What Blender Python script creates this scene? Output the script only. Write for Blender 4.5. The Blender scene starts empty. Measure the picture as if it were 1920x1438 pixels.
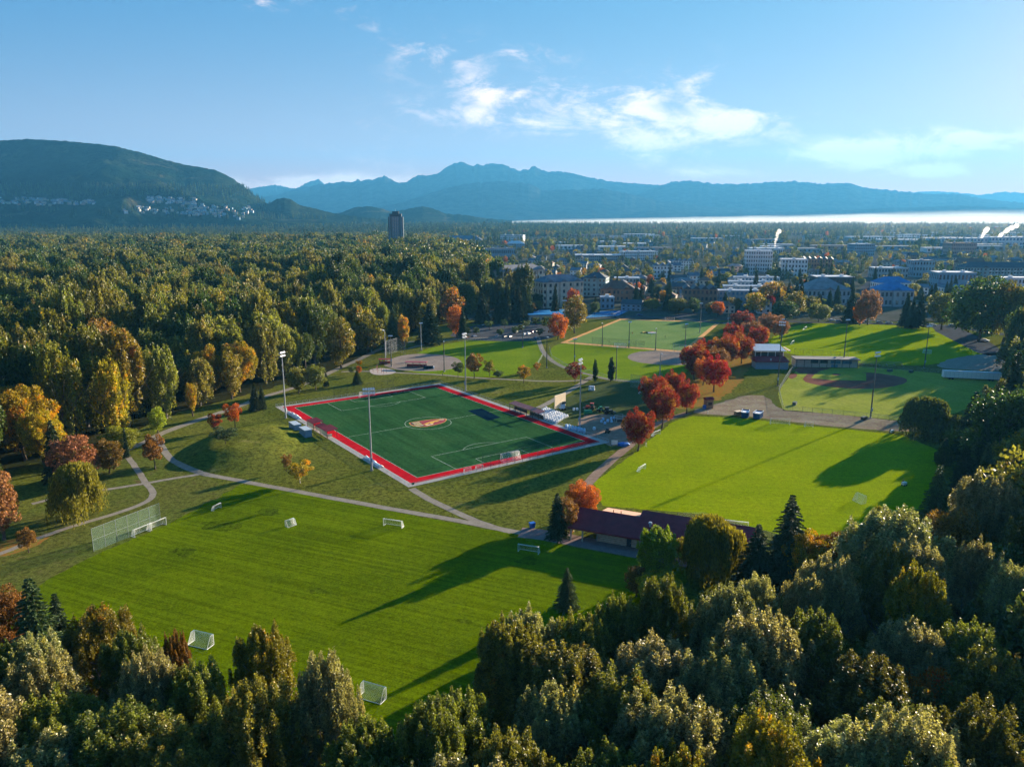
import bpy, math, random
import numpy as np
from mathutils import Vector, Matrix, noise as mn
random.seed(7); RG = np.random.default_rng(7)
R = math.radians
SC = bpy.context.scene
COL = SC.collection

# ------------------------------------------------------------------ camera, light, exposure
F0, HZ, CAMH = 1440.0, 402.0, 81.0          # photo focal length (px of 1920), horizon row, height above ground
PIT = math.atan((719-HZ)/F0)
cam = bpy.data.cameras.new('camera'); CAM = bpy.data.objects.new('camera', cam); COL.objects.link(CAM)
CAM.location = (0, 0, CAMH); CAM.rotation_euler = (math.pi/2-PIT, 0, 0)
cam.sensor_fit = 'HORIZONTAL'; cam.sensor_width = 36; cam.lens = 36*F0/1920; cam.clip_start = 1; cam.clip_end = 60000
SC.camera = CAM
SUN_EL, SUN_AZ = R(10.8), R(42.6)           # azimuth counted from +X towards +Y
sl = bpy.data.lights.new('sun', 'SUN'); sl.energy = 5.0; sl.angle = R(0.5); sl.color = (1.0, 0.83, 0.62)
SUN = bpy.data.objects.new('sun', sl); COL.objects.link(SUN)
SUN.rotation_euler = Vector((-math.cos(SUN_AZ)*math.cos(SUN_EL), -math.sin(SUN_AZ)*math.cos(SUN_EL), -math.sin(SUN_EL))).to_track_quat('-Z', 'Y').to_euler()
SC.view_settings.view_transform = 'Standard'; SC.view_settings.look = 'None'
SC.view_settings.exposure = 2.42; SC.view_settings.gamma = 1
HAZE_DENSITY = 0.000056
SKY_STRENGTH = 0.05
SKY_GAMMA = (1.1, 0.56, 0.28)      # clear autumn sky: hue shift of the physical sky towards deep blue overhead
SKY_TINT = (0.20, 0.70, 1.60)
FOG_COLOR = (.58, .62, .65)
HAZE_COLOR = (.080, .355, .67)
SC.render.engine = 'CYCLES'
cy = SC.cycles
cy.use_denoising = True
cy.max_bounces = 5; cy.diffuse_bounces = 2; cy.glossy_bounces = 2; cy.transmission_bounces = 3; cy.volume_bounces = 1
cy.transparent_max_bounces = 24
cy.use_adaptive_sampling = True; cy.adaptive_threshold = 0.02
cy.sample_clamp_indirect = 6

def pix_dir(px, py):
    dx = (px-960)/F0; dy = (719-py)/F0
    return Vector((dx, math.cos(PIT)+dy*math.sin(PIT), -math.sin(PIT)+dy*math.cos(PIT)))
def G(px, py, z=0.0):                       # photo pixel -> point on the level z
    d = pix_dir(px, py); t = (z-CAMH)/d.z
    return Vector((d.x*t, d.y*t, z))
def PJ(x, y, z=0.0):                        # point -> photo pixel
    dz = z-CAMH; w = y*math.cos(PIT)-dz*math.sin(PIT)
    return 960+F0*x/w, 719-F0*(y*math.sin(PIT)+dz*math.cos(PIT))/w
def HT(bx, by, ty):                         # height of something standing at (bx,by) whose top is at row ty
    g = G(bx, by); lo, hi = 0.0, 160.0
    for _ in range(40):
        m = (lo+hi)/2
        if PJ(g.x, g.y, m)[1] > ty: lo = m
        else: hi = m
    return lo
def MPX(by): return G(960, by).y/math.cos(PIT)/F0*0.98      # metres per photo pixel at ground row by

# ------------------------------------------------------------------ node helpers
class NT:
    def __init__(s, tree): s.t = tree; s.n = tree.nodes; s.l = tree.links; s.n.clear()
    def new(s, typ, **kw):
        n = s.n.new(typ)
        for k, v in kw.items():
            if k.startswith('i_'): s.put(n.inputs[k[2:].replace('_', ' ')], v)
            else: setattr(n, k, v)
        return n
    def put(s, inp, v):
        if hasattr(v, 'is_linked') or isinstance(v, bpy.types.NodeSocket): s.l.new(v, inp)
        else:
            if isinstance(v, (tuple, list)) and len(v) == 3 and inp.type == 'RGBA': v = (*v, 1)
            inp.default_value = v
    def m(s, op, a, b=0.0, c=0.0, clamp=False):
        n = s.n.new('ShaderNodeMath'); n.operation = op; n.use_clamp = clamp
        for i, v in enumerate((a, b, c)): s.put(n.inputs[i], v)
        return n.outputs[0]
    def mix(s, f, a, b, mode='MIX'):
        n = s.n.new('ShaderNodeMix'); n.data_type = 'RGBA'; n.blend_type = mode
        s.put(n.inputs[0], f); s.put(n.inputs[6], a); s.put(n.inputs[7], b)
        return n.outputs[2]
    def noise(s, vec, scale, detail=3, rough=0.55, dist=0.0):
        n = s.n.new('ShaderNodeTexNoise'); s.put(n.inputs['Vector'], vec); n.inputs['Scale'].default_value = scale
        n.inputs['Detail'].default_value = detail; n.inputs['Roughness'].default_value = rough; n.inputs['Distortion'].default_value = dist
        return n.outputs['Fac']
    def ramp(s, f, a, b, lo=0.0, hi=1.0):
        n = s.n.new('ShaderNodeMapRange'); n.clamp = True; n.interpolation_type = 'SMOOTHSTEP'
        s.put(n.inputs[0], f); n.inputs[1].default_value = a; n.inputs[2].default_value = b; n.inputs[3].default_value = lo; n.inputs[4].default_value = hi
        return n.outputs[0]
    def mapping(s, vec, rot=0.0, scale=(1, 1, 1)):
        n = s.n.new('ShaderNodeMapping'); s.put(n.inputs['Vector'], vec); n.inputs['Rotation'].default_value = (0, 0, rot); n.inputs['Scale'].default_value = scale
        return n.outputs[0]
def new_mat(name):
    m = bpy.data.materials.new(name); m.use_nodes = True
    return m, NT(m.node_tree)
MATS = {}
def plain(name, col, rough=0.7, var=0.12, scale=1.5, metal=0.0, spec=0.3):
    """painted, metal, plastic or masonry surface with mottled wear"""
    if name in MATS: return MATS[name]
    m, t = new_mat(name)
    tc = t.new('ShaderNodeTexCoord').outputs['Object']
    n = t.noise(tc, scale, 4, 0.6)
    dark = tuple(c*(1-var*1.6) for c in col); lite = tuple(min(1, c*(1+var)) for c in col)
    c = t.mix(t.ramp(n, 0.3, 0.7), dark, lite)
    b = t.new('ShaderNodeBsdfPrincipled', i_Roughness=rough, i_Metallic=metal)
    t.put(b.inputs['Base Color'], c); b.inputs['Specular IOR Level'].default_value = spec
    t.l.new(b.outputs[0], t.new('ShaderNodeOutputMaterial').inputs[0])
    MATS[name] = m; return m
def grass(name, a, b, c, stripe=None, fine=1.0, patch=None, tuft=0.25):
    """mown lawn: fine grain, broad mottling, optional mowing lines (angle, spacing, strength) and worn patches"""
    m, t = new_mat(name)
    pos = t.new('ShaderNodeNewGeometry').outputs['Position']
    n1 = t.noise(pos, 0.045, 4, 0.55); n2 = t.noise(pos, 0.35*fine, 5, 0.65); n3 = t.noise(pos, 2.6*fine, 3, 0.7)
    col = t.mix(t.ramp(n1, 0.32, 0.68), a, b)
    col = t.mix(t.m('MULTIPLY', t.ramp(n2, 0.5, 0.75), 0.55), col, c)
    if stripe:
        ang, sp, k = stripe
        v = t.mapping(t.mapping(pos, ang), 0.0, (0.012, 1.0/sp, 1))
        w = t.noise(v, 1.0, 4, 0.75)
        col = t.mix(t.ramp(w, 0.38, 0.62, 0, k), col, (0.0, 0.0, 0.0))
    if patch:
        p = t.ramp(t.noise(pos, 0.09, 3, 0.6, 0.4), 0.62, 0.74, 0, 0.6)
        col = t.mix(p, col, patch)
    col = t.mix(t.ramp(n3, 0.3, 0.7, 0.45, 0.0), col, (0.0, 0.0, 0.0))
    n4 = t.noise(pos, 0.75, 4, 0.75, 0.3); col = t.mix(t.ramp(n4, 0.36, 0.60, tuft, 0.0), col, (0.0, 0.0, 0.0))
    bs = t.new('ShaderNodeBsdfPrincipled', i_Roughness=0.85)
    t.put(bs.inputs['Base Color'], col); bs.inputs['Specular IOR Level'].default_value = 0.0
    bp = t.new('ShaderNodeBump', i_Strength=0.9, i_Distance=0.12); t.put(bp.inputs['Height'], t.noise(pos, 1.7*fine, 5, 0.75)); t.l.new(bp.outputs[0], bs.inputs['Normal'])
    t.l.new(bs.outputs[0], t.new('ShaderNodeOutputMaterial').inputs[0])
    MATS[name] = m; return m
def earth(name, a, b, scale=0.4, rough=0.95, specks=None):
    m, t = new_mat(name)
    pos = t.new('ShaderNodeNewGeometry').outputs['Position']
    n = t.noise(pos, scale, 6, 0.65); n2 = t.noise(pos, scale*9, 3, 0.7)
    col = t.mix(t.ramp(n, 0.3, 0.7), a, b); col = t.mix(t.ramp(n2, 0.3, 0.7, 0.3, 0), col, (0, 0, 0))
    if specks:
        col = t.mix(t.ramp(t.noise(pos, 0.8, 6, 0.7, 0.5), specks[1], specks[1]+0.1), col, specks[0])
    bs = t.new('ShaderNodeBsdfPrincipled', i_Roughness=rough); t.put(bs.inputs['Base Color'], col); bs.inputs['Specular IOR Level'].default_value = 0.0
    bp = t.new('ShaderNodeBump', i_Strength=0.5, i_Distance=0.05); t.put(bp.inputs['Height'], n2); t.l.new(bp.outputs[0], bs.inputs['Normal'])
    t.l.new(bs.outputs[0], t.new('ShaderNodeOutputMaterial').inputs[0])
    MATS[name] = m; return m
def leafmat(name, a, b, c=None, cfrac=0.0, trans=0.3, rough=0.5, spec=0.35, hue=0.16):
    """foliage: two leaf colours, per-leaf scatter, per-tree tint, clumps of a turned colour c"""
    m, t = new_mat(name)
    at = t.new('ShaderNodeAttribute', attribute_name='lv').outputs['Fac']
    oi = t.new('ShaderNodeObjectInfo').outputs['Random']
    tc = t.new('ShaderNodeTexCoord').outputs['Object']
    vo = t.new('ShaderNodeVectorMath', operation='ADD'); t.l.new(tc, vo.inputs[0])
    cb = t.new('ShaderNodeCombineXYZ'); t.put(cb.inputs[0], t.m('MULTIPLY', oi, 37.0)); t.put(cb.inputs[1], t.m('MULTIPLY', oi, 91.0)); t.l.new(cb.outputs[0], vo.inputs[1])
    n = t.noise(vo.outputs[0], 0.22, 3, 0.6)
    f = t.m('ADD', t.m('MULTIPLY', at, 0.55), t.m('MULTIPLY', t.m('SUBTRACT', n, 0.28), 1.0), clamp=True)
    col = t.mix(f, a, b)
    if c: col = t.mix(t.ramp(t.m('ADD', t.noise(vo.outputs[0], 0.35, 2, 0.5), t.m('MULTIPLY', at, 0.12)), 0.74-cfrac*0.5, 0.80-cfrac*0.5), col, c)
    hs = t.new('ShaderNodeHueSaturation'); t.put(hs.inputs['Color'], col)
    t.put(hs.inputs['Hue'], t.m('ADD', 0.5, t.m('MULTIPLY', t.m('SUBTRACT', oi, 0.5), hue*0.35)))
    t.put(hs.inputs['Value'], t.m('MULTIPLY', t.m('ADD', 0.80, t.m('MULTIPLY', t.m('FRACT', t.m('MULTIPLY', oi, 17.3)), 0.45)), t.m('ADD', 0.45, t.m('MULTIPLY', t.m('FRACT', t.m('MULTIPLY', at, 7.7)), 1.15))))
    bs = t.new('ShaderNodeBsdfPrincipled', i_Roughness=rough); t.l.new(hs.outputs[0], bs.inputs['Base Color']); bs.inputs['Specular IOR Level'].default_value = spec
    tr = t.new('ShaderNodeBsdfTranslucent')
    gm = t.mix(1.0, hs.outputs[0], (1.0, 1.0, 0.55), 'MULTIPLY'); t.l.new(gm, tr.inputs[0])
    mx = t.new('ShaderNodeMixShader'); mx.inputs[0].default_value = trans; t.l.new(bs.outputs[0], mx.inputs[1]); t.l.new(tr.outputs[0], mx.inputs[2])
    t.l.new(mx.outputs[0], t.new('ShaderNodeOutputMaterial').inputs[0])
    MATS[name] = m; return m
def meshy(name, col, cell, wire):
    """chain link or netting: thin strands in a diagonal weave, open in between"""
    m, t = new_mat(name)
    uv = t.new('ShaderNodeTexCoord').outputs['UV']
    sp = t.new('ShaderNodeSeparateXYZ'); t.l.new(uv, sp.inputs[0])
    s1 = t.m('FRACT', t.m('MULTIPLY', t.m('ADD', sp.outputs[0], sp.outputs[1]), 1/cell)); s2 = t.m('FRACT', t.m('MULTIPLY', t.m('SUBTRACT', sp.outputs[0], sp.outputs[1]), 1/cell))
    f = t.m('MAXIMUM', t.m('LESS_THAN', s1, wire), t.m('LESS_THAN', s2, wire))
    tr = t.new('ShaderNodeBsdfTransparent'); df = t.new('ShaderNodeBsdfDiffuse'); t.put(df.inputs[0], col)
    mx = t.new('ShaderNodeMixShader'); t.put(mx.inputs[0], f); t.l.new(tr.outputs[0], mx.inputs[1]); t.l.new(df.outputs[0], mx.inputs[2])
    t.l.new(mx.outputs[0], t.new('ShaderNodeOutputMaterial').inputs[0])
    MATS[name] = m; return m

# ------------------------------------------------------------------ world: daylight sky with thin high cloud
def uvdir(px, py):
    d = pix_dir(px, py); return d.x/d.y, d.z/d.y
def make_world():
    w = bpy.data.worlds.new('World'); SC.world = w; w.use_nodes = True
    t = NT(w.node_tree)
    sky = t.new('ShaderNodeTexSky', sky_type='NISHITA', sun_disc=False, sun_elevation=SUN_EL, sun_rotation=math.pi/2-SUN_AZ, air_density=1.0, dust_density=0.6, ozone_density=2.5, altitude=50)
    d = t.new('ShaderNodeTexCoord').outputs['Generated']
    sp = t.new('ShaderNodeSeparateXYZ'); t.l.new(d, sp.inputs[0])
    y = t.m('MAXIMUM', t.m('ABSOLUTE', sp.outputs[1]), 0.05)
    u = t.m('DIVIDE', sp.outputs[0], y); v = t.m('DIVIDE', sp.outputs[2], y)
    cb = t.new('ShaderNodeCombineXYZ'); t.l.new(u, cb.inputs[0]); t.l.new(v, cb.inputs[1])
    clouds = [  # cx, cy, half width, half height, slope, strength
        (820, 112, 95, 42, 0.1, .42), (930, 178, 85, 34, 0.18, .75), (950, 225, 170, 24, 0.10, .72), (1110, 205, 130, 50, 0.2, .62), (1195, 245, 95, 60, 0.2, .9),
        (1190, 185, 75, 36, -0.1, .6), (1375, 236, 90, 33, -0.1, 1.15), (1320, 195, 60, 60, 0.6, .55), (1285, 245, 90, 40, 0.1, .65), (1660, 282, 150, 30, -0.06, 1.5), (1850, 262, 140, 18, -0.05, 1.2),
        (1750, 318, 95, 16, 0.0, 1.2), (755, 235, 100, 30, 0.1, .3), (690, 40, 90, 55, 0.4, .22), (480, 5, 60, 16, 0.1, .5), (990, 100, 75, 15, 0.1, .4), (1330, 160, 35, 28, .5, .42),
        (600, 345, 230, 20, -0.02, .85), (1000, 330, 500, 22, 0.0, .25), (1300, 325, 140, 14, 0.02, .5), (740, 295, 110, 20, 0.05, .3), (1470, 250, 60, 30, .3, .35)]
    acc = None
    for cx, cy_, sx, sy, sl_, st in clouds:
        u0, v0 = uvdir(cx, cy_); su, sv = sx/F0, sy/F0
        du = t.m('SUBTRACT', u, u0); dv = t.m('ADD', t.m('SUBTRACT', v, v0), t.m('MULTIPLY', du, sl_))
        q = t.m('ADD', t.m('POWER', t.m('ABSOLUTE', t.m('DIVIDE', du, su)), 2.0), t.m('POWER', t.m('ABSOLUTE', t.m('DIVIDE', dv, sv)), 2.0))
        g = t.m('MULTIPLY', t.m('EXPONENT', t.m('MULTIPLY', q, -1.1)), st)
        acc = g if acc is None else t.m('MAXIMUM', acc, g)
    mp = t.mapping(cb.outputs[0], 0.12, (1.0, 2.6, 1))
    wn = t.new('ShaderNodeTexNoise'); t.put(wn.inputs['Vector'], mp); wn.inputs['Scale'].default_value = 9; wn.inputs['Detail'].default_value = 9; wn.inputs['Roughness'].default_value = .62; wn.inputs['Distortion'].default_value = .9
    n2 = t.noise(t.mapping(cb.outputs[0], -0.25, (1.0, 1.9, 1)), 34, 7, 0.7, 0.6)
    nn = t.m('ADD', t.m('MULTIPLY', wn.outputs['Fac'], 0.65), t.m('MULTIPLY', n2, 0.35))
    # cloud = envelope pushed through the wispy noise
    cl = t.ramp(t.m('ADD', t.m('MULTIPLY', acc, 0.31), t.m('MULTIPLY', t.m('SUBTRACT', nn, 0.5), 1.7)), 0.02, 0.36, 0.0, 1.0)
    cl = t.m('MULTIPLY', cl, t.m('MINIMUM', t.m('MULTIPLY', acc, 1.7), 0.95))
    sc_ = t.new('ShaderNodeSeparateColor'); t.l.new(sky.outputs[0], sc_.inputs[0]); cc = t.new('ShaderNodeCombineColor')
    for i in range(3): t.put(cc.inputs[i], t.m('MULTIPLY', t.m('POWER', sc_.outputs[i], SKY_GAMMA[i]), SKY_TINT[i]))
    tint = cc.outputs[0]
    # paler air low over the horizon
    low = t.m('MULTIPLY', t.m('EXPONENT', t.m('MULTIPLY', t.m('MAXIMUM', v, 0.0), -12.5)), 0.90)
    tint = t.mix(low, tint, (7.2, 3.1, 2.0))
    col = t.mix(cl, tint, (6.8, 5.1, 4.4))
    bg = t.new('ShaderNodeBackground'); t.l.new(col, bg.inputs[0]); bg.inputs[1].default_value = SKY_STRENGTH
    t.l.new(bg.outputs[0], t.new('ShaderNodeOutputWorld').inputs[0])
make_world()

# ------------------------------------------------------------------ object helpers
def tag(o, label=None, cat=None, group=None, kind=None):
    if label: o['label'] = label
    if cat: o['category'] = cat
    if group: o['group'] = group
    if kind: o['kind'] = kind
    return o
def thing(name, label, cat, loc=(0, 0, 0), rz=0.0, group=None, s=None):
    o = bpy.data.objects.new(name, None); COL.objects.link(o); o.location = loc; o.rotation_euler = (0, 0, rz)
    o.empty_display_size = 0.5
    if s: o.scale = (s, s, s) if not isinstance(s, tuple) else s
    return tag(o, label, cat, group)
def link(name, data, parent=None, mat=None, loc=None, rot=None, scale=None):
    o = bpy.data.objects.new(name, data); COL.objects.link(o)
    if parent: o.parent = parent
    if mat is not None:
        if not data.materials: data.materials.append(None)
        o.material_slots[0].link = 'OBJECT'; o.material_slots[0].material = mat
    if loc is not None: o.location = loc
    if rot is not None: o.rotation_euler = rot
    if scale is not None: o.scale = scale
    return o
def copy_tree(o, parent=None):
    c = o.copy(); COL.objects.link(c)
    if parent: c.parent = parent
    for ch in list(o.children): copy_tree(ch, c)
    return c
class MB:
    """collects simple solids into one mesh"""
    def __init__(s): s.v = []; s.f = []
    def add(s, vs, fs):
        b = len(s.v); s.v += [tuple(v) for v in vs]; s.f += [tuple(b+i for i in f) for f in fs]; return s
    def box(s, x0, x1, y0, y1, z0, z1, rot=None, piv=(0, 0, 0)):
        vs = [Vector((x, y, z)) for z in (z0, z1) for y in (y0, y1) for x in (x0, x1)]
        if rot is not None: vs = [rot @ v + Vector(piv) for v in vs]
        return s.add(vs, [(0, 2, 3, 1), (4, 5, 7, 6), (0, 1, 5, 4), (2, 6, 7, 3), (0, 4, 6, 2), (1, 3, 7, 5)])
    def tube(s, a, b, r0, r1=None, n=6, cap=True):
        a, b = Vector(a), Vector(b); r1 = r0 if r1 is None else r1
        d = (b-a).normalized(); u = d.orthogonal().normalized(); w = d.cross(u)
        vs = [p+(u*math.cos(k*math.tau/n)+w*math.sin(k*math.tau/n))*r for p, r in ((a, r0), (b, r1)) for k in range(n)]
        fs = [(k, (k+1) % n, n+(k+1) % n, n+k) for k in range(n)]
        if cap: fs += [tuple(range(n-1, -1, -1)), tuple(range(n, 2*n))]
        return s.add(vs, fs)
    def path(s, pts, rads, n=6):
        for i in range(len(pts)-1): s.tube(pts[i], pts[i+1], rads[i], rads[i+1], n, cap=(i == len(pts)-2))
        return s
    def prism(s, poly, z0, z1):
        n = len(poly)
        return s.add([(p[0], p[1], z0) for p in poly]+[(p[0], p[1], z1) for p in poly], [tuple(range(n-1, -1, -1)), tuple(range(n, 2*n))]+[(k, (k+1) % n, n+(k+1) % n, n+k) for k in range(n)])
    def gable(s, x0, x1, y0, y1, z0, z1, hip=0.0, th=0.25):
        """ridge along x; hip = how far the ridge ends are pulled in"""
        ym = (y0+y1)/2
        vs = [(x0, y0, z0), (x1, y0, z0), (x1, y1, z0), (x0, y1, z0), (x0+hip, ym, z1), (x1-hip, ym, z1)]
        lo = [(x, y, z0-th) for x, y, z in vs[:4]]
        return s.add(vs+lo, [(0, 1, 5, 4), (2, 3, 4, 5), (1, 2, 5), (3, 0, 4), (6, 7, 1, 0), (7, 8, 2, 1), (8, 9, 3, 2), (9, 6, 0, 3), (9, 8, 7, 6)])
    def blob(s, c, r, sub=1, j=0.15):
        bm_v, bm_f = ICO[sub]
        rr = r if isinstance(r, tuple) else (r, r, r)
        return s.add([(c[0]+v[0]*rr[0]*(1+random.uniform(-j, j)), c[1]+v[1]*rr[1]*(1+random.uniform(-j, j)), c[2]+v[2]*rr[2]*(1+random.uniform(-j, j))) for v in bm_v], bm_f)
    def data(s, name, mat=None, smooth=False):
        me = bpy.data.meshes.new(name); me.from_pydata(s.v, [], s.f); me.update()
        if mat: me.materials.append(mat)
        if smooth: me.shade_smooth()
        return me
    def obj(s, name, mat=None, parent=None, smooth=False, loc=None, rz=None):
        return link(name, s.data(name, mat, smooth), parent, None, loc, (0, 0, rz) if rz is not None else None)
import bmesh
ICO = {}
for sub in (1, 2):
    bm = bmesh.new(); bmesh.ops.create_icosphere(bm, subdivisions=sub, radius=1)
    ICO[sub] = ([tuple(v.co) for v in bm.verts], [tuple(v.index for v in f.verts) for f in bm.faces]); bm.free()
def npmesh(name, V, Fc, lv=None, uv=None):
    """numpy verts (N,3) and quads/tris (M,k) -> mesh"""
    me = bpy.data.meshes.new(name); k = Fc.shape[1]
    me.vertices.add(len(V)); me.vertices.foreach_set('co', V.astype(np.float32).ravel())
    me.loops.add(Fc.size); me.loops.foreach_set('vertex_index', Fc.astype(np.int32).ravel())
    me.polygons.add(len(Fc)); me.polygons.foreach_set('loop_start', np.arange(0, Fc.size, k, dtype=np.int32))
    me.update(calc_edges=True)
    if lv is not None:
        a = me.attributes.new('lv', 'FLOAT', 'POINT'); a.data.foreach_set('value', lv.astype(np.float32))
    if uv is not None:
        u = me.uv_layers.new(name='UVMap'); u.data.foreach_set('uv', uv[Fc.ravel()].astype(np.float32).ravel())
    return me

# ------------------------------------------------------------------ materials
grass('field_grass', (0.130, 0.200, 0.001), (0.178, 0.258, 0.001), (0.225, 0.285, 0.004), stripe=(R(23), 1.1, 0.30))
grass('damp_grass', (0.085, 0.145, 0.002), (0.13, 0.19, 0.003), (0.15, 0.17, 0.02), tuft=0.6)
grass('bright_grass', (0.28, 0.385, 0.001), (0.345, 0.44, 0.002), (0.38, 0.41, 0.012), stripe=(R(8), 1.6, 0.10))
grass('park_grass', (0.15, 0.18, 0.025), (0.21, 0.22, 0.035), (0.07, 0.11, 0.015), patch=(0.30, 0.27, 0.10), tuft=0.6)
grass('rough_grass', (0.17, 0.18, 0.035), (0.15, 0.19, 0.03), (0.20, 0.15, 0.06), patch=(0.26, 0.16, 0.08), tuft=0.5)
grass('ball_grass', (0.19, 0.30, 0.010), (0.25, 0.35, 0.015), (0.28, 0.34, 0.04), stripe=(R(-25), 3.0, 0.10))
grass('pale_grass', (0.34, 0.40, 0.05), (0.44, 0.47, 0.08), (0.50, 0.50, 0.14), stripe=(R(70), 2.6, 0.12))
TURF_A = math.atan2(*(G(777, 895)-G(552, 763)).yx)
grass('turf', (0.036, 0.130, 0.040), (0.056, 0.160, 0.048), (0.080, 0.17, 0.06), stripe=(-TURF_A, 4.6, 0.26))
grass('far_turf', (0.20, 0.32, 0.09), (0.25, 0.36, 0.11), (0.27, 0.37, 0.12))
grass('worn_turf', (0.09, 0.12, 0.035), (0.12, 0.14, 0.05), (0.15, 0.14, 0.07))
grass('woodland_floor', (0.035, 0.045, 0.015), (0.06, 0.055, 0.02), (0.03, 0.04, 0.012))
grass('town_ground', (0.09, 0.10, 0.07), (0.14, 0.14, 0.12), (0.07, 0.10, 0.04), fine=0.15)
earth('path_gravel', (0.27, 0.24, 0.19), (0.36, 0.32, 0.26))
earth('dirt_path', (0.26, 0.18, 0.13), (0.36, 0.26, 0.19))
earth('track_dirt', (0.33, 0.28, 0.20), (0.24, 0.17, 0.12), 0.12, specks=((0.30, 0.31, 0.13), 0.54))
earth('diamond_grey', (0.27, 0.22, 0.18), (0.34, 0.28, 0.23), 0.1)
earth('diamond_red', (0.20, 0.085, 0.06), (0.26, 0.12, 0.085), 0.12)
earth('asphalt', (0.07, 0.075, 0.085), (0.11, 0.115, 0.12), 0.25)
earth('concrete', (0.42, 0.40, 0.37), (0.52, 0.50, 0.46), 0.3)
earth('paving', (0.24, 0.17, 0.15), (0.30, 0.22, 0.20), 0.5)
earth('leaf_litter', (0.34, 0.13, 0.03), (0.28, 0.20, 0.04), 0.6, specks=((0.14, 0.17, 0.03), 0.5))
earth('play_gravel', (0.48, 0.40, 0.33), (0.56, 0.48, 0.42), 0.6)
plain('red_rubber', (0.50, 0.012, 0.02), 1.0, 0.12, 0.3, spec=0)
plain('orange_rubber', (0.66, 0.36, 0.14), 1.0, 0.1, 0.2, spec=0)
plain('line_white', (0.50, 0.58, 0.48), 1.0, 0.15, 0.8, spec=0)
plain('white_paint', (0.78, 0.80, 0.80), 0.45, 0.05)
plain('galvanised', (0.42, 0.46, 0.50), 0.45, 0.1, 2, 0.5)
plain('dark_steel', (0.06, 0.08, 0.08), 0.5, 0.2)
plain('maroon_roof', (0.24, 0.035, 0.045), 0.7, 0.12, 0.6, spec=0.1)
plain('maroon_light', (0.30, 0.05, 0.06), 0.5, 0.1)
plain('shed_blue', (0.24, 0.34, 0.42), 0.5, 0.08)
plain('shed_roof', (0.48, 0.55, 0.60), 0.4, 0.08)
plain('cream_panel', (0.78, 0.62, 0.42), 0.6, 0.06)
plain('cream_block', (0.52, 0.45, 0.36), 0.85, 0.1)
plain('timber', (0.36, 0.22, 0.12), 0.8, 0.2)
plain('dark_timber', (0.07, 0.05, 0.04), 0.8, 0.2)
plain('glass_dark', (0.03, 0.05, 0.07), 0.15, 0.2, spec=0.6)
plain('glass_blue', (0.10, 0.22, 0.33), 0.15, 0.2, spec=0.6)
plain('bag_white', (0.78, 0.80, 0.82), 0.6, 0.08, 3)
plain('bag_blue', (0.45, 0.62, 0.80), 0.6, 0.1, 3)
plain('skip_blue', (0.02, 0.09, 0.24), 0.45, 0.15)
plain('bin_blue', (0.02, 0.16, 0.55), 0.45, 0.15)
plain('tractor_red', (0.45, 0.04, 0.02), 0.4, 0.1)
plain('tractor_green', (0.02, 0.22, 0.10), 0.4, 0.1)
plain('tyre', (0.02, 0.02, 0.02), 0.9, 0.1)
plain('bark', (0.10, 0.075, 0.055), 0.95, 0.25, 2)
plain('pale_bark', (0.50, 0.47, 0.42), 0.9, 0.25, 2)
plain('grey_bark', (0.20, 0.18, 0.16), 0.9, 0.25, 2)
plain('skin', (0.45, 0.28, 0.2), 0.6, 0.05)
plain('cloth_dark', (0.03, 0.035, 0.05), 0.9, 0.1)
plain('cloth_white', (0.7, 0.7, 0.7), 0.9, 0.1)
plain('cloth_red', (0.45, 0.05, 0.04), 0.9, 0.1)
plain('crest_maroon', (0.30, 0.02, 0.035), 0.8, 0.1); plain('crest_gold', (0.75, 0.42, 0.05), 0.8, 0.1); plain('crest_black', (0.02, 0.02, 0.02), 0.8, 0.1); plain('crest_cream', (0.7, 0.62, 0.4), 0.8, .1)
plain('cover_navy', (0.004, 0.018, 0.035), 1.0, 0.1, spec=0)
plain('court_blue', (0.05, 0.22, 0.45), 1.0, 0.08, spec=0)
meshy('chain_link', (0.40, 0.43, 0.45), 0.30, 0.085)
meshy('chain_link_dark', (0.05, 0.08, 0.08), 0.30, 0.07)
meshy('net_green', (0.22, 0.34, 0.26), 0.35, 0.15)
meshy('goal_net', (0.75, 0.78, 0.78), 0.30, 0.12)
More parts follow.
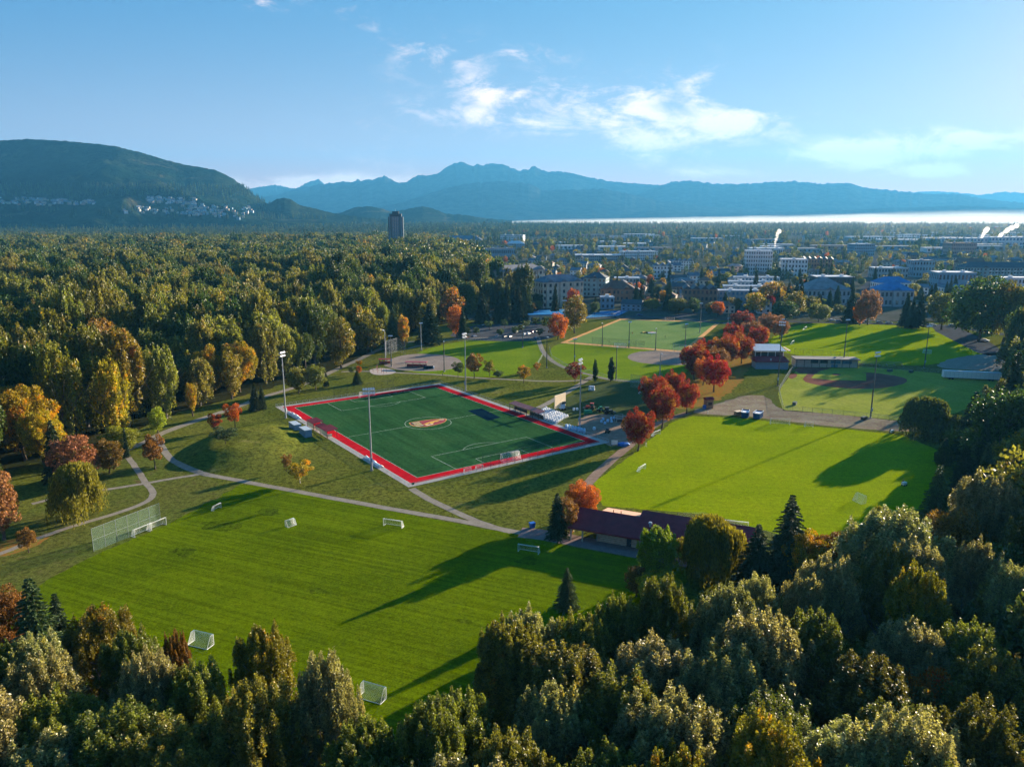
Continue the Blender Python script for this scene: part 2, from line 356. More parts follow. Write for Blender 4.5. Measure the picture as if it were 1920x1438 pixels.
LEAF = {
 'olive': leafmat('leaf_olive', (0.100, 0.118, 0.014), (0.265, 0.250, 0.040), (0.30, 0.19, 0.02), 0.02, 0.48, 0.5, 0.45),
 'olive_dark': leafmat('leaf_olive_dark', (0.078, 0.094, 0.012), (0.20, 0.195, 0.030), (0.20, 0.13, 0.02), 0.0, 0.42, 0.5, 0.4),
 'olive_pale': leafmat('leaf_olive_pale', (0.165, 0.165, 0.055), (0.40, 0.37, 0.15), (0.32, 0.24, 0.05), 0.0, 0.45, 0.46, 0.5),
 'olive_gold': leafmat('leaf_olive_gold', (0.12, 0.120, 0.010), (0.28, 0.23, 0.018), (0.46, 0.25, 0.015), 0.12, 0.38, 0.5, 0.4),
 'gold': leafmat('leaf_gold', (0.13, 0.14, 0.008), (0.50, 0.32, 0.010), (0.62, 0.27, 0.008), 0.22, 0.42, 0.5, 0.3),
 'lime': leafmat('leaf_lime', (0.14, 0.20, 0.012), (0.30, 0.35, 0.022), None, 0, 0.45, 0.5, 0.3),
 'green': leafmat('leaf_green', (0.040, 0.075, 0.012), (0.095, 0.135, 0.022), None, 0, 0.34, 0.5, 0.35),
 'red': leafmat('leaf_red', (0.17, 0.016, 0.010), (0.43, 0.055, 0.026), (0.42, 0.19, 0.02), 0.24, 0.40, 0.65, 0.1, 0.10),
 'darkred': leafmat('leaf_darkred', (0.035, 0.040, 0.012), (0.28, 0.022, 0.018), (0.55, 0.03, 0.02), 0.16, 0.35, 0.55, 0.25, 0.06),
 'orange': leafmat('leaf_orange', (0.28, 0.075, 0.010), (0.62, 0.19, 0.016), (0.48, 0.06, 0.02), 0.10, 0.42, 0.55, 0.2, 0.05),
 'pink': leafmat('leaf_pink', (0.20, 0.095, 0.040), (0.40, 0.18, 0.08), (0.14, 0.13, 0.03), 0.1, 0.35, 0.6, 0.2, 0.08),
 'rust': leafmat('leaf_rust', (0.13, 0.075, 0.014), (0.28, 0.14, 0.020), (0.40, 0.17, 0.02), 0.08, 0.36, 0.55, 0.3, 0.1),
 'willow': leafmat('leaf_willow', (0.13, 0.13, 0.012), (0.34, 0.30, 0.030), None, 0, 0.42, 0.55, 0.3, 0.06),
 'willow_dark': leafmat('leaf_willow_dark', (0.060, 0.080, 0.018), (0.16, 0.18, 0.035), None, 0, 0.36, 0.55, 0.3, 0.06),
 'fir': leafmat('leaf_fir', (0.018, 0.042, 0.016), (0.052, 0.085, 0.026), None, 0, 0.16, 0.6, 0.3, 0.1),
 'fir_light': leafmat('leaf_fir_light', (0.042, 0.075, 0.022), (0.11, 0.15, 0.040), None, 0, 0.2, 0.6, 0.3, 0.1),
}
M = MATS

# ------------------------------------------------------------------ foliage meshes (crown of unit tree heights given in metres)
def unit(a): return a/np.maximum(np.linalg.norm(a, axis=1, keepdims=True), 1e-6)
def leafcloud(name, P, D, ln, wd, spread=1.0, rg=RG):
    """leaf-shaped quads at P, long axis roughly along D, faces turned every way"""
    n = len(P); A = unit(D+rg.normal(0, 0.45*spread, (n, 3))); B = unit(np.cross(A, rg.normal(0, 1, (n, 3))))
    l = (ln*rg.uniform(0.6, 1.35, n))[:, None]; w = (wd*rg.uniform(0.6, 1.35, n))[:, None]
    V = np.empty((n, 4, 3)); V[:, 0] = P-A*l*0.5; V[:, 1] = P+B*w*0.5+A*l*0.05; V[:, 2] = P+A*l*0.5; V[:, 3] = P-B*w*0.5+A*l*0.05
    Fc = np.arange(4*n).reshape(n, 4)
    return npmesh(name, V.reshape(-1, 3), Fc, np.repeat(rg.random(n), 4))
def lobes_pts(lobes, n, rg, shell=0.55):
    L = np.array(lobes, float); area = (L[:, 3]*L[:, 4]+L[:, 3]*L[:, 5])**1.0; pr = area/area.sum()
    k = rg.choice(len(L), n, p=pr); d = unit(rg.normal(0, 1, (n, 3)))
    r = (shell+(1.06-shell)*rg.random(n)**0.6)[:, None]
    return L[k, :3]+d*L[k, 3:6]*r, d
def crown_cottonwood(name, H, Rr, n, ln, seed, nl=46, base=0.16):
    """tall crown of many separate upright plumes, broad in the middle, spiky at the top"""
    rg = np.random.default_rng(seed); lob = []; sk = rg.uniform(-.18, .18, 2)*Rr
    for i in range(nl):
        t = (i+0.5)/nl; z = H*(base+(0.97-base)*t**0.62)
        prof = Rr*math.sqrt(max(0.0, 1-(max(0.0, t-.36)/.66)**2.4)) if t > .36 else Rr*(.72+.28*t/.36)
        a = i*2.399+rg.uniform(-.5, .5); rr = prof*rg.uniform(0.60, 1.04) if i % 4 else prof*rg.uniform(0, .55)
        s = Rr*rg.uniform(0.10, 0.20)*min(1.0, math.sqrt(110/nl)); big = 1+.10*math.sin(a*3+seed)+.10*math.sin(a*5+z*.5)
        lob.append((math.cos(a)*rr*big+sk[0]*t, math.sin(a)*rr*big+sk[1]*t, z-s+rg.uniform(-.03, .045)*H, s, s, s*rg.uniform(2.0, 3.8)*min(1.3, (nl/110)**.3)))
    L = np.array(lob); area = L[:, 3]*L[:, 5]; k = rg.choice(len(L), n, p=area/area.sum()); d = unit(rg.normal(0, 1, (n, 3)))
    r = (0.25+0.85*rg.random(n)**0.7)[:, None]; P = d*r*L[k, 3:6]; q = P[:, 2]/L[k, 5]
    tap = np.clip(1.05-.55*q, .25, 1.5)[:, None]; P[:, :2] *= tap                      # plumes narrow upwards
    P += rg.normal(0, .10, (n, 3))*L[k, 3:4]; P += L[k, :3]
    return leafcloud(name, P, d*0.5+np.array([0, 0, 0.8]), ln, ln*0.66, 1.6, rg)
def crown_round(name, H, Rr, n, ln, seed, base=0.22, nl=26, squash=1.0, flare=0.0):
    rg = np.random.default_rng(seed); lob = []; zc = H*(base+1)/2; hz = H*(1-base)/2
    for i in range(nl):
        z = 1-2*(i+0.5)/nl; a = i*2.399+rg.uniform(-.5, .5); q = math.sqrt(max(0, 1-z*z))
        s = Rr*rg.uniform(0.16, 0.34)*(1.25 if nl < 20 else 1); k = rg.uniform(0.60, 0.98)
        wid = 1+flare*z
        lob.append((math.cos(a)*q*Rr*k*wid, math.sin(a)*q*Rr*k*wid, zc+z*hz*k*squash, s, s, s*rg.uniform(.7, 1.15)))
    lob.append((0, 0, zc, Rr*.6, Rr*.6, hz*.7))
    P, d = lobes_pts(lob, n, rg, 0.5)
    return leafcloud(name, P, d, ln, ln*0.7, 1.6, rg)
def crown_conifer(name, H, Rr, n, ln, seed, base=0.06, power=0.85, whorl=None):
    rg = np.random.default_rng(seed); nw = whorl or int(H*1.7); Ps = []; Ds = []
    wts = [(1-(w/nw))**1.0+0.06 for w in range(nw)]; sw = sum(wts)
    for w in range(nw):
        t = w/nw; z0 = H*(base+(0.99-base)*t); Rw = Rr*(1-t)**power*rg.uniform(.82, 1.12)+0.10; nb = max(5, int(11*(1-t)+4)); m = max(2, int(n*wts[w]/sw/nb))
        for b in range(nb):
            a = b*math.tau/nb+rg.uniform(-.3, .3)+w; rb = Rw*rg.uniform(.72, 1.12); q = rg.random(m)**0.62
            dx, dy = math.cos(a), math.sin(a); sd = rg.normal(0, 1, m)*0.15*rb*(1.05-q)
            drop = 0.34*rb*q**1.4-0.10*rb*q
            Ps.append(np.stack([dx*rb*q-dy*sd, dy*rb*q+dx*sd, z0-drop+rg.normal(0, .10, m)*H/nw], 1)); Ds.append(np.tile([dx, dy, -.28], (m, 1)))
    P = np.concatenate(Ps); D = np.concatenate(Ds)
    return leafcloud(name, P, D, ln, ln*0.42, 0.8, rg)
def crown_willow(name, H, Rr, n, ln, seed):
    """several hanging domes of different height, each a curtain of strands"""
    rg = np.random.default_rng(seed); Ps = []; subs = [(0, 0, 1.0, .62)]
    for k in range(11):
        a = k*2.399+rg.uniform(-.4, .4); q = rg.uniform(.35, .74); subs.append((math.cos(a)*q, math.sin(a)*q, rg.uniform(.50, .93)*(1.12-q*.35), rg.uniform(.26, .44)))
    ns = n//40; w = np.array([s_[3]**2*s_[2] for s_ in subs]); ks = rg.choice(len(subs), ns, p=w/w.sum())
    for i in range(ns):
        cx, cy, ch, cr = subs[ks[i]]; a = rg.uniform(0, math.tau); q = rg.random()**0.42
        x, y = (cx+math.cos(a)*q*cr)*Rr, (cy+math.sin(a)*q*cr)*Rr; zt = H*ch*(.80+.20*math.sqrt(max(0, 1-q*q)))*rg.uniform(.95, 1.02); zb = zt-H*rg.uniform(.18, .62)*(.35+.65*q)
        m = 40; tt = rg.random(m)**0.9; fl = 1+.10*tt
        Ps.append(np.stack([x*fl+rg.normal(0, .13, m), y*fl+rg.normal(0, .13, m), zt-(zt-max(zb, .3))*tt], 1))
    P = np.concatenate(Ps); return leafcloud(name, P, np.tile([0, 0, 1.0], (len(P), 1)), ln*1.4, ln*0.42, 0.35, rg)
def crown_column(name, H, Rr, n, ln, seed):
    rg = np.random.default_rng(seed); lob = [(rg.normal(0, .2)*Rr, rg.normal(0, .2)*Rr, H*(.12+.86*k/16), Rr*.75*math.sin(math.pi*min(.98, .15+k/17))**.5, Rr*.75*math.sin(math.pi*min(.98, .15+k/17))**.5, H*.09) for k in range(16)]
    P, d = lobes_pts(lob, n, rg, .3); return leafcloud(name, P, d*.4+np.array([0, 0, 1]), ln, ln*.55, .9, rg)
def trunk_mesh(name, H, r, limbs=7, reach=0.25, seed=1, top=0.85, mat=None):
    rg = random.Random(seed); mb = MB(); k = 5
    pts = [Vector((rg.uniform(-.02, .02)*H*(i > 0), rg.uniform(-.02, .02)*H*(i > 0), H*top*i/k)) for i in range(k+1)]
    mb.path(pts, [r*(1.25 if i == 0 else 1)*(1-i/k*0.85) for i in range(k+1)], 7)
    for i in range(limbs):
        t = rg.uniform(.25, .8); p = Vector((0, 0, H*top*t)); a = rg.uniform(0, math.tau); L = H*reach*(1.1-t)*rg.uniform(.7, 1.2)
        q = p+Vector((math.cos(a)*L*.6, math.sin(a)*L*.6, L*.55)); q2 = q+Vector((math.cos(a)*L*.4, math.sin(a)*L*.4, L*.6))
        mb.path([p, q, q2], [r*.38*(1-t*.5), r*.24*(1-t*.5), r*.07], 5)
    return mb.data(name, mat or M['bark'])
CR = {}; TK = {}
def crowns():
    # high detail: the trees nearest the camera (leaf about 0.35 m)
    CR['cw_hi'] = [(crown_cottonwood('cottonwood_crown_a', 24, 5.0, 76000, .33, 11, 300), 24), (crown_cottonwood('cottonwood_crown_b', 22, 5.6, 76000, .33, 12, 330), 22), (crown_cottonwood('cottonwood_crown_c', 26, 6.3, 86000, .33, 13, 380), 26), (crown_cottonwood('cottonwood_crown_d', 24, 5.4, 72000, .33, 14, 260), 24)]
    CR['cw_mid'] = [(crown_cottonwood('poplar_crown_a', 25, 6.2, 13000, .72, 21, 120), 25), (crown_cottonwood('poplar_crown_b', 22, 6.8, 13000, .72, 22, 110), 22), (crown_cottonwood('poplar_crown_c', 28, 7.4, 15000, .72, 23, 150), 28), (crown_cottonwood('poplar_crown_d', 25, 7.0, 12000, .75, 24, 120), 25)]
    CR['rd_hi'] = [(crown_round('maple_crown_a', 14, 6.0, 30000, .38, 31, .2, 54), 14), (crown_round('maple_crown_b', 14, 6.0, 30000, .38, 32, .16, 62), 14)]
    CR['rd_mid'] = [(crown_round('broadleaf_crown_a', 14, 5.6, 6500, .58, 41, .2, 40), 14), (crown_round('broadleaf_crown_b', 16, 5.6, 6500, .62, 42, .15, 46), 16), (crown_round('broadleaf_crown_c', 20, 8.0, 8000, .85, 43, .12, 60), 20)]
    CR['rd_small'] = [(crown_round('small_crown_a', 7, 2.5, 3500, .34, 51, .25, 14), 7), (crown_round('small_crown_b', 7, 2.9, 3500, .34, 52, .3, 12, 1, .25), 7)]
    CR['vase'] = [(crown_round('vase_crown_a', 11, 5.2, 15000, .34, 56, .22, 34, 1, .18), 11)]
    CR['co_hi'] = [(crown_conifer('conifer_crown_a', 20, 4.6, 44000, .44, 61), 20), (crown_conifer('conifer_crown_b', 20, 4.6, 44000, .44, 62, .05, .78), 20)]
    CR['co_mid'] = [(crown_conifer('fir_crown_a', 22, 4.6, 11000, .9, 71), 22), (crown_conifer('fir_crown_b', 26, 4.2, 11000, .9, 72, .08, .75), 26), (crown_conifer('fir_crown_c', 18, 5.0, 10000, .85, 73, .05, .7), 18)]
    CR['wi'] = [(crown_willow('willow_crown_a', 13, 7.0, 42000, .42, 81), 13), (crown_willow('willow_crown_b', 13, 6.5, 30000, .5, 83), 13)]
    CR['col'] = [(crown_column('column_crown_a', 9, 1.3, 3500, .42, 91), 9)]
    # far masses
    CR['far_rd'] = [(crown_round('wood_crown_a', 22, 9.5, 1000, 2.0, 101, .08, 22), 22), (crown_round('wood_crown_b', 25, 9, 1000, 2.0, 102, .10, 28), 25), (crown_cottonwood('wood_crown_e', 26, 8.5, 1000, 2.0, 104, 34), 26)]
    CR['far_co'] = [(crown_conifer('wood_crown_c', 26, 4.2, 420, 2.6, 103, .1, .8, 12), 26), (crown_conifer('wood_crown_d', 22, 4.6, 380, 2.6, 104, .05, .75, 10), 22)]
    TK['big'] = trunk_mesh('trunk_big', 24, .42, 34, .36, 1, .95, M['grey_bark']); TK['mid'] = trunk_mesh('trunk_mid', 14, .28, 18, .36, 2)
    TK['small'] = trunk_mesh('trunk_small', 7, .12, 6, .3, 3); TK['straight'] = trunk_mesh('trunk_straight', 20, .32, 0, .2, 4, .95); TK['pale'] = trunk_mesh('trunk_pale', 7, .12, 7, .38, 5, .9, M['pale_bark'])
crowns()
TKH = {'big': 24, 'mid': 14, 'small': 7, 'straight': 20, 'pale': 7}
SIZES = {'cw_hi': (5.3, 'big'), 'cw_mid': (6.8, 'big'), 'rd_hi': (6, 'mid'), 'rd_mid': (6, 'mid'), 'rd_small': (2.7, 'small'), 'vase': (5.4, 'mid'), 'co_hi': (4.6, 'straight'), 'co_mid': (4.6, 'straight'), 'wi': (7, 'mid'), 'col': (1.3, 'small')}
TREES = []      # footprints (x, y, r) of trees placed one by one
def tree(name, label, cat, kind, leaf, x, y, h, wide=None, z=0.0, group=None, pick=None, trunk=True, tk=None):
    """one tree: an Empty at its foot with a crown and a trunk"""
    v = CR[kind]; me, h0 = v[(pick if pick is not None else random.randrange(len(v))) % len(v)]
    r0, tk0 = SIZES[kind]; s = h/h0; sx = (wide/2)/r0 if wide else s*random.uniform(.9, 1.12)
    t = thing(name, label, cat, (x, y, z), random.uniform(0, math.tau), group)
    link('crown', me, t, LEAF[leaf], scale=(sx, sx, s))
    if trunk:
        k = tk or tk0; q = h/TKH[k]; link('trunk', TK[k], t, scale=(q, q, q*.97))
    TREES.append((x, y, max(1.5, r0*sx))); return t
def treepx(name, label, cat, kind, leaf, bx, by, ty, wpx, **kw):
    g = G(bx, by); h = HT(bx, by, ty); z = mound_z(g.x, g.y)
    return tree(name, label, cat, kind, leaf, g.x, g.y, h-z*0.8, wpx*MPX(by), z=z, **kw)
def treetop(name, label, cat, kind, leaf, tx, ty, h, w=None, **kw):
    """tree whose foot is hidden: placed by its top and an assumed height"""
    g = G(tx, ty, h); return tree(name, label, cat, kind, leaf, g.x, g.y, h, w, **kw)

# ------------------------------------------------------------------ ground
def mound_z(x, y):
    dx = x+97; dy = y-263; rx = 19 if dx < 0 else 26; ry = 32
    r = math.sqrt((dx/rx)**2+(dy/ry)**2); t = max(0.0, min(1.0, (1-r)/0.6)); return 3.1*t*t*(3-2*t)
def gpoly(px): return [G(*p) for p in px]
def smooth_loop(pts, it=2, closed=True):
    for _ in range(it):
        out = []; n = len(pts)
        for i in range(n if closed else n-1):
            a, b = pts[i], pts[(i+1) % n]; out += [a*.75+b*.25, a*.25+b*.75]
        if not closed: out = [pts[0]]+out+[pts[-1]]
        pts = out
    return pts
def ragged(pts, step=2.5, amp=0.35):
    out = []; n = len(pts)
    for i in range(n):
        a, b = pts[i], pts[(i+1) % n]; d = b-a; k = max(1, int(d.length/step)); nm = Vector((-d.y, d.x, 0)).normalized() if d.length > 0 else Vector((0, 0, 0))
        for j in range(k):
            p = a+d*(j/k); out.append(p+nm*(mn.noise(p*0.35)*amp*2))
    return out
LV = [0.0]
def sheet(name, pts, mat, level, ro=2, rag=0.4, kind='structure', smooth=0, label=None):
    if smooth: pts = smooth_loop(pts, smooth)
    if rag: pts = ragged(pts, 2.5, rag)
    bm = bmesh.new(); z = 0.006*level; vs = [bm.verts.new((p.x, p.y, z)) for p in pts]
    f = bm.faces.new(vs); f.normal_update()
    if f.normal.z < 0: f.normal_flip()
    bmesh.ops.triangulate(bm, faces=bm.faces[:])
    me = bpy.data.meshes.new(name); bm.to_mesh(me); bm.free(); me.materials.append(M[mat])
    o = link(name, me); tag(o, label, None, None, kind); return o
def ribbon(name, pts, width, mat, level, smooth=2, rag=0.15):
    if smooth: pts = smooth_loop(pts, smooth, False)
    V = []; 
    for i, p in enumerate(pts):
        d = (pts[min(i+1, len(pts)-1)]-pts[max(i-1, 0)]); n = Vector((-d.y, d.x, 0)).normalized(); w = width(i/(len(pts)-1)) if callable(width) else width
        a = mn.noise(p*0.3)*rag+mn.noise(p*1.1)*rag*1.2; V += [p+n*(w/2+a), p-n*(w/2-a)]
    z = 0.006*level
    me = bpy.data.meshes.new(name); me.from_pydata([(v.x, v.y, z+mound_z(v.x, v.y)) for v in V], [], [(2*i, 2*i+1, 2*i+3, 2*i+2) for i in range(len(pts)-1)]); me.update()
    if me.polygons and me.polygons[0].normal.z < 0: me.flip_normals()
    me.materials.append(M[mat]); o = link(name, me); tag(o, None, None, None, 'structure'); return o
def build_ground():
    far = 30000
    me = bpy.data.meshes.new('ground'); me.from_pydata([(-far, -400, -.03), (far, -400, -.03), (far, 2*far, -.03), (-far, 2*far, -.03)], [], [(0, 1, 2, 3)]); me.materials.append(M['woodland_floor'])
    tag(link('ground', me), kind='structure')
    # park lawn around everything
    sheet('lawn', gpoly([(-700, 1500), (-500, 1000), (150, 850), (330, 775), (480, 735), (640, 690), (760, 625), (870, 600), (990, 590), (1150, 590), (1440, 600), (1800, 605), (1990, 640), (2300, 1000), (2000, 1430), (500, 1437)]), 'park_grass', 1, rag=1.5)
    sheet('town_ground', gpoly([(880, 600), (1000, 597), (1420, 602), (1800, 602), (2600, 640), (2600, 440), (960, 425), (760, 432), (790, 500)]), 'town_ground', 2, rag=0)
    sheet('verge', gpoly([(-200, 1130), (-40, 1000), (60, 960), (130, 900), (240, 850), (290, 855), (340, 880), (420, 905), (440, 935), (330, 975), (200, 1035), (90, 1090), (0, 1120), (-100, 1200)]), 'rough_grass', 2, rag=1.0, smooth=1)
    sheet('soccer_field', gpoly([(60, 1110), (110, 1075), (180, 1040), (310, 985), (400, 938), (450, 908), (505, 912), (640, 941), (770, 966), (870, 984), (965, 1002), (1060, 1022), (1200, 1049), (1300, 1070), (1270, 1130), (1140, 1260), (900, 1436), (300, 1436), (-60, 1300), (0, 1160)]), 'field_grass', 3, rag=0.5)
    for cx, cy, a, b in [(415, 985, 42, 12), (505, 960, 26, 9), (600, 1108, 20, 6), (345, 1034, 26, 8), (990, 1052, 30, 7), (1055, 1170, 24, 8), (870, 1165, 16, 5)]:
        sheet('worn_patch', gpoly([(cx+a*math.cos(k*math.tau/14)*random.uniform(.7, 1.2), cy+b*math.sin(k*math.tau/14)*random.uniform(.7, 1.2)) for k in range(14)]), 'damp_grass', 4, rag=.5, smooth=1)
    sheet('practice_field', gpoly([(1112, 905), (1165, 868), (1225, 820), (1262, 790), (1300, 780), (1400, 785), (1500, 797), (1690, 815), (1775, 850), (1745, 960), (1690, 1030), (1500, 1010), (1400, 985), (1330, 965), (1130, 948)]), 'bright_grass', 3, rag=0.5)
    sheet('worn_verge', gpoly([(1215, 795), (1262, 762), (1310, 752), (1380, 740), (1450, 725), (1490, 700), (1530, 690), (1470, 740), (1460, 768), (1560, 777), (1690, 790), (1760, 800), (1740, 825), (1680, 812), (1500, 795), (1400, 783), (1300, 778), (1250, 790)]), 'rough_grass', 2, rag=0.8)
    sheet('dirt_track', gpoly([(1290, 772), (1350, 755), (1400, 740), (1440, 742), (1458, 768), (1520, 772), (1640, 785), (1720, 793), (1760, 806), (1700, 810), (1600, 803), (1500, 793), (1400, 780), (1330, 778)]), 'track_dirt', 3, rag=0.6, smooth=1)
    sheet('leaf_litter', gpoly([(1262, 712), (1300, 690), (1350, 660), (1400, 640), (1430, 640), (1405, 690), (1385, 725), (1330, 760), (1270, 770), (1240, 750)]), 'leaf_litter', 3, rag=1.2, smooth=1)
    sheet('leaf_litter', gpoly([(0, 1015), (60, 1005), (110, 1000), (60, 1030), (0, 1045), (-60, 1040)]), 'leaf_litter', 3, rag=1.0, smooth=1)
    # ball field west
    sheet('ball_field_grass', gpoly([(770, 672), (795, 655), (850, 642), (900, 636), (980, 630), (1010, 640), (1020, 658), (1012, 680), (985, 698), (930, 708), (870, 706), (800, 702), (745, 693)]), 'ball_grass', 3, rag=0.3, smooth=1)
    sheet('ball_field_dirt', smooth_loop(gpoly([(712, 682), (745, 668), (780, 663), (815, 664), (845, 667), (866, 676), (866, 686), (845, 693), (800, 697), (740, 694)]), 2), 'diamond_grey', 4, rag=0.2)
    # ball field middle
    sheet('ball_field_grass', gpoly([(1030, 660), (1040, 646), (1075, 643), (1120, 646), (1200, 652), (1290, 662), (1300, 700), (1240, 716), (1160, 715), (1090, 705), (1050, 690), (1033, 672)]), 'ball_grass', 3, rag=0.3, smooth=1)
    sheet('ball_field_dirt', smooth_loop(gpoly([(1174, 668), (1195, 659), (1240, 657), (1290, 662), (1310, 672), (1300, 684), (1260, 685), (1210, 682), (1182, 676)]), 2), 'diamond_grey', 4, rag=0.2)
    # far artificial field with orange border
    def quadin(c, k): 
        m = sum(c, Vector())/4; return [m+(p-m)*k for p in c]
    c = gpoly([(1050, 643), (1162, 598), (1352, 604), (1285, 661)])
    sheet('orange_border', c, 'orange_rubber', 4, rag=0)
    ci = [c[0].lerp(c[2], .038), c[1].lerp(c[3], .038), c[2].lerp(c[0], .038), c[3].lerp(c[1], .038)]
    sheet('far_turf_field', ci, 'far_turf', 5, rag=0)
    # worn practice area by the bags
    sheet('worn_practice_area', gpoly([(1060, 748), (1118, 714), (1200, 720), (1260, 712), (1255, 745), (1200, 790), (1150, 830), (1128, 822), (1080, 800), (1010, 775)]), 'worn_turf', 3, rag=0.3)
    sheet('service_yard', gpoly([(1075, 795), (1105, 775), (1200, 780), (1215, 790), (1180, 822), (1155, 840), (1120, 826)]), 'dirt_path', 4, rag=1.2, smooth=1)
    # east ball park
    sheet('ballpark_grass', gpoly([(1458, 737), (1475, 712), (1500, 690), (1560, 684), (1690, 693), (1870, 712), (1880, 735), (1790, 775), (1690, 788), (1560, 776), (1468, 770)]), 'pale_grass', 3, rag=0.3)
    sheet('ballpark_dirt', smooth_loop(gpoly([(1503, 714), (1512, 702), (1521, 697), (1600, 698), (1640, 699), (1690, 706), (1704, 713), (1690, 722), (1640, 730), (1580, 728), (1530, 722)]), 1), 'diamond_red', 4, rag=0.2)
    sheet('infield_grass', gpoly([(1528, 701), (1560, 691), (1624, 700), (1624, 714), (1560, 713), (1521, 709)]), 'pale_grass', 5, rag=0.1)
    sheet('pitcher_mound', smooth_loop(gpoly([(1557, 702), (1568, 700), (1580, 702), (1568, 705)]), 2), 'diamond_red', 6, rag=0)
    sheet('home_circle', smooth_loop(gpoly([(1478, 704), (1492, 699), (1496, 706), (1482, 712)]), 1), 'diamond_red', 5, rag=0.1)
    sheet('dugout_apron', gpoly([(1488, 694), (1500, 688), (1560, 690), (1522, 700), (1500, 700)]), 'diamond_red', 4, rag=0.2)
    # north-east field
    sheet('north_field', gpoly([(1432, 648), (1465, 618), (1515, 605), (1600, 607), (1745, 613), (1800, 625), (1862, 650), (1850, 668), (1700, 690), (1560, 676), (1480, 664)]), 'bright_grass', 3, rag=0.6, smooth=1)
    sheet('gravel_lot', gpoly([(1745, 690), (1780, 672), (1870, 660), (1960, 660), (1960, 700), (1850, 695)]), 'path_gravel', 4, rag=1.0, smooth=1)
    sheet('asphalt_lane', gpoly([(1740, 614), (1770, 606), (1830, 628), (1868, 648), (1880, 664), (1846, 668), (1800, 645)]), 'asphalt', 4, rag=0.2, smooth=1)
    # parking and roads
    sheet('car_park', gpoly([(838, 628), (880, 612), (930, 604), (1020, 607), (1062, 612), (1040, 634), (1000, 640), (920, 640), (862, 636)]), 'asphalt', 5, rag=0.1, smooth=1)
    ribbon('street', gpoly([(1350, 606), (1450, 603), (1560, 605), (1700, 608), (1790, 612), (1960, 640)]), 9, 'asphalt', 5)
    ribbon('street', gpoly([(1000, 596), (1100, 592), (1250, 595), (1350, 606)]), 9, 'asphalt', 5)
    ribbon('street', gpoly([(1608, 606), (1615, 570), (1628, 530), (1636, 505), (1640, 480)]), 11, 'asphalt', 6)
    ribbon('street', gpoly([(1250, 600), (1300, 585), (1500, 577), (1700, 575), (1960, 580)]), 9, 'asphalt', 5)
    # paths
    ribbon('gravel_path', gpoly([(-120, 1075), (0, 1040), (50, 1017), (83, 1005), (133, 987), (200, 968), (240, 955), (273, 942), (288, 930), (286, 918), (272, 905), (262, 887), (248, 868), (235, 850)]), 1.9, 'path_gravel', 5)
    ribbon('park_path', gpoly([(225, 850), (243, 840), (273, 830), (300, 813), (345, 797), (393, 780), (430, 768), (457, 758), (500, 742), (550, 728), (600, 708), (640, 688), (670, 676), (700, 660), (740, 645), (780, 640)]), 3.6, 'path_gravel', 6)
    ribbon('gravel_path', gpoly([(296, 818), (303, 838), (316, 857), (333, 870), (370, 887), (417, 895), (500, 911), (567, 923), (640, 937), (767, 960), (867, 977), (933, 991), (985, 1000)]), 2.4, 'path_gravel', 5)
    ribbon('gravel_path', gpoly([(375, 889), (330, 896), (280, 905), (200, 918), (140, 925), (60, 945)]), 1.8, 'path_gravel', 6)
    ribbon('gravel_path', gpoly([(772, 916), (800, 934), (833, 950), (870, 967), (900, 980), (933, 991), (960, 997)]), 2.4, 'path_gravel', 6)
    ribbon('paved_walk', gpoly([(975, 998), (1010, 1001), (1060, 1010), (1110, 1020), (1200, 1036), (1330, 1060)]), 6.5, 'paving', 7)
    ribbon('dirt_path', gpoly([(1085, 935), (1097, 912), (1125, 882), (1150, 860), (1175, 840), (1200, 818), (1222, 800), (1250, 786), (1290, 774)]), 3.4, 'dirt_path', 7)
    ribbon('gravel_path', gpoly([(1008, 632), (1012, 645), (1018, 660), (1034, 677), (1063, 692), (1107, 703), (1140, 712), (1200, 716)]), 3.0, 'path_gravel', 6)
    ribbon('gravel_path', gpoly([(1110, 706), (1085, 722), (1060, 738), (1035, 752), (1010, 765)]), 3.0, 'path_gravel', 7)
    ribbon('gravel_path', gpoly([(640, 697), (700, 696), (760, 700), (820, 702), (880, 708), (960, 712), (1040, 716), (1110, 712)]), 2.2, 'path_gravel', 7)
    ribbon('cinder_path', gpoly([(760, 655), (800, 645), (850, 636), (900, 633), (1000, 633)]), 2.5, 'path_gravel', 7)
    sheet('playground_gravel', smooth_loop(gpoly([(690, 694), (705, 690), (730, 691), (745, 697), (735, 702), (700, 704)]), 2), 'play_gravel', 8, rag=0)
    # mound
    n = 64; xs = np.linspace(-119, -68, n); ys = np.linspace(229, 297, n); V = []; 
    for y in ys:
        for x in xs: V.append((x, y, mound_z(x, y)+(0.012 if mound_z(x, y) > 0 else -.05)+ (0.5*mn.noise(Vector((x, y, 0))*.09)+.12*mn.noise(Vector((x, y, 3))*.4) if mound_z(x, y) > .3 else 0)))
    Fc = np.array([(j*n+i, j*n+i+1, (j+1)*n+i+1, (j+1)*n+i) for j in range(n-1) for i in range(n-1)])
    me = npmesh('mound', np.array(V), Fc); me.shade_smooth(); me.materials.append(M['park_grass']); tag(link('grass_mound', me), kind='structure')
build_ground()

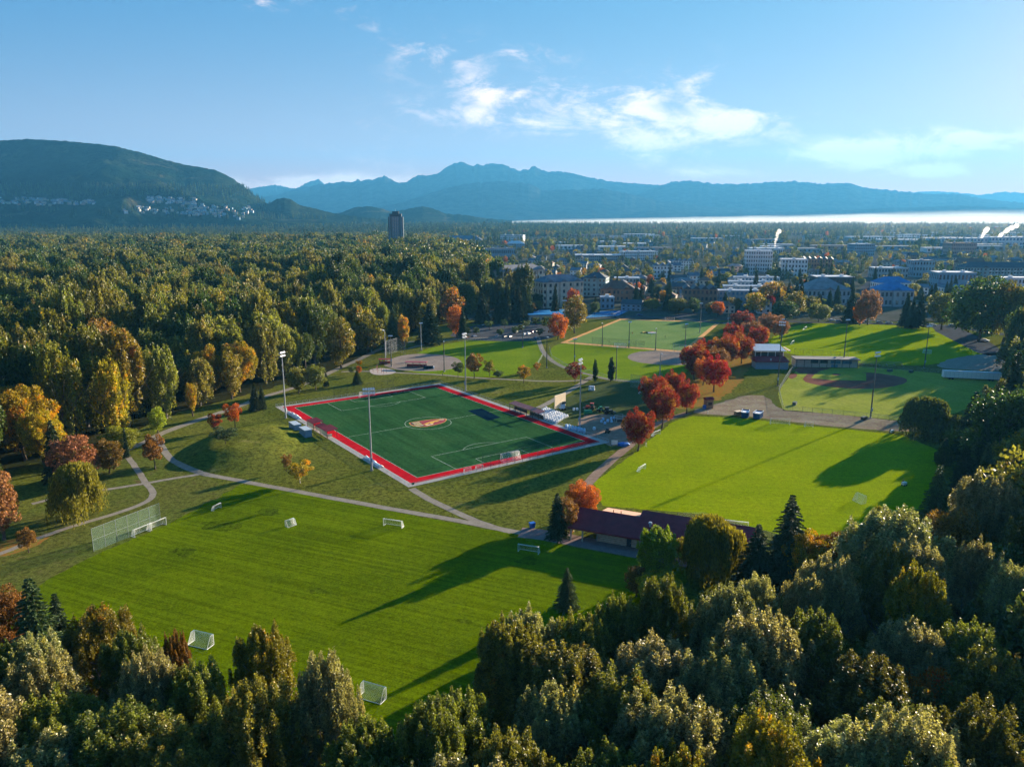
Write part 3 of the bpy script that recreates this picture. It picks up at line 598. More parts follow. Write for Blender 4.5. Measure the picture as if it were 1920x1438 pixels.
# ------------------------------------------------------------------ the artificial turf pitch
c4 = [G(552, 763), G(817, 727), G(1102, 828), G(777, 895)]
TC = sum(c4, Vector())/4
ul = ((c4[3]-c4[0])+(c4[2]-c4[1])).normalized(); vl = Vector((-ul.y, ul.x, 0))
if vl.dot(c4[1]-c4[0]) < 0: vl = -vl
TL = ((c4[3]-c4[0]).length+(c4[2]-c4[1]).length)/4; TW = ((c4[1]-c4[0]).length+(c4[2]-c4[3]).length)/4
TANG = math.atan2(ul.y, ul.x)
def T(u, v, z=0.0): p = TC+ul*u+vl*v; return Vector((p.x, p.y, z))
def rect(a, b, c, d, e=0): return [T(a-e, c-e), T(b+e, c-e), T(b+e, d+e), T(a-e, d+e)]
def line_strip(mb, pts, w=.14, z=0.058, closed=False):
    n = len(pts)
    for i in range(n if closed else n-1):
        a, b = pts[i], pts[(i+1) % n]; d = (b-a).normalized(); q = Vector((-d.y, d.x, 0))*w/2; 
        mb.add([(p.x, p.y, z) for p in (a-q, b-q, b+q, a+q)], [(0, 1, 2, 3)])
def build_pitch():
    sheet('concrete_surround', rect(-TL, TL, -TW, TW, 6.2), 'concrete', 6, rag=0)
    # the west side surround is wider
    sheet('red_border', rect(-TL, TL, -TW, TW, 3.9), 'red_rubber', 7, rag=0)
    sheet('turf_pitch', rect(-TL, TL, -TW, TW), 'turf', 8, rag=0)
    mb = MB(); l, w = TL-.15, TW-.15
    line_strip(mb, [T(-l, -w), T(l, -w), T(l, w), T(-l, w)], .16, closed=True); line_strip(mb, [T(0, -w), T(0, w)])
    line_strip(mb, [T(9.15*math.cos(a), 9.15*math.sin(a)) for a in [k*math.tau/64 for k in range(64)]], .16, closed=True)
    for s in (-1, 1):
        line_strip(mb, [T(s*l, -20.2), T(s*(l-16.5), -20.2), T(s*(l-16.5), 20.2), T(s*l, 20.2)]); line_strip(mb, [T(s*l, -9.2), T(s*(l-5.5), -9.2), T(s*(l-5.5), 9.2), T(s*l, 9.2)])
        aa = math.acos(5.5/9.15); line_strip(mb, [T(s*(l-11-9.15*math.cos(a)), 9.15*math.sin(a)) for a in [-aa+2*aa*k/20 for k in range(21)]])
    tag(mb.obj('pitch_markings', M['line_white']), kind='structure')
    # crest in the centre circle: shield with its tip to the right of the picture (towards +v)
    def C(a, b): return T(b, a)      # a along the half-way line, b across
    t = thing('field_crest', 'maroon and gold shield crest laid in the centre circle of the green turf', 'crest', T(0, 0, 0))
    def flat(name, pts, mat, lev):
        m = MB(); c0 = T(0, 0); m.add([(p.x-c0.x, p.y-c0.y, .056+.005*lev) for p in pts], [tuple(range(len(pts)))]); me = m.data(name, M[mat])
        if me.polygons[0].normal.z < 0: me.flip_normals()
        link(name, me, t)
    # image axes: screen right direction in field coordinates
    ex = Vector((1, 0, 0)); eu = ex.dot(ul); ev = ex.dot(vl)
    def S(x, y): return T(0, 0)+Vector((x, y, 0))     # world metres: x = picture right, y = away
    L, Wd = 9.2, 4.9
    ang = R(16)
    def Q(a, b):
        x, y = a*L/1.0, b*Wd; return S((x*math.cos(ang)-y*math.sin(ang))*.83, (x*math.sin(ang)+y*math.cos(ang))*1.0)
    out = [(-.93, .55), (-.45, .78), (0, .92), (.5, .95), (.95, .82), (1.0, .78), (.97, .35), (.85, -.1), (.6, -.5), (.2, -.82), (-.15, -1.0), (-.45, -.92), (-.75, -.55), (-.9, 0.0)]
    flat('crest_edge', [Q(a*1.04, b*1.07) for a, b in out], 'crest_gold', 1); flat('crest_field', [Q(a, b) for a, b in out], 'crest_maroon', 2)
    flat('crest_panel', [Q(-.88, .5), Q(-.40, .70), Q(-.25, -.85), Q(-.47, -.85), Q(-.72, -.5), Q(-.85, 0)], 'crest_black', 3)
    for k in range(5): flat('crest_band', [Q(-.80+.02*k, .42-.26*k), Q(-.42+.03*k, .60-.26*k), Q(-.40+.03*k, .46-.26*k), Q(-.76+.02*k, .30-.26*k)], 'crest_gold' if k % 2 else 'crest_cream', 4)
    flat('crest_beast', [Q(-.28, -.35), Q(-.1, 0), Q(.1, .28), Q(.35, .50), Q(.6, .66), Q(.72, .60), Q(.5, .36), Q(.62, .12), Q(.36, .2), Q(.3, -.08), Q(.15, -.42), Q(.08, .02), Q(-.1, -.5)], 'crest_gold', 3)
    flat('crest_scroll', [Q(.62, .78), Q(.9, .74), Q(.88, .55), Q(.66, .6)], 'crest_cream', 3); flat('crest_scroll', [Q(-.2, -.55), Q(.2, -.35), Q(.25, -.5), Q(-.12, -.75)], 'crest_cream', 3)
    # dark cover
    m = MB(); 
    cv = gpoly([(877, 770), (903, 766), (939, 783), (915, 789)])
    m.add([(p.x, p.y, .09) for p in cv]+[(p.x, p.y, .05) for p in cv], [(3, 2, 1, 0), (0, 1, 5, 4), (1, 2, 6, 5), (2, 3, 7, 6), (3, 0, 4, 7)]); o = m.obj('turf_cover', M['cover_navy']); o.data.flip_normals()
    tag(o, 'dark navy rectangular cover lying flat on the turf pitch', 'ground cover')
build_pitch()

# ------------------------------------------------------------------ fences
PANEL = {}
def fence(label, pts, h, gap=3.0, mat='chain_link', post='galvanised', closed=False, name='chain_link_fence', group=None, thick=0.045):
    t = thing(name, label, 'fence', pts[0], 0, group); o0 = Vector(pts[0]); n = len(pts); PM, RM = M[post], M[mat]
    pm = MB().tube((0, 0, 0), (0, 0, h), thick, n=5).data('fence_post', PM)
    for i in range(n if closed else n-1):
        a, b = Vector(pts[i]), Vector(pts[(i+1) % n]); d = b-a; k = max(1, round(d.length/gap)); st = d.length/k; az = math.atan2(d.y, d.x)
        pv = np.array([(0, 0, .05), (st, 0, .05), (st, 0, h-.02), (0, 0, h-.02)]); pn = npmesh('fence_panel', pv, np.array([[0, 1, 2, 3]]), uv=pv[:, [0, 2]]); pn.materials.append(RM)
        rl = MB().tube((0, 0, h), (st, 0, h), thick*.7, n=4).data('fence_rail', PM)
        for j in range(k):
            p = a+d*(j/k)-o0
            link('fence_post', pm, t, loc=p); link('mesh_panel', pn, t, loc=p, rot=(0, 0, az)); link('top_rail', rl, t, loc=p, rot=(0, 0, az))
            if h > 4:
                link('mid_rail', rl, t, loc=p-Vector((0, 0, h/2)), rot=(0, 0, az))
    if not closed: link('fence_post', pm, t, loc=Vector(pts[-1])-o0)
    return t
def build_fences():
    e = 6.0
    fence('waist high chain link fence around the red bordered turf pitch', [T(TL+e, 8), T(TL+e, -TW-e), T(-TL-e, -TW-e), T(-TL-e, TW+e), T(TL+e, TW+e), T(TL+e, 18)], 1.2, 3.0)
    fence('tall mesh screen behind the white goal at the near end of the turf', [T(TL+e, 18), T(TL+e, -14)], 5.0, 3.2, 'chain_link_dark', 'dark_steel')
    fence('tall mesh screen behind the goal at the far end of the turf', [T(-TL-e-.3, -14), T(-TL-e-.3, 16)], 5.0, 3.2, 'chain_link_dark', 'dark_steel')
    g = gpoly([(176, 1034), (302, 983)]); fence('tall green net backstop behind the joined goals', g, 6.0, 3.0, 'net_green', 'galvanised', name='backstop_net')
    fence('low chain link fence along the south of the ball park', gpoly([(1468, 770), (1560, 778), (1690, 792), (1740, 790)]), 2.4, 4, 'chain_link', 'dark_steel')
    fence('low chain link fence from the grandstand to the ball park corner', gpoly([(1490, 690), (1478, 705), (1460, 735), (1468, 770)]), 2.4, 4, 'chain_link', 'galvanised')
    fence('tall chain link fence behind the dugout building', gpoly([(1488, 676), (1540, 680), (1590, 685)]), 7.0, 4.5, 'chain_link_dark', 'dark_steel')
    fence('chain link fence along the outfield track of the ball park', gpoly([(1600, 688), (1700, 696), (1770, 700)]), 2.6, 5, 'chain_link', 'dark_steel')
    fence('chain link fence along the southern edge of the orange bordered field', gpoly([(1052, 644), (1284, 662)]), 1.3, 6, 'chain_link', 'dark_steel')
    fence('tall dark screen behind the goal of the orange bordered field', gpoly([(1110, 647), (1208, 654)]), 5.0, 6, 'chain_link_dark', 'dark_steel')
    fence('pale chain link fence beside the winding path of the middle ball field', gpoly([(1030, 655), (1035, 672), (1062, 688), (1105, 700), (1160, 716), (1225, 722)]), 1.8, 6, 'chain_link', 'galvanised')
    fence('curved chain link outfield fence of the western ball field', gpoly([(800, 640), (860, 640), (940, 638), (990, 634), (1012, 650), (1018, 668), (1005, 690)]), 1.8, 6, 'chain_link', 'galvanised')
    # backstop of the western ball field: three tall faces
    b = gpoly([(723, 680), (724, 666), (745, 660), (760, 664)]); fence('tall chain link backstop behind home plate of the western ball field', b, 8.5, 4, 'chain_link', 'galvanised', name='ball_backstop')
    b = gpoly([(1262, 660), (1285, 662), (1300, 672)]); fence('small chain link backstop beside the red maples', b, 5.0, 4, 'chain_link', 'galvanised', name='ball_backstop')
    fence('tall dark net on the east side of the worn practice area', gpoly([(1182, 726), (1215, 733), (1242, 724)]), 6.5, 5, 'net_green', 'dark_steel')
    fence('chain link fence between the practice field and the field house', gpoly([(1270, 975), (1320, 975), (1400, 1000), (1470, 1020)]), 2.2, 3.5, 'chain_link', 'dark_steel')
    fence('long low fence by the dirt path west of the practice area', gpoly([(1205, 757), (1245, 728)]), 1.2, 4, 'chain_link', 'timber')
build_fences()

# ------------------------------------------------------------------ floodlight masts
def floodlight(label, px, py, h, rows=2, cols=5, rz=None, dark=False, group='floodlight masts around the park fields'):
    g = G(px, py); t = thing('floodlight_mast', label, 'floodlight', (g.x, g.y, 0), rz or 0, group); mt = M['dark_steel'] if dark else M['galvanised']
    MB().path([(0, 0, 0), (0, 0, h*.35), (0, 0, h)], [.32, .26, .15], 8).obj('pole', mt, t); MB().tube((0, 0, 0), (0, 0, .5), .5, .5, 8).obj('footing', M['concrete'], t)
    if cols == 1:
        MB().tube((0, 0, h-.2), (0, -1.0, h+.1), .08, .06, 5).obj('bracket', mt, t); MB().box(-.35, .35, -1.7, -.8, h-.05, h+.25).obj('lamp', M['white_paint'], t); return t
    w = cols*.78
    lm = LAMP['m']
    for r in range(rows):
        z = h-.3-r*1.35; arm = MB().box(-w/2, w/2, -.09, .09, z-.07, z+.07).obj('crossarm', mt, t)
        for c in range(cols):
            x = (c-(cols-1)/2)*.78; link('lamp', lm, arm, loc=(x, -.25, z+.30), rot=(R(-35), 0, 0))
    MB().box(-.3, .3, -.55, -.2, 3, 4.3).obj('control_box', M['shed_blue'], t)
    return t
_m = MB(); _m.tube((0, -.35, 0), (0, .3, 0), .40, .22, 8); LAMP = {'m': _m.data('lamp', M['white_paint'])}
def build_lights():
    a = TANG
    floodlight('two row floodlight mast on the near left side of the turf', 697, 882, 27, rz=a+math.pi/2-.3)
    floodlight('two row floodlight mast by the left corner of the turf, above the blue sheds', 536, 784, 27, cols=4, rz=a+math.pi/2+.6)
    floodlight('two row floodlight mast beyond the far side of the turf, near the goal end', 873, 733, 27, rz=a-math.pi/2+.5)
    floodlight('two row floodlight mast among the stacked white bags', 1087, 803, 27, rz=a-math.pi/2+.5)
    floodlight('dark floodlight mast standing on the dirt track south of the ball park', 1632, 784, 27, 2, 4, 0.5, True)
    floodlight('dark floodlight mast in front of the grandstand', 1458, 724, 31, 2, 4, -0.4, True)
    for lab, x, y, ty, c in [('slim mast behind the dugout building of the ball park', 1581, 686, 600, 4), ('slim mast at the far right of the northern grass field', 1733, 690, 612, 4), ('single lamp mast south of the western ball field, left of the small round tree', 833, 697, 640, 1),
        ('pale mast at the wood edge behind the western ball field', 790, 656, 606, 3), ('pale mast left of the chain link backstop', 723, 679, 619, 1), ('dark T shaped mast in front of the chain link backstop', 734, 687, 630, 3),
        ('mast in front of the parked cars and the western outfield', 980, 652, 612, 1), ('dark mast where the winding path bends', 1025, 690, 632, 1), ('dark T shaped mast at the west side of the middle ball field', 1077, 680, 636, 3),
        ('dark mast on the middle ball field behind the column trees', 1155, 712, 650, 1), ('mast on the orange border left of the goal screen', 1129, 650, 606, 1), ('twin mast by the goal of the orange bordered field', 1179, 652, 604, 3),
        ('mast on the orange border right of the goal screen', 1229, 657, 616, 1), ('pale mast on the grey infield', 1237, 706, 663, 1), ('mast near the right corner of the orange bordered field', 1284, 660, 608, 3), ('mast beside the large yellow green tree', 1058, 634, 564, 4),
        ('mast behind the far corner of the orange bordered field', 1312, 624, 569, 3), ('mast behind the dark red maple', 1364, 606, 547, 3), ('tall mast behind the red maples by the northern field', 1465, 640, 599, 3)]:
        floodlight(lab, x, y, HT(x, y, ty), 1, c, random.uniform(-.6, .6), dark=('pale' not in lab))
build_lights()

# ------------------------------------------------------------------ goals
def goal(label, px, py, w, h, d, yaw, group='portable soccer goals'):
    g = G(px, py); t = thing('soccer_goal', label, 'goal', (g.x, g.y, 0), yaw, group); r = .065 if w > 3.5 else .05; wm = M['white_paint']
    for s in (-1, 1):
        MB().tube((s*w/2, 0, 0), (s*w/2, 0, h), r).obj('post', wm, t); MB().path([(s*w/2, 0, h), (s*w/2, d*.4, h*.97), (s*w/2, d, .05)], [r*.7, r*.6, r*.6], 5).obj('side_bar', wm, t)
        MB().tube((s*w/2, 0, .04), (s*w/2, d, .04), r*.8, n=5).obj('ground_bar', wm, t)
    MB().tube((-w/2-r, 0, h), (w/2+r, 0, h), r).obj('crossbar', wm, t); MB().tube((-w/2, d, .05), (w/2, d, .05), r*.8, n=5).obj('back_bar', wm, t)
    V = np.array([(-w/2, d*.4, h*.97), (w/2, d*.4, h*.97), (w/2, d, .06), (-w/2, d, .06), (-w/2, 0, h), (w/2, 0, h), (-w/2, 0, .05), (w/2, 0, .05)])
    uv = np.array([(0, h), (w, h), (w, 0), (0, 0), (0, h+.8), (w, h+.8), (-d, 0), (w+d, 0)])
    me = npmesh('net', V, np.array([[0, 1, 2, 3], [4, 5, 1, 0], [6, 4, 0, 3], [5, 7, 2, 1]]), uv=uv); me.materials.append(M['goal_net']); link('net', me, t)
    return t
def build_goals():
    G_ = goal
    yb = math.atan2(*(G(302, 983)-G(176, 1034)).yx)
    G_('white goal joined to another, nearer the bottom of the green backstop net', 269, 1001, 5.0, 2.1, 1.6, yb, ); G_('white goal joined to another, at the farther end of the green backstop net', 297, 990, 5.0, 2.1, 1.6, yb)
    G_('tiny white goal near the tree shadow on the far left of the near field', 408, 955, 2.8, 1.5, 1.0, yb+.1); G_('small white goal alone in the upper left of the near field', 543, 984, 2.6, 1.6, 1.3, -2.3)
    G_('white goal on the near field below the gravel path', 736, 988, 5.4, 2.0, 1.4, math.pi-.35+math.pi); G_('white goal in the building shadow on the near field', 990, 1037, 5.2, 2.0, 1.5, math.pi-.35+math.pi)
    G_('large white goal seen from behind above the foreground trees', 383, 1204, 4.6, 2.2, 1.9, -.35+math.pi); G_('white goal half hidden by the foreground cottonwoods', 703, 1303, 4.6, 2.2, 1.8, -.42+math.pi)
    G_('small white goal by the dirt path corner of the bright field', 1205, 882, 4.2, 1.7, 1.2, 0.95); G_('small white goal under the isolated red maple', 1232, 816, 4.6, 1.7, 1.2, 0.85)
    G_('wide white goal south of the dirt track on the bright field', 1463, 796, 7.3, 2.4, 1.6, math.pi-.12+math.pi); G_('narrow white goal right of the wide one by the dirt track', 1517, 801, 3.0, 2.1, 1.6, -.1)
    G_('tall white goal in the tree shadow at the right of the bright field', 1615, 940, 3.4, 2.2, 1.7, 1.9); G_('white goal behind the golden willow', 1378, 993, 6.5, 2.4, 1.7, -.30)
    gy = TANG+math.pi/2
    p = PJ(*T(TL+1.2, 0).xy); goal('white goal at the near end of the turf, on the red border', p[0], p[1], 7.3, 2.44, 1.6, gy+math.pi); p = PJ(*T(-TL-1.2, 0).xy); goal('white goal at the far end of the turf', p[0], p[1], 7.3, 2.44, 1.6, gy)
    p = PJ(*T(TL+5.0, -19).xy); goal('small white goal folded against the fence at the near end of the turf', p[0], p[1], 2.6, 1.6, .8, gy); p = PJ(*T(TL+5.0, -14.5).xy); goal('second small white goal folded against the fence nearer the big goal', p[0], p[1], 2.6, 1.6, .8, gy)
    goal('white goal on the orange bordered field in front of the dark screen', 1163, 651, 7.3, 2.4, 1.6, -.1+math.pi); goal('distant white goal at the top of the orange bordered field', 1256, 601, 7.3, 2.4, 1.6, -.02)
    goal('white goal lying on the northern field near its left edge', 1511, 618, 5, 2, 1.5, .9); goal('small white goal behind the grandstand', 1487, 645, 5, 2, 1.2, 1.0); goal('white goal in shade at the right of the northern field', 1739, 662, 4.5, 2, 1.5, 2.2)
    for k, (u, lab) in enumerate([(-42, 'long white tarpaulin on the concrete above the first sheds'), (33, 'long white tarpaulin on the concrete beside the near floodlight mast')]):
        m = MB(); L = 13
        pts = [(-L/2+L*i/12, random.uniform(-.25, .25)) for i in range(13)]
        for i in range(12):
            (a, da), (b, db) = pts[i], pts[i+1]
            m.add([(a, -.7+da, .05), (b, -.7+db, .05), (b, db*.5, .55+db), (a, da*.5, .55+da), (b, .7+db, .05), (a, .7+da, .05)], [(0, 1, 2, 3), (3, 2, 4, 5)])
        o = m.obj('tarpaulin', M['white_paint']); o.location = T(u, -TW-4.3, .04); o.rotation_euler = (0, 0, TANG); tag(o, lab, 'tarpaulin')
build_goals()

# ------------------------------------------------------------------ turf side structures
OW = ['first', 'second', 'third', 'fourth', 'fifth', 'sixth', 'seventh', 'eighth', 'ninth']
def build_turfside():
    def shelter(label, u, wd, dp, h):
        p = T(u, -TW-4.6); t = thing('team_shelter', label, 'dugout', p, TANG, 'maroon roofed team shelters')
        MB().add([(-wd/2-.3, -dp/2-.4, h-.35), (wd/2+.3, -dp/2-.4, h-.35), (wd/2+.3, dp/2+.5, h+.1), (-wd/2-.3, dp/2+.5, h+.1), (-wd/2-.3, -dp/2-.4, h-.2), (wd/2+.3, -dp/2-.4, h-.2), (wd/2+.3, dp/2+.5, h+.25), (-wd/2-.3, dp/2+.5, h+.25)], [(3, 2, 1, 0), (4, 5, 6, 7), (0, 1, 5, 4), (1, 2, 6, 5), (2, 3, 7, 6), (3, 0, 4, 7)]).obj('roof', M['maroon_roof'], t)
        MB().box(-wd/2, wd/2, -dp/2, -dp/2+.12, .7, h-.5).obj('back_wall', M['cream_panel'], t)
        for s in (-1, 1):
            for q in (-1, 1): MB().box(s*wd/2-.08, s*wd/2+.08, q*dp/2-.08, q*dp/2+.08, 0, h-.2).obj('post', M['maroon_light'], t)
            MB().box(s*wd/2-.03, s*wd/2+.03, -dp/2+.14, 0, .7, h*.55).obj('side_panel', M['cream_panel'], t)
        MB().box(-wd/2+.3, wd/2-.3, -dp/2+.3, -dp/2+.75, .42, .5).obj('bench', M['timber'], t)
    shelter('maroon roofed team shelter at the upper end of the row, behind the farther blue shed', -19.5, 6.6, 3.4, 2.9); shelter('smallest maroon roofed shelter, in the middle of the row', -12.8, 4.6, 2.4, 2.5); shelter('maroon roofed team shelter at the lower end of the row, nearest the camera', -5.6, 6.8, 3.8, 3.1)
    def shed(label, u, v):
        p = T(u, v); t = thing('storage_shed', label, 'shed', (p.x, p.y, 0), TANG, 'pale blue storage sheds')
        MB().box(-3, 3, -1.35, 1.35, .15, 2.9).obj('body', M['shed_blue'], t); MB().box(-3.1, 3.1, -1.45, 1.45, 2.9, 3.05).obj('roof', M['shed_roof'], t); MB().box(-3.05, 3.05, -1.4, 1.4, 0, .15).obj('skid', M['dark_steel'], t)
        for s in (-.68, .68): MB().box(3.003, 3.06, s-.6, s+.6, .3, 2.75).obj('door', M['shed_blue'], t)
        for k in range(9): MB().box(-2.8+k*.66, -2.65+k*.66, -1.39, -1.352, .3, 2.8).obj('rib', M['shed_blue'], t)
    shed('pale blue storage shed farther from the camera, left of the shelters', -20.0, -TW-12.2); shed('pale blue storage shed nearer the camera, left of the shelters', -10.5, -TW-11.6)
    # covered bench on the far side of the turf
    p = T(12, TW+5.0); t = thing('covered_bench', 'long open shelter with red roof beyond the far touchline of the turf', 'shelter', p, TANG)
    MB().add([(-10.5, -1.6, 2.9), (10.5, -1.6, 2.9), (10.5, 1.8, 3.4), (-10.5, 1.8, 3.4), (-10.5, -1.6, 3.05), (10.5, -1.6, 3.05), (10.5, 1.8, 3.55), (-10.5, 1.8, 3.55)], [(3, 2, 1, 0), (4, 5, 6, 7), (0, 1, 5, 4), (1, 2, 6, 5), (2, 3, 7, 6), (3, 0, 4, 7)]).obj('roof', plain('faded_red', (.42, .13, .11), .6, .15), t)
    for k in range(6):
        for y in (-1.4, 1.5): MB().box(-10+k*4-.09, -10+k*4+.09, y-.09, y+.09, 0, 3.0).obj('post', M['dark_steel'], t)
    for a, b in ((-10, -1), (1, 10)): MB().box(a, b, 1.0, 1.12, .2, 1.6).obj('back_panel', M['dark_steel'], t); MB().box(a, b, .3, .8, .42, .5).obj('bench', M['timber'], t)
    # scoreboard
    g = G(1050, 770); t = thing('scoreboard', 'large pale blank board standing beside the rows of white bags', 'board', (g.x, g.y, 0), R(52)); MB().box(-4, 4, -.12, .12, 1.6, 7.2).obj('board', M['cream_panel'], t)
    for x in (-3, 3): MB().box(x-.12, x+.12, .14, .38, 0, 7).obj('post', M['dark_timber'], t)
    g = G(1152, 838); t = thing('notice_sign', 'white notice board at the right corner of the turf', 'sign', (g.x, g.y, 0), R(-8)); MB().box(-1.1, 1.1, -.04, .04, .9, 2.5).obj('board', M['white_paint'], t)
    for x in (-1.0, 1.0): MB().box(x-.06, x+.06, .045, .16, 0, 2.6).obj('post', M['dark_steel'], t)
    p = T(TL+5.97, -TW-4.6); t = thing('gate_sign', 'small green sign on the corner of the turf fence nearest the camera', 'sign', p, TANG+math.pi/2); MB().box(-.45, .45, -.03, .03, .5, 1.15).obj('board', plain('sign_green', (.02, .2, .1)), t)
    g = G(1163, 836); t = thing('covered_pile', 'blue tarpaulin heap beside the white notice board', 'tarpaulin', (g.x+1, g.y, 0)); MB().blob((0, 0, .6), (2.2, 1.5, .9), 2, .2).obj('tarpaulin', M['bin_blue'], t)
    # bags
    bag = bag_mesh(); 
    o0 = G(1003, 779); a1 = (G(1042, 794)-o0); a2 = (G(1023, 768)-o0); n1, n2 = 9, 7
    for i in range(n1):
        for j in range(n2):
            p = o0+a1*(i/(n1-1))+a2*(j/(n2-1))*1.05
            lab = 'white bulk bag, %s row from the left of the packed block, %s from the turf' % (OW[i], OW[j])
            put_bag(bag, p, lab, 'white bulk bags packed in rows beside the turf', 'bag_white')
    for i in range(5):
        p = G(1044+i*4.6, 787-i*1.2); put_bag(bag, p, 'white bulk bag in the short row right of the block, %s from the left' % OW[i], 'white bulk bags in the short row', 'bag_white')
    for i in range(7):
        for j in range(2):
            p = G(1062+i*5.6, 803+i*1.5-j*3.4); put_bag(bag, p, 'pale blue bulk bag by the floodlight mast, %s row, %s from the left' % (['front', 'back'][j], OW[i]), 'pale blue bulk bags around the mast', 'bag_blue')
    for i in range(3):
        for k in range(2): put_bag(bag, G(1106+i*3.6, 732+i*.2), 'white bulk bag of the stacked pile, %s layer, %s from the left' % (['lower', 'upper'][k], OW[i]), 'white bulk bags of the stacked pile', 'bag_white', z=k*1.15)
    for k, (x, y) in enumerate([(1128, 792), (1134, 795), (1140, 791), (1146, 787), (1147, 792), (1151, 785), (1131, 788)]): put_bag(bag, G(x, y), 'pale blue bag in the loose heap near the steel frame, %s' % ['leftmost', 'front one', 'middle one', 'behind the middle', 'right front', 'farthest back', 'left rear'][k], 'pale blue bags in the loose heap', 'bag_blue', s=.9)
    for x, y in [(1114, 806), (1076, 770), (1082, 769), (1199, 738)]:
        lab = {1114: 'single white bag lying alone on the bare ground', 1076: 'white bag left of the red tractor', 1082: 'white bag close to the red tractor wheel', 1199: 'white bag under the red maples by the dark net'}[x]
        put_bag(bag, G(x, y), lab, None, 'bag_white')
    g = G(1056, 768); t = thing('bag_filler', 'blue and dark machine with a chute in front of the pale board', 'machine', (g.x, g.y, 0), .4)
    MB().box(-1.6, .4, -1, 1, .6, 2.6).obj('hopper', M['bag_blue'], t); MB().tube((.4, 0, 1.2), (4.2, -.6, .5), .3, .25, 6).obj('chute', M['dark_steel'], t); MB().box(-.9, .9, -.8, .8, 2.6, 3.6).obj('cab', M['dark_steel'], t)
    for s in (-1, 1):
        for q in (-1, .3): MB().tube((q, s*1.05, .45), (q, s*1.3, .45), .45, n=10).obj('wheel', M['tyre'], t)
    tractor('red tractor with a front loader behind the floodlight mast', 1108, 768, 'tractor_red', 2.9); tractor('dark tractor with a tall cab beside the white bags', 1139, 776, 'dark_steel', .3); tractor('green compact tractor right of the red one', 1126, 772, 'tractor_green', 1.9, .8); tractor('small dark tractor alone near the brick path', 1139, 812, 'dark_steel', 1.2, .7)
    g = G(1102, 777); t = thing('round_tank', 'round green tank lying on the ground below the tractors', 'tank', (g.x, g.y, 0), .3); MB().tube((-1.6, 0, 1.0), (1.6, 0, 1.0), 1.0, n=12).obj('tank', M['tractor_green'], t); MB().box(-1.3, 1.3, -.6, .6, 0, .3).obj('cradle', M['dark_steel'], t)
    g = G(1162, 790); t = thing('steel_frame', 'open steel frame box at the right of the bag heap', 'frame', (g.x, g.y, 0), .3)
    for x in (-1.8, 1.8):
        for y in (-1, 1): MB().box(x-.08, x+.08, y-.08, y+.08, 0, 2.6).obj('post', M['galvanised'], t)
    for z in (1.2, 2.5):
        for y in (-1, 1): MB().box(-1.9, 1.9, y-.06, y+.06, z, z+.1).obj('rail', M['galvanised'], t)
    MB().box(-1.7, 1.7, -.9, .9, .1, 1.0).obj('load', M['dark_steel'], t)
def bag_mesh():
    m = MB(); n = 8
    rings = [(0.0, .46), (.25, .55), (.7, .56), (1.0, .46), (1.12, .15)]
    for z, r in rings:
        for k in range(n):
            a = k*math.tau/n+math.pi/8; q = 1.12 if k % 2 else 1; m.v.append((math.cos(a)*r*q, math.sin(a)*r, z))
    for i in range(len(rings)-1):
        for k in range(n): m.f.append((i*n+k, i*n+(k+1) % n, (i+1)*n+(k+1) % n, (i+1)*n+k))
    m.f.append(tuple(4*n+k for k in range(n)))
    for s in (-1, 1): m.tube((s*.4, .3, 1.0), (s*.4, -.3, 1.0), .04, n=4); 
    return m.data('bulk_bag', M['bag_white'])
def put_bag(me, p, lab, grp, mt, z=0, s=1.0):
    o = link('bulk_bag', me, None, M[mt], (p.x+random.uniform(-.1, .1), p.y+random.uniform(-.1, .1), z), (random.uniform(-.05, .05), random.uniform(-.05, .05), random.uniform(0, 3)), (s*random.uniform(.95, 1.1), s, s*random.uniform(.9, 1.15)))
    tag(o, lab, 'bag', grp)
def tractor(label, px, py, mt, rz, s=1.0):
    g = G(px, py); t = thing('tractor', label, 'tractor', (g.x, g.y, 0), rz, s=s)
    MB().box(.1, 2.2, -.45, .45, .9, 1.7).box(-1.2, .1, -.55, .55, .8, 1.3).obj('body', M[mt], t); MB().box(-1.0, .3, -.6, .6, 1.7, 2.75).obj('cab_glass', M['glass_dark'], t); MB().box(-1.15, .45, -.72, .72, 2.75, 2.9).obj('cab_roof', M[mt], t)
    for x, r in ((-.7, .85), (1.6, .5)):
        for q in (-1, 1): MB().tube((x, q*.65, r), (x, q*1.05, r), r, n=12).obj('wheel', M['tyre'], t)
    MB().box(2.9, 3.4, -1, 1, .15, .8).obj('bucket', M['dark_steel'], t)
    for q in (-1, 1): MB().box(.6, 2.9, q*.6-.06, q*.6+.06, .7, .85).obj('loader_arm', M[mt], t)

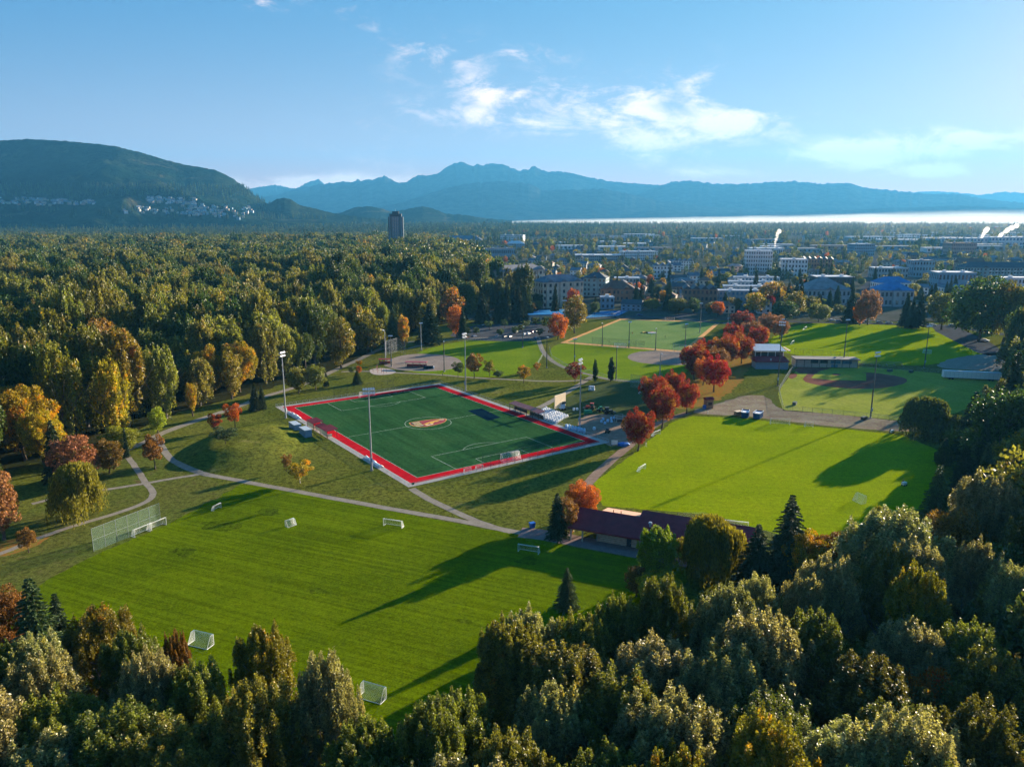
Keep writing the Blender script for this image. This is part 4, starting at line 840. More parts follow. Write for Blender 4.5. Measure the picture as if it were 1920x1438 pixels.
# ------------------------------------------------------------------ field house, grandstand, ball park
def windowmesh(w, h, name='window', mt='glass_dark'):
    m = MB().box(-w/2, w/2, -.06, .02, -h/2, h/2).data(name, M[mt]); return m
def fieldhouse():
    A, B = G(1070, 1009), G(1300, 1050); d = (B-A); rz = math.atan2(d.y, d.x); t = thing('field_house', 'long low field house with a dark maroon roof and cream block walls', 'building', (A.x, A.y, 0), rz)
    L = 44; W = 12.5
    # roof slopes: eave towards the camera (y=0), ridge at y=8
    def slope(x0, x1, y0, z0, y1, z1, th=.3): return MB().add([(x0, y0, z0), (x1, y0, z0), (x1, y1, z1), (x0, y1, z1), (x0, y0, z0+th), (x1, y0, z0+th), (x1, y1, z1+th), (x0, y1, z1+th)], [(3, 2, 1, 0), (4, 5, 6, 7), (0, 1, 5, 4), (1, 2, 6, 5), (2, 3, 7, 6), (3, 0, 4, 7)])
    r1 = slope(-.3, 16.0, -1.2, 3.3, 7.2, 5.6).obj('roof', M['maroon_roof'], t); r2 = slope(16.003, L, -1.2, 3.3, 10.0, 6.4).obj('roof', M['maroon_roof'], t)
    slope(-.3, 6.0, 11.5, 3.6, 7.205, 5.6).obj('roof', M['maroon_roof'], t); slope(6.003, 16.0, 12.2, 4.6, 7.205, 5.6).obj('roof', plain('salmon_roof', (.62, .34, .22), .6, .08), t); slope(16.003, L, 12.5, 3.9, 10.005, 6.4).obj('roof', M['maroon_roof'], t)
    x0 = 6.8
    MB().box(x0, L-1, 1.2, 11.2, 0, 3.85).obj('wall', M['cream_block'], t)
    for k in range(7): MB().box(x0-.03, L-.97, 1.13, 1.2, .25+k*.52, .25+k*.52+.06).obj('block_course', M['timber'], t)
    dr = MB().box(14.4, 15.6, 1.05, 1.19, 0, 2.6).obj('door', M['glass_dark'], t); MB().box(15.3, 15.4, .98, 1.04, 1.0, 1.25).obj('handle', M['galvanised'], dr); MB().box(x0-.15, x0+.1, .9, 1.19, 0, 3.6).obj('pier', M['concrete'], t)
    for x in (.3, 3.4):
        for y in (-.7, 6.5): MB().box(x-.16, x+.16, y-.16, y+.16, 0, 3.35 if y < 0 else 5.2).obj('post', M['cream_block'], t)
    MB().box(-.4, L+.1, -1.32, -1.2, 3.15, 3.55).obj('gutter', M['maroon_roof'], t)
    for x, y in ((19.5, 4.0), (30.5, 4.0)):
        z = 3.3+(y+1.2)*.277; v = MB().tube((x, y, z+.2), (x, y, z+1.15), .30, .30, 8).tube((x, y, z+1.15), (x, y, z+1.5), .55, .40, 8).obj('roof_vent', M['galvanised'], r2)
    MB().tube((34.5, 7.5, 5.9), (34.5, 7.5, 7.9), .32, n=8).obj('flue', M['galvanised'], t)
    for x in (9, 11): MB().tube((x, 7.4, 5.8), (x, 7.4, 6.5), .12, n=6).obj('pipe', M['timber'], t)
    for k in range(40): MB().box(.6+k*1.08, .66+k*1.08, -1.1, -1.04, 3.64, 3.70)
    me = MB().add([(0, -1.2, .303), (.06, -1.2, .303), (.06, 7.0, 2.563), (0, 7.0, 2.563), (0, -1.2, .353), (.06, -1.2, .353), (.06, 7.0, 2.613), (0, 7.0, 2.613)], [(4, 5, 6, 7), (0, 1, 5, 4), (2, 3, 7, 6), (1, 2, 6, 5), (3, 0, 4, 7)]).data('roof_seam', M['maroon_roof'])
    for k in range(27): link('roof_seam', me, r1 if k < 10 else r2, loc=(k*1.6, 0, 3.3))
    g = G(998, 989); b = thing('recycling_bin', 'tilted bright blue bin beside the path junction near the field house', 'bin', (g.x, g.y, 0), .5); MB().add([(-.5, -.5, 0), (.5, -.5, 0), (.5, .5, 0), (-.5, .5, 0), (-.7, -.6, 1.3), (.7, -.6, 1.3), (.7, .6, 1.3), (-.7, .6, 1.3)], [(3, 2, 1, 0), (0, 1, 5, 4), (1, 2, 6, 5), (2, 3, 7, 6), (3, 0, 4, 7), (4, 5, 6, 7)]).obj('body', M['bin_blue'], b); MB().box(-.75, .75, -.65, .65, 1.3, 1.42).obj('lid', M['bin_blue'], b)
fieldhouse()
def ballpark():
    A = G(1417, 692); s = MPX(692); t = thing('grandstand', 'grandstand with a grey upper roof over a maroon lower roof', 'building', (A.x, A.y, 0), R(-3))
    W = 17
    MB().box(0, W, 0, 9, 0, 4.2).obj('wall', M['shed_blue'], t); MB().gable(-.8, W+.5, -1, 10, 4.25, 6.3, 1.5).obj('lower_roof', M['maroon_roof'], t)
    MB().box(2.5, W-1, 10.2, 19, 0, 7.2).obj('stand', M['dark_steel'], t)
    MB().add([(.5, 6, 8.6), (W, 6, 8.6), (W, 19, 10.2), (.5, 19, 10.2), (.5, 6, 8.95), (W, 6, 8.95), (W, 19, 10.55), (.5, 19, 10.55)], [(3, 2, 1, 0), (4, 5, 6, 7), (0, 1, 5, 4), (1, 2, 6, 5), (2, 3, 7, 6), (3, 0, 4, 7)]).obj('upper_roof', M['shed_roof'], t)
    MB().box(W+.01, W+.5, 6, 19, 8.5, 9.0).obj('roof_edge', M['cream_panel'], t); MB().box(W+2.2, W+3, 7, 19, 8.5, 9).obj('roof_edge', M['cream_panel'], t)
    for x in (1.2, 4.2, 8, 12, W-.8): MB().tube((x, 7.5, 5.5), (x, 7.5, 8.75), .16, n=6).obj('post', M['white_paint'], t)
    MB().box(1.6, W-.5, 8.6, 8.9, 5.0, 7.8).obj('press_box', M['dark_steel'], t)
    MB().box(7.0, 7.6, -1.3, 0-1.0, 4.9, 5.9).obj('flue', M['white_paint'], t)
    t2 = thing('dugout_building', 'long flat roofed dugout building facing the red dirt infield', 'building', tuple(G(1491, 688)), R(-4)); w = 33
    MB().box(0, w, 0, 7, 0, 4.2).obj('wall', M['cream_block'], t2); MB().box(-.6, w+.6, -1.6, 7.4, 4.2, 4.75).obj('roof', plain('grey_roof', (.16, .15, .15), .7), t2)
    for x in (8, 13): MB().box(x, x+4, -.08, -.003, 2.2, 3.9).obj('window', M['glass_dark'], t2)
    for x in (18.5, 24.5): MB().box(x, x+5.2, -.08, -.003, 2.0, 3.8).obj('window', M['glass_blue'], t2)
    MB().box(19, 22.5, -.1, -.003, 0, 1.7).obj('door', M['glass_blue'], t2)
    for k in range(9): MB().box(.2+k*4, .42+k*4, -1.3, -1.1, 0, 4.2).obj('post', M['dark_steel'], t2)
    MB().box(21, 22, 2, 3, 4.75, 5.4).obj('roof_vent', M['galvanised'], t2)
    for k, (x, y) in enumerate([(1607, 684)]):
        t3 = thing('bleacher', 'low dark bleachers beside the outfield fence', 'bleachers', tuple(G(x, y)), R(-8))
        for i in range(4): MB().box(0, 24, i*.8, i*.8+.5, .35+i*.4, .42+i*.4).obj('bench', M['dark_steel'], t3)
        for x in range(0, 25, 4): MB().box(x-.05, x+.05, .2, 3, 0, .34).obj('leg', M['galvanised'], t3)
    # trailer and trucks
    A = G(1768, 711); B = G(1848, 716); rz = math.atan2(B.y-A.y, B.x-A.x); L = 26; t = thing('white_trailer', 'long white box trailer parked at the edge of the ball park', 'trailer', (A.x, A.y, 0), R(-14))
    MB().box(0, L, 0, 3, 1.0, 4.2).obj('box', M['white_paint'], t); MB().box(-.08, L+.08, -.08, 3.08, 4.2, 4.35).obj('roof', M['shed_roof'], t); MB().box(.5, L-.5, .3, 2.7, .7, 1.0).obj('chassis', M['dark_steel'], t)
    for x in (3, 4.4, 21, 22.4):
        for y in (.1, 2.5): MB().tube((x, y, .5), (x, y+.35, .5), .5, n=10).obj('wheel', M['tyre'], t)
    for k in range(13): MB().box(1+k*1.95, 1.1+k*1.95, -.04, -.002, 1.1, 4.1).obj('rib', M['shed_roof'], t)
    car('pale pickup truck parked along the front of the white trailer', 1840, 711, R(-8), 'white_paint', 1.25); car('blue truck parked right of the white trailer', 1872, 711, R(4), 'skip_blue', 1.4); car('white car on the shaded lane at the far right', 1847, 640, R(-50), 'white_paint', 1.1)
    for lab, x, y, w in [('small brown maintenance kiosk standing by the dirt path junction', 1328, 765, 4.2)]:
        g = G(x, y); k = thing('kiosk', lab, 'kiosk', (g.x, g.y, 0), R(15)); MB().box(-1.6, 1.6, -1.3, 1.3, 0, 3.9).obj('body', M['timber'], k); MB().gable(-1.9, 1.9, -1.6, 1.6, 4.15, 4.9).obj('roof', M['maroon_roof'], k); MB().box(-.9, .9, -1.36, -1.303, 1.6, 2.8).obj('hatch', M['dark_timber'], k); MB().box(-2.6, -1.7, -1.2, .2, 0, 1.5).obj('bin', M['bin_blue'], k)
    def skip(lab, x, y, rz):
        g = G(x, y); k = thing('waste_skip', lab, 'dumpster', (g.x, g.y, 0), rz, 'blue waste skips')
        m = MB().add([(-2.2, -1.3, .2), (2.2, -1.3, .2), (2.2, 1.3, .2), (-2.2, 1.3, .2), (-2.7, -1.4, 2.6), (2.7, -1.4, 2.6), (2.7, 1.4, 2.6), (-2.7, 1.4, 2.6)], [(3, 2, 1, 0), (0, 1, 5, 4), (1, 2, 6, 5), (2, 3, 7, 6), (3, 0, 4, 7)]); m.obj('body', M['skip_blue'], k)
        MB().box(-2.3, 2.3, -1.2, 1.2, 1.2, 2.3).obj('load', M['bag_white'], k)
        for y in (-1.42, 1.42): MB().box(-2.8, 2.8, y-.06, y+.06, 2.6, 2.75).obj('rim', M['bag_blue'], k)
        for q in range(5): MB().box(-2.0+q, -1.9+q, -1.47, -1.36, .4, 2.6).obj('rib', M['skip_blue'], k)
    skip('blue skip piled with pale waste, left of the pair by the dirt track', 1397, 782, 1.2); skip('blue skip, right and smaller of the pair by the dirt track', 1421, 784, 1.0)
    g = G(1384, 778); k = thing('timber_box', 'brown timber box leaning beside the left blue skip', 'crate', (g.x, g.y, 0), .4); MB().box(-1.4, 1.4, -1, 1, 0, 1.6).obj('body', M['timber'], k); MB().box(-1.5, 1.5, -1.1, 1.1, 1.6, 1.7).obj('lid', M['cream_panel'], k)
    for lab, x, y in [('dark green bin under the red maples', 1411, 668), ('dark bin on the outfield grass by the fence corner', 1490, 759), ('dark trunk like roller by the dirt track', 1620, 787), ('black mower parked by the outfield fence', 1708, 699), ('second dark roller by the outfield fence', 1668, 697)]:
        g = G(x, y); k = thing('field_box', lab, 'box', (g.x, g.y, 0), random.uniform(0, 1)); MB().box(-1.3, 1.3, -.7, .7, .15, 1.2).obj('body', M['dark_steel'], k); MB().box(-1.35, 1.35, -.75, .75, 1.2, 1.32).obj('lid', M['dark_steel'], k)
    # west ball field dugouts and playground
    def dug(lab, x, y, w, rz, mt):
        g = G(x, y); k = thing('ball_dugout', lab, 'dugout', (g.x, g.y, 0), rz)
        for q in range(4): MB().box(q*w/3-.08, q*w/3+.08, -.08, .08, 0, 2.8).obj('post', M['dark_steel'], k); MB().box(q*w/3-.08, q*w/3+.08, 2.4, 2.56, 0, 2.8).obj('post', M['dark_steel'], k)
        MB().box(-.4, w+.4, -.4, 3.0, 2.8, 3.0).obj('roof', M[mt], k); MB().box(.1, w-.1, 2.3, 2.39, 0, 1.5).obj('back_panel', M['maroon_light'], k); MB().box(.3, w-.3, 1.4, 1.9, .4, .5).obj('bench', M['timber'], k)
    dug('small maroon dugout beside the western backstop', 711, 684, 6, .1, 'maroon_roof'); dug('long open dugout with pale red roof on the grey infield edge', 761, 689, 11, -.1, 'maroon_light')
    g = G(803, 691); k = thing('equipment_cover', 'dark covered equipment on the edge of the grey infield', 'equipment', (g.x, g.y, 0), .1); MB().box(-2.6, 2.6, -1.1, 1.1, 0, 1.3).obj('cover', M['cover_navy'], k); MB().box(2.65, 3.3, -.8, .8, 0, 1.1).obj('end_box', M['white_paint'], k)
    for k2, (x, y, lab) in enumerate([(696, 697, 'climbing bars at the left of the gravel playground'), (712, 699, 'playground pull up frame in the middle'), (722, 700, 'playground parallel bars at the right'), (707, 694, 'playground post with a pale blue top')]):
        g = G(x, y); k = thing('exercise_frame', lab, 'exercise frame', (g.x, g.y, 0), k2*.5)
        for s in (-1, 1): MB().tube((s, 0, 0), (s, 0, 2.6), .08).obj('post', M['maroon_light'], k)
        for z in (1.4, 2.5): MB().tube((-1, 0, z), (1, 0, z), .06).obj('bar', M['dark_steel'], k)
def car(label, px, py, rz, mt, s=1.0, group=None, xy=None):
    g = xy or G(px, py)
    if 'p' not in CARP:
        CARP['p'] = 1
        body = MB().add([(-2.2, -.88, .35), (2.2, -.88, .35), (2.2, .88, .35), (-2.2, .88, .35), (-2.25, -.88, .85), (2.2, -.88, .78), (2.2, .88, .78), (-2.25, .88, .85), (-1.9, -.82, .98), (1.15, -.82, .98), (1.15, .82, .98), (-1.9, .82, .98)], [(3, 2, 1, 0), (0, 1, 5, 4), (1, 2, 6, 5), (2, 3, 7, 6), (3, 0, 4, 7), (4, 5, 9, 8), (5, 6, 10, 9), (6, 7, 11, 10), (7, 4, 8, 11), (8, 9, 10, 11)])
        CARP['body'] = body.data('body', M['white_paint'])
        CARP['glass'] = MB().add([(-1.8, -.78, .985), (1.05, -.78, .985), (1.05, .78, .985), (-1.8, .78, .985), (-1.45, -.66, 1.40), (.35, -.66, 1.40), (.35, .66, 1.40), (-1.45, .66, 1.40)], [(0, 1, 5, 4), (1, 2, 6, 5), (2, 3, 7, 6), (3, 0, 4, 7), (4, 5, 6, 7)]).data('windows', M['glass_dark'])
        CARP['roof'] = MB().box(-1.45, .35, -.66, .66, 1.402, 1.46).data('roof', M['white_paint']); CARP['wheel'] = MB().tube((0, -.1, .33), (0, .1, .33), .33, n=10).data('wheel', M['tyre']); CARP['hub'] = MB().tube((0, -.12, .33), (0, .12, .33), .17, n=8).data('hub', M['galvanised'])
    t = thing('parked_car', label, 'car', (g.x, g.y, 0.03), rz, group, s)
    link('body', CARP['body'], t, M[mt]); link('windows', CARP['glass'], t); link('roof', CARP['roof'], t, M[mt])
    for x in (-1.35, 1.35):
        for y in (-.82, .82): link('hub', CARP['hub'], link('wheel', CARP['wheel'], t, loc=(x, y, 0)))
    return t
CARP = {}
build_turfside(); ballpark()
plain('car_grey', (.25, .27, .3), .3); plain('car_black', (.02, .022, .025), .3); plain('car_red', (.35, .02, .02), .3); plain('car_blue', (.03, .09, .22), .3); plain('car_silver', (.5, .52, .54), .3, .05, 1, .3)
def cars():
    cl = [('white_paint', 'white'), ('car_grey', 'grey'), ('car_black', 'black'), ('car_silver', 'silver'), ('car_blue', 'dark blue'), ('car_red', 'dark red')]
    k = 0
    for x, y, where in [(866, 632, 'at the left end of the car park'), (876, 634, 'second from the left end of the car park'), (889, 632, 'near the small round trees of the car park'), (897, 622, 'turning by the small round trees'), (934, 632, 'in the middle bay of the car park'), (946, 633, 'right of the middle bay'), (956, 633, 'in front of the western outfield'),
        (968, 624, 'under the car park trees'), (984, 628, 'beside the tall slim mast'), (991, 627, 'right of the tall slim mast'), (999, 624, 'in the right bay of the car park'), (1006, 623, 'in the right bay next to the silver one'), (1006, 636, 'at the near right corner of the car park'), (942, 605, 'in the far row of the car park'), (905, 612, 'in the shaded upper row')]:
        m, c = cl[(k*5+k//3) % 6]; car('%s car %s' % (c, where), x, y, R(random.choice([55, 60, 64])), m); k += 1
    for x, y, where in [(1573, 604, 'first on the street behind the northern field'), (1614, 605, 'on the street left of the orange street tree'), (1649, 606, 'on the street behind the northern field'), (1667, 607, 'at the end of the parked row on the street'), (1738, 609, 'in the shade of the big street tree'), (1749, 611, 'beside the big street tree'), (1785, 612, 'alone on the lane at the right'), (1150, 590, 'on the street by the blue courts'), (1200, 592, 'on the street behind the orange bordered field'), (1560, 602, 'second on the street behind the field'), (1625, 604, 'close to the orange street tree'), (1690, 606, 'behind the tall dark conifers')]:
        m, c = cl[(k*7+k//2) % 6]; car('%s car %s' % (c, where), x, y, R(random.uniform(-8, 4)), m, 1.1); k += 1
cars()
# tennis hall and blue courts
def courts():
    for lab, pts in [('court', [(990, 596), (1045, 594), (1062, 580), (1010, 581)]), ('court', [(1098, 596), (1160, 592), (1180, 582), (1118, 584)])]:
        c = gpoly(pts); sheet('blue_court', c, 'court_blue', 6, rag=0); mb = MB()
        q = [c[i].lerp(sum(c, Vector())/4, .12) for i in range(4)]; line_strip(mb, q, .35, .05, True); line_strip(mb, [q[0].lerp(q[1], .5), q[3].lerp(q[2], .5)], .3, .05); line_strip(mb, [q[0].lerp(q[3], .5), q[1].lerp(q[2], .5)], .3, .05)
        tag(mb.obj('court_lines', M['line_white']), kind='structure')
    g = G(992, 604); t = thing('court_pavilion', 'low pavilion with a blue flat roof beside the car park', 'building', (g.x, g.y, 0), R(8)); MB().box(0, 27, 0, 16, 0, 5.2).obj('wall', M['cream_block'], t); MB().box(-.6, 27.6, -.8, 16.6, 5.2, 5.8).obj('roof', M['court_blue'], t)
    for k in range(6): MB().box(1.5+k*4.3, 4.2+k*4.3, -.07, -.003, .4, 3.4).obj('window', M['glass_dark'], t)
    for z in (1, 2.4, 3.8): MB().box(27.003, 27.1, .5, 15.5, z, z+.5).obj('louvre', M['white_paint'], t)
    fence('pale railing between the blue courts and the street', gpoly([(1100, 597), (1150, 594), (1180, 583)]), 2.6, 6, 'chain_link', 'white_paint')
courts()

# ------------------------------------------------------------------ people
def human_mesh(stride=.25, arm=.15, lean=0.0):
    vs = [(0, 0, .95), (0, lean*.3, 1.15), (0, lean, 1.40), (0, lean*1.1, 1.52), (0, lean*1.25+.01, 1.64), (0, lean*1.25+.02, 1.74),
          (-.10, 0, .90), (-.11, stride*.5, .50), (-.11, stride, .08), (-.11, stride+.14, .04), (.10, 0, .90), (.11, -stride*.3, .48), (.11, -stride, .08), (.11, -stride+.14, .04),
          (-.20, lean, 1.40), (-.25, lean+.02, 1.12), (-.23, lean+arm+.08, .88), (.20, lean, 1.40), (.25, lean+.02, 1.12), (.23, lean+arm+.08, .88)]
    es = [(0, 1), (1, 2), (2, 3), (3, 4), (4, 5), (0, 6), (6, 7), (7, 8), (8, 9), (0, 10), (10, 11), (11, 12), (12, 13), (2, 14), (14, 15), (15, 16), (2, 17), (17, 18), (18, 19)]
    rd = [.15, .14, .17, .06, .10, .09, .10, .065, .045, .035, .10, .065, .045, .035, .06, .045, .035, .06, .045, .035]
    me = bpy.data.meshes.new('body'); me.from_pydata(vs, es, []); o = bpy.data.objects.new('body', me); COL.objects.link(o)
    md = o.modifiers.new('skin', 'SKIN'); 
    for i, r in enumerate(rd): me.skin_vertices[0].data[i].radius = (r, r*.8)
    me.skin_vertices[0].data[0].use_root = True
    o.modifiers.new('sub', 'SUBSURF').levels = 1
    dg = bpy.context.evaluated_depsgraph_get(); out = bpy.data.meshes.new_from_object(o.evaluated_get(dg)); bpy.data.objects.remove(o); out.shade_smooth(); return out
def people():
    try: H = [human_mesh(.25, .15), human_mesh(.05, .05), human_mesh(.15, .35, .12)]
    except Exception: H = [human_fallback(s, a, l) for s, a, l in ((.25, .15, 0), (.05, .05, 0), (.15, .35, .12))]
    head = MB().blob((0, 0, 0), (.085, .10, .125), 2, 0).tube((0, .08, -.01), (0, .12, -.02), .02, .01, 4).data('head', M['skin'], True); hair = MB().blob((0, -.015, .03), (.095, .105, .115), 2, .02).data('hair', M['dark_timber'], True); leg = None
    L = [('person in dark clothes pushing a white cart at the corner of the bright field', 1668, 812, 2, 'cloth_dark', 3.6), ('person in red beside a white machine in the tree shadow', 1692, 909, 2, 'cloth_red', 3.4), ('person with a pale shirt walking under the isolated red maple', 1211, 838, 0, 'cloth_white', .8),
         ('person sitting on the path edge south of the western ball field', 830, 705, 2, 'cloth_dark', 1), ('player in dark kit at the left of the group on the far turf', 1183, 627, 0, 'cloth_dark', 1), ('player in red kit beside the dark ones', 1186, 627, 1, 'cloth_red', 2), ('first of the two players in the middle of the far turf', 1202, 627, 0, 'cloth_dark', 2.5), ('second of the two players in the middle of the far turf', 1208, 627, 0, 'cloth_dark', 4),
         ('lone player at the right of the far turf', 1247, 634, 0, 'cloth_dark', 2), ('player in white on the far turf near the colourful mats', 1222, 631, 1, 'cloth_white', 2), ('person by the kiosk at the corner of the bright field', 1327, 777, 1, 'cloth_white', 1), ('person walking on the shaded path by the wood', 697, 661, 0, 'cloth_white', 2)]
    for lab, x, y, k, mt, rz in L:
        g = G(x, y); t = thing('person', lab, 'person', (g.x, g.y, .05), rz); link('body', H[k], t, M[mt]); ly = .12*1.25 if k == 2 else 0
        link('head', head, t, loc=(0, ly+.02, 1.70)); link('hair', hair, t, loc=(0, ly+.01, 1.72))
    for lab, x, y, rz in [('white line marking cart in front of the person at the field corner', 1672, 812, .5), ('white wheeled machine beside the person in red', 1695, 911, .5)]:
        g = G(x, y); t = thing('cart', lab, 'cart', (g.x, g.y, .02), rz); MB().box(-.7, .7, -.45, .45, .45, 1.25).obj('tank', M['white_paint'], t); MB().tube((-.6, 0, 1.0), (-1.3, 0, 1.3), .05).obj('handle', M['dark_steel'], t)
        for s in (-1, 1):
            for q in (-.5, .5): MB().tube((q, s*.42, .28), (q, s*.56, .28), .28, n=8).obj('wheel', M['tyre'], t)
    for k, (x, y, mt) in enumerate([(1213, 624, 'crest_gold'), (1218, 624, 'tractor_red'), (1223, 625, 'cloth_white')]):
        g = G(x, y); m = MB().box(-3, 3, -1.2, 1.2, 0, .5); o = m.obj('training_mat', M[mt]); o.location = (g.x, g.y, .05); tag(o, ['gold training mat', 'red training mat', 'white training mat'][k]+' on the far turf', 'mat')
def human_fallback(stride, arm, lean):
    m = MB()
    m.path([(0, 0, .85), (0, lean*.3, 1.15), (0, lean, 1.42), (0, lean*1.1, 1.55)], [.15, .14, .17, .06], 8)
    for s, st in ((-1, stride), (1, -stride)):
        m.path([(s*.09, 0, .95), (s*.11, st*.4+.03, .5), (s*.11, st, .08), (s*.11, st+.16, .04)], [.10, .07, .05, .04], 7)
        m.path([(s*.16, lean, 1.42), (s*.25, lean, 1.12), (s*.22, lean+arm+.05, .85)], [.065, .05, .035], 6)
    return m.data('body', M['cloth_dark'], True)
people()

# ------------------------------------------------------------------ the town
WM = {}
def wmesh(w, h, mt):
    k = (round(w, 1), round(h, 1), mt)
    if k not in WM: WM[k] = MB().box(-w/2, w/2, -.07, -.005, -h/2, h/2).data('window', M[mt])
    return WM[k]
for n_, c_ in {'w_cream': (.55, .48, .38), 'w_grey': (.32, .36, .38), 'w_white': (.70, .72, .72), 'w_teal': (.22, .34, .36), 'w_brown': (.26, .16, .11), 'w_blue': (.20, .32, .42), 'w_dark': (.035, .05, .07), 'w_rose': (.45, .30, .25), 'w_orange': (.70, .36, .06),
               'r_grey': (.22, .22, .23), 'r_dark': (.06, .08, .10), 'r_brown': (.16, .09, .06), 'r_white': (.62, .66, .68), 'r_blue': (.03, .19, .42), 'r_slate': (.13, .17, .21)}.items(): plain(n_, c_, .7, .12, .25)
FOOT = []     # building footprints (cx, cy, radius)
def building(name, label, loc, w, d, h, rz, wall, roof, style='flat', floors=3, win='glass_dark', wgap=3.6, group=None, cat='building', sides=True, balc=False, detail=1, gab=0):
    t = thing(name, label, cat, loc, rz, group); fh = h/floors; ov = .5
    MB().box(-w/2, w/2, 0, d, 0, h).obj('wall', M[wall], t)
    if style == 'flat':
        rb_ = MB().box(-w/2-.3, w/2+.3, -.3, d+.3, h, h+.35).box(-w/2, w/2, 0, .3, h+.35, h+.8).box(-w/2, w/2, d-.3, d, h+.35, h+.8)
        rf_ = rb_.obj('roof', M[roof], t)
        if detail:
            for k in range(max(1, int(w/18))): x = -w/2+w*(k+.5)/max(1, int(w/18)); MB().box(x-1.6, x+1.6, d*.4, d*.4+3, h+.36, h+2.3).obj('roof_unit', M['w_white'], rf_)
    elif style == 'hip': MB().gable(-w/2-ov, w/2+ov, -ov, d+ov, h+.25, h+d*.30, min(w*.45, d*.5)).obj('roof', M[roof], t)
    elif style == 'gable': MB().gable(-w/2-ov, w/2+ov, -ov, d+ov, h+.25, h+d*.34, 0.0).obj('roof', M[roof], t)
    elif style == 'saw':
        n = max(2, int(w/7)); q = w/n
        for k in range(n): MB().add([(-w/2+k*q, -ov, h+.05), (-w/2+(k+1)*q-.3, -ov, h+.05), (-w/2+(k+1)*q-.3, d+ov, h+.05), (-w/2+k*q, d+ov, h+.05), (-w/2+(k+.5)*q, -ov, h+q*.42), (-w/2+(k+.5)*q, d+ov, h+q*.42)], [(0, 1, 4), (2, 3, 5), (1, 2, 5, 4), (3, 0, 4, 5), (3, 2, 1, 0)]).obj('roof', M[roof], t)
    for k in range(gab):      # front gables breaking the eave
        x = -w/2+w*(k+.5)/gab; g_ = min(3.6, w/gab*.36)
        MB().box(x-g_, x+g_, -1.2, 0-.002, 0, h).obj('bay', M[wall], t)
        MB().add([(x-g_-.4, -1.7, h+.02), (x+g_+.4, -1.7, h+.02), (x, -1.7, h+g_*.8), (x-g_-.4, d*.4, h+.02), (x+g_+.4, d*.4, h+.02), (x, d*.4, h+g_*.8)], [(0, 1, 2), (4, 3, 5), (1, 4, 5, 2), (3, 0, 2, 5), (0, 3, 4, 1)]).obj('gable_roof', M[roof], t)
        for f in range(floors): link('window', wmesh(2.2, fh*.5, win), t, loc=(x, -1.2, fh*(f+.52)))
    n = max(1, int(w/wgap)); me = wmesh(wgap*.52, fh*.5, win)
    for f in range(floors):
        for k in range(n):
            x = -w/2+w*(k+.5)/n
            if gab and abs(((x+w/2)/w*gab) % 1-.5)*w/gab < min(3.6, w/gab*.36)+.6: continue
            link('window', me, t, loc=(x, 0, fh*(f+.52)))
    if sides:
        m2 = max(1, int(d/(wgap*1.3)))
        for f in range(floors):
            for k in range(m2):
                for s in (-1, 1): link('window', me, t, loc=(s*w/2, d*(k+.5)/m2, fh*(f+.52)), rot=(0, 0, s*math.pi/2))
    if balc:
        bm_ = MB().box(-1.5, 1.5, -1.3, -.008, 0, .16).box(-1.5, 1.5, -1.3, -1.22, .16, 1.0).data('balcony', M['w_white'])
        for f in range(1, floors):
            for k in range(0, n, 2):
                x = -w/2+w*(k+.5)/n
                if gab and abs(((x+w/2)/w*gab) % 1-.5)*w/gab < min(3.6, w/gab*.36)+1.6: continue
                link('balcony', bm_, t, loc=(x, 0, fh*f+.05))
    c, s = math.cos(rz), math.sin(rz); FOOT.append((loc[0]-s*d/2, loc[1]+c*d/2, max(w, d)/2, w, d, rz)); return t
def bpx(label, x0, x1, yb, yt, wall, roof, style='flat', floors=3, d=16, rz=0, **kw):
    g = G((x0+x1)/2, yb); w = (x1-x0)*MPX(yb); h = HT((x0+x1)/2, yb, yt)
    hw = h/(1.0 if style == 'flat' else 1+ d*.3/max(h, 6)*.8)
    return building('apartment_block' if floors > 2 else 'low_building', label, (g.x, g.y, 0), w*.96, d, hw, rz, wall, roof, style, floors, **kw)
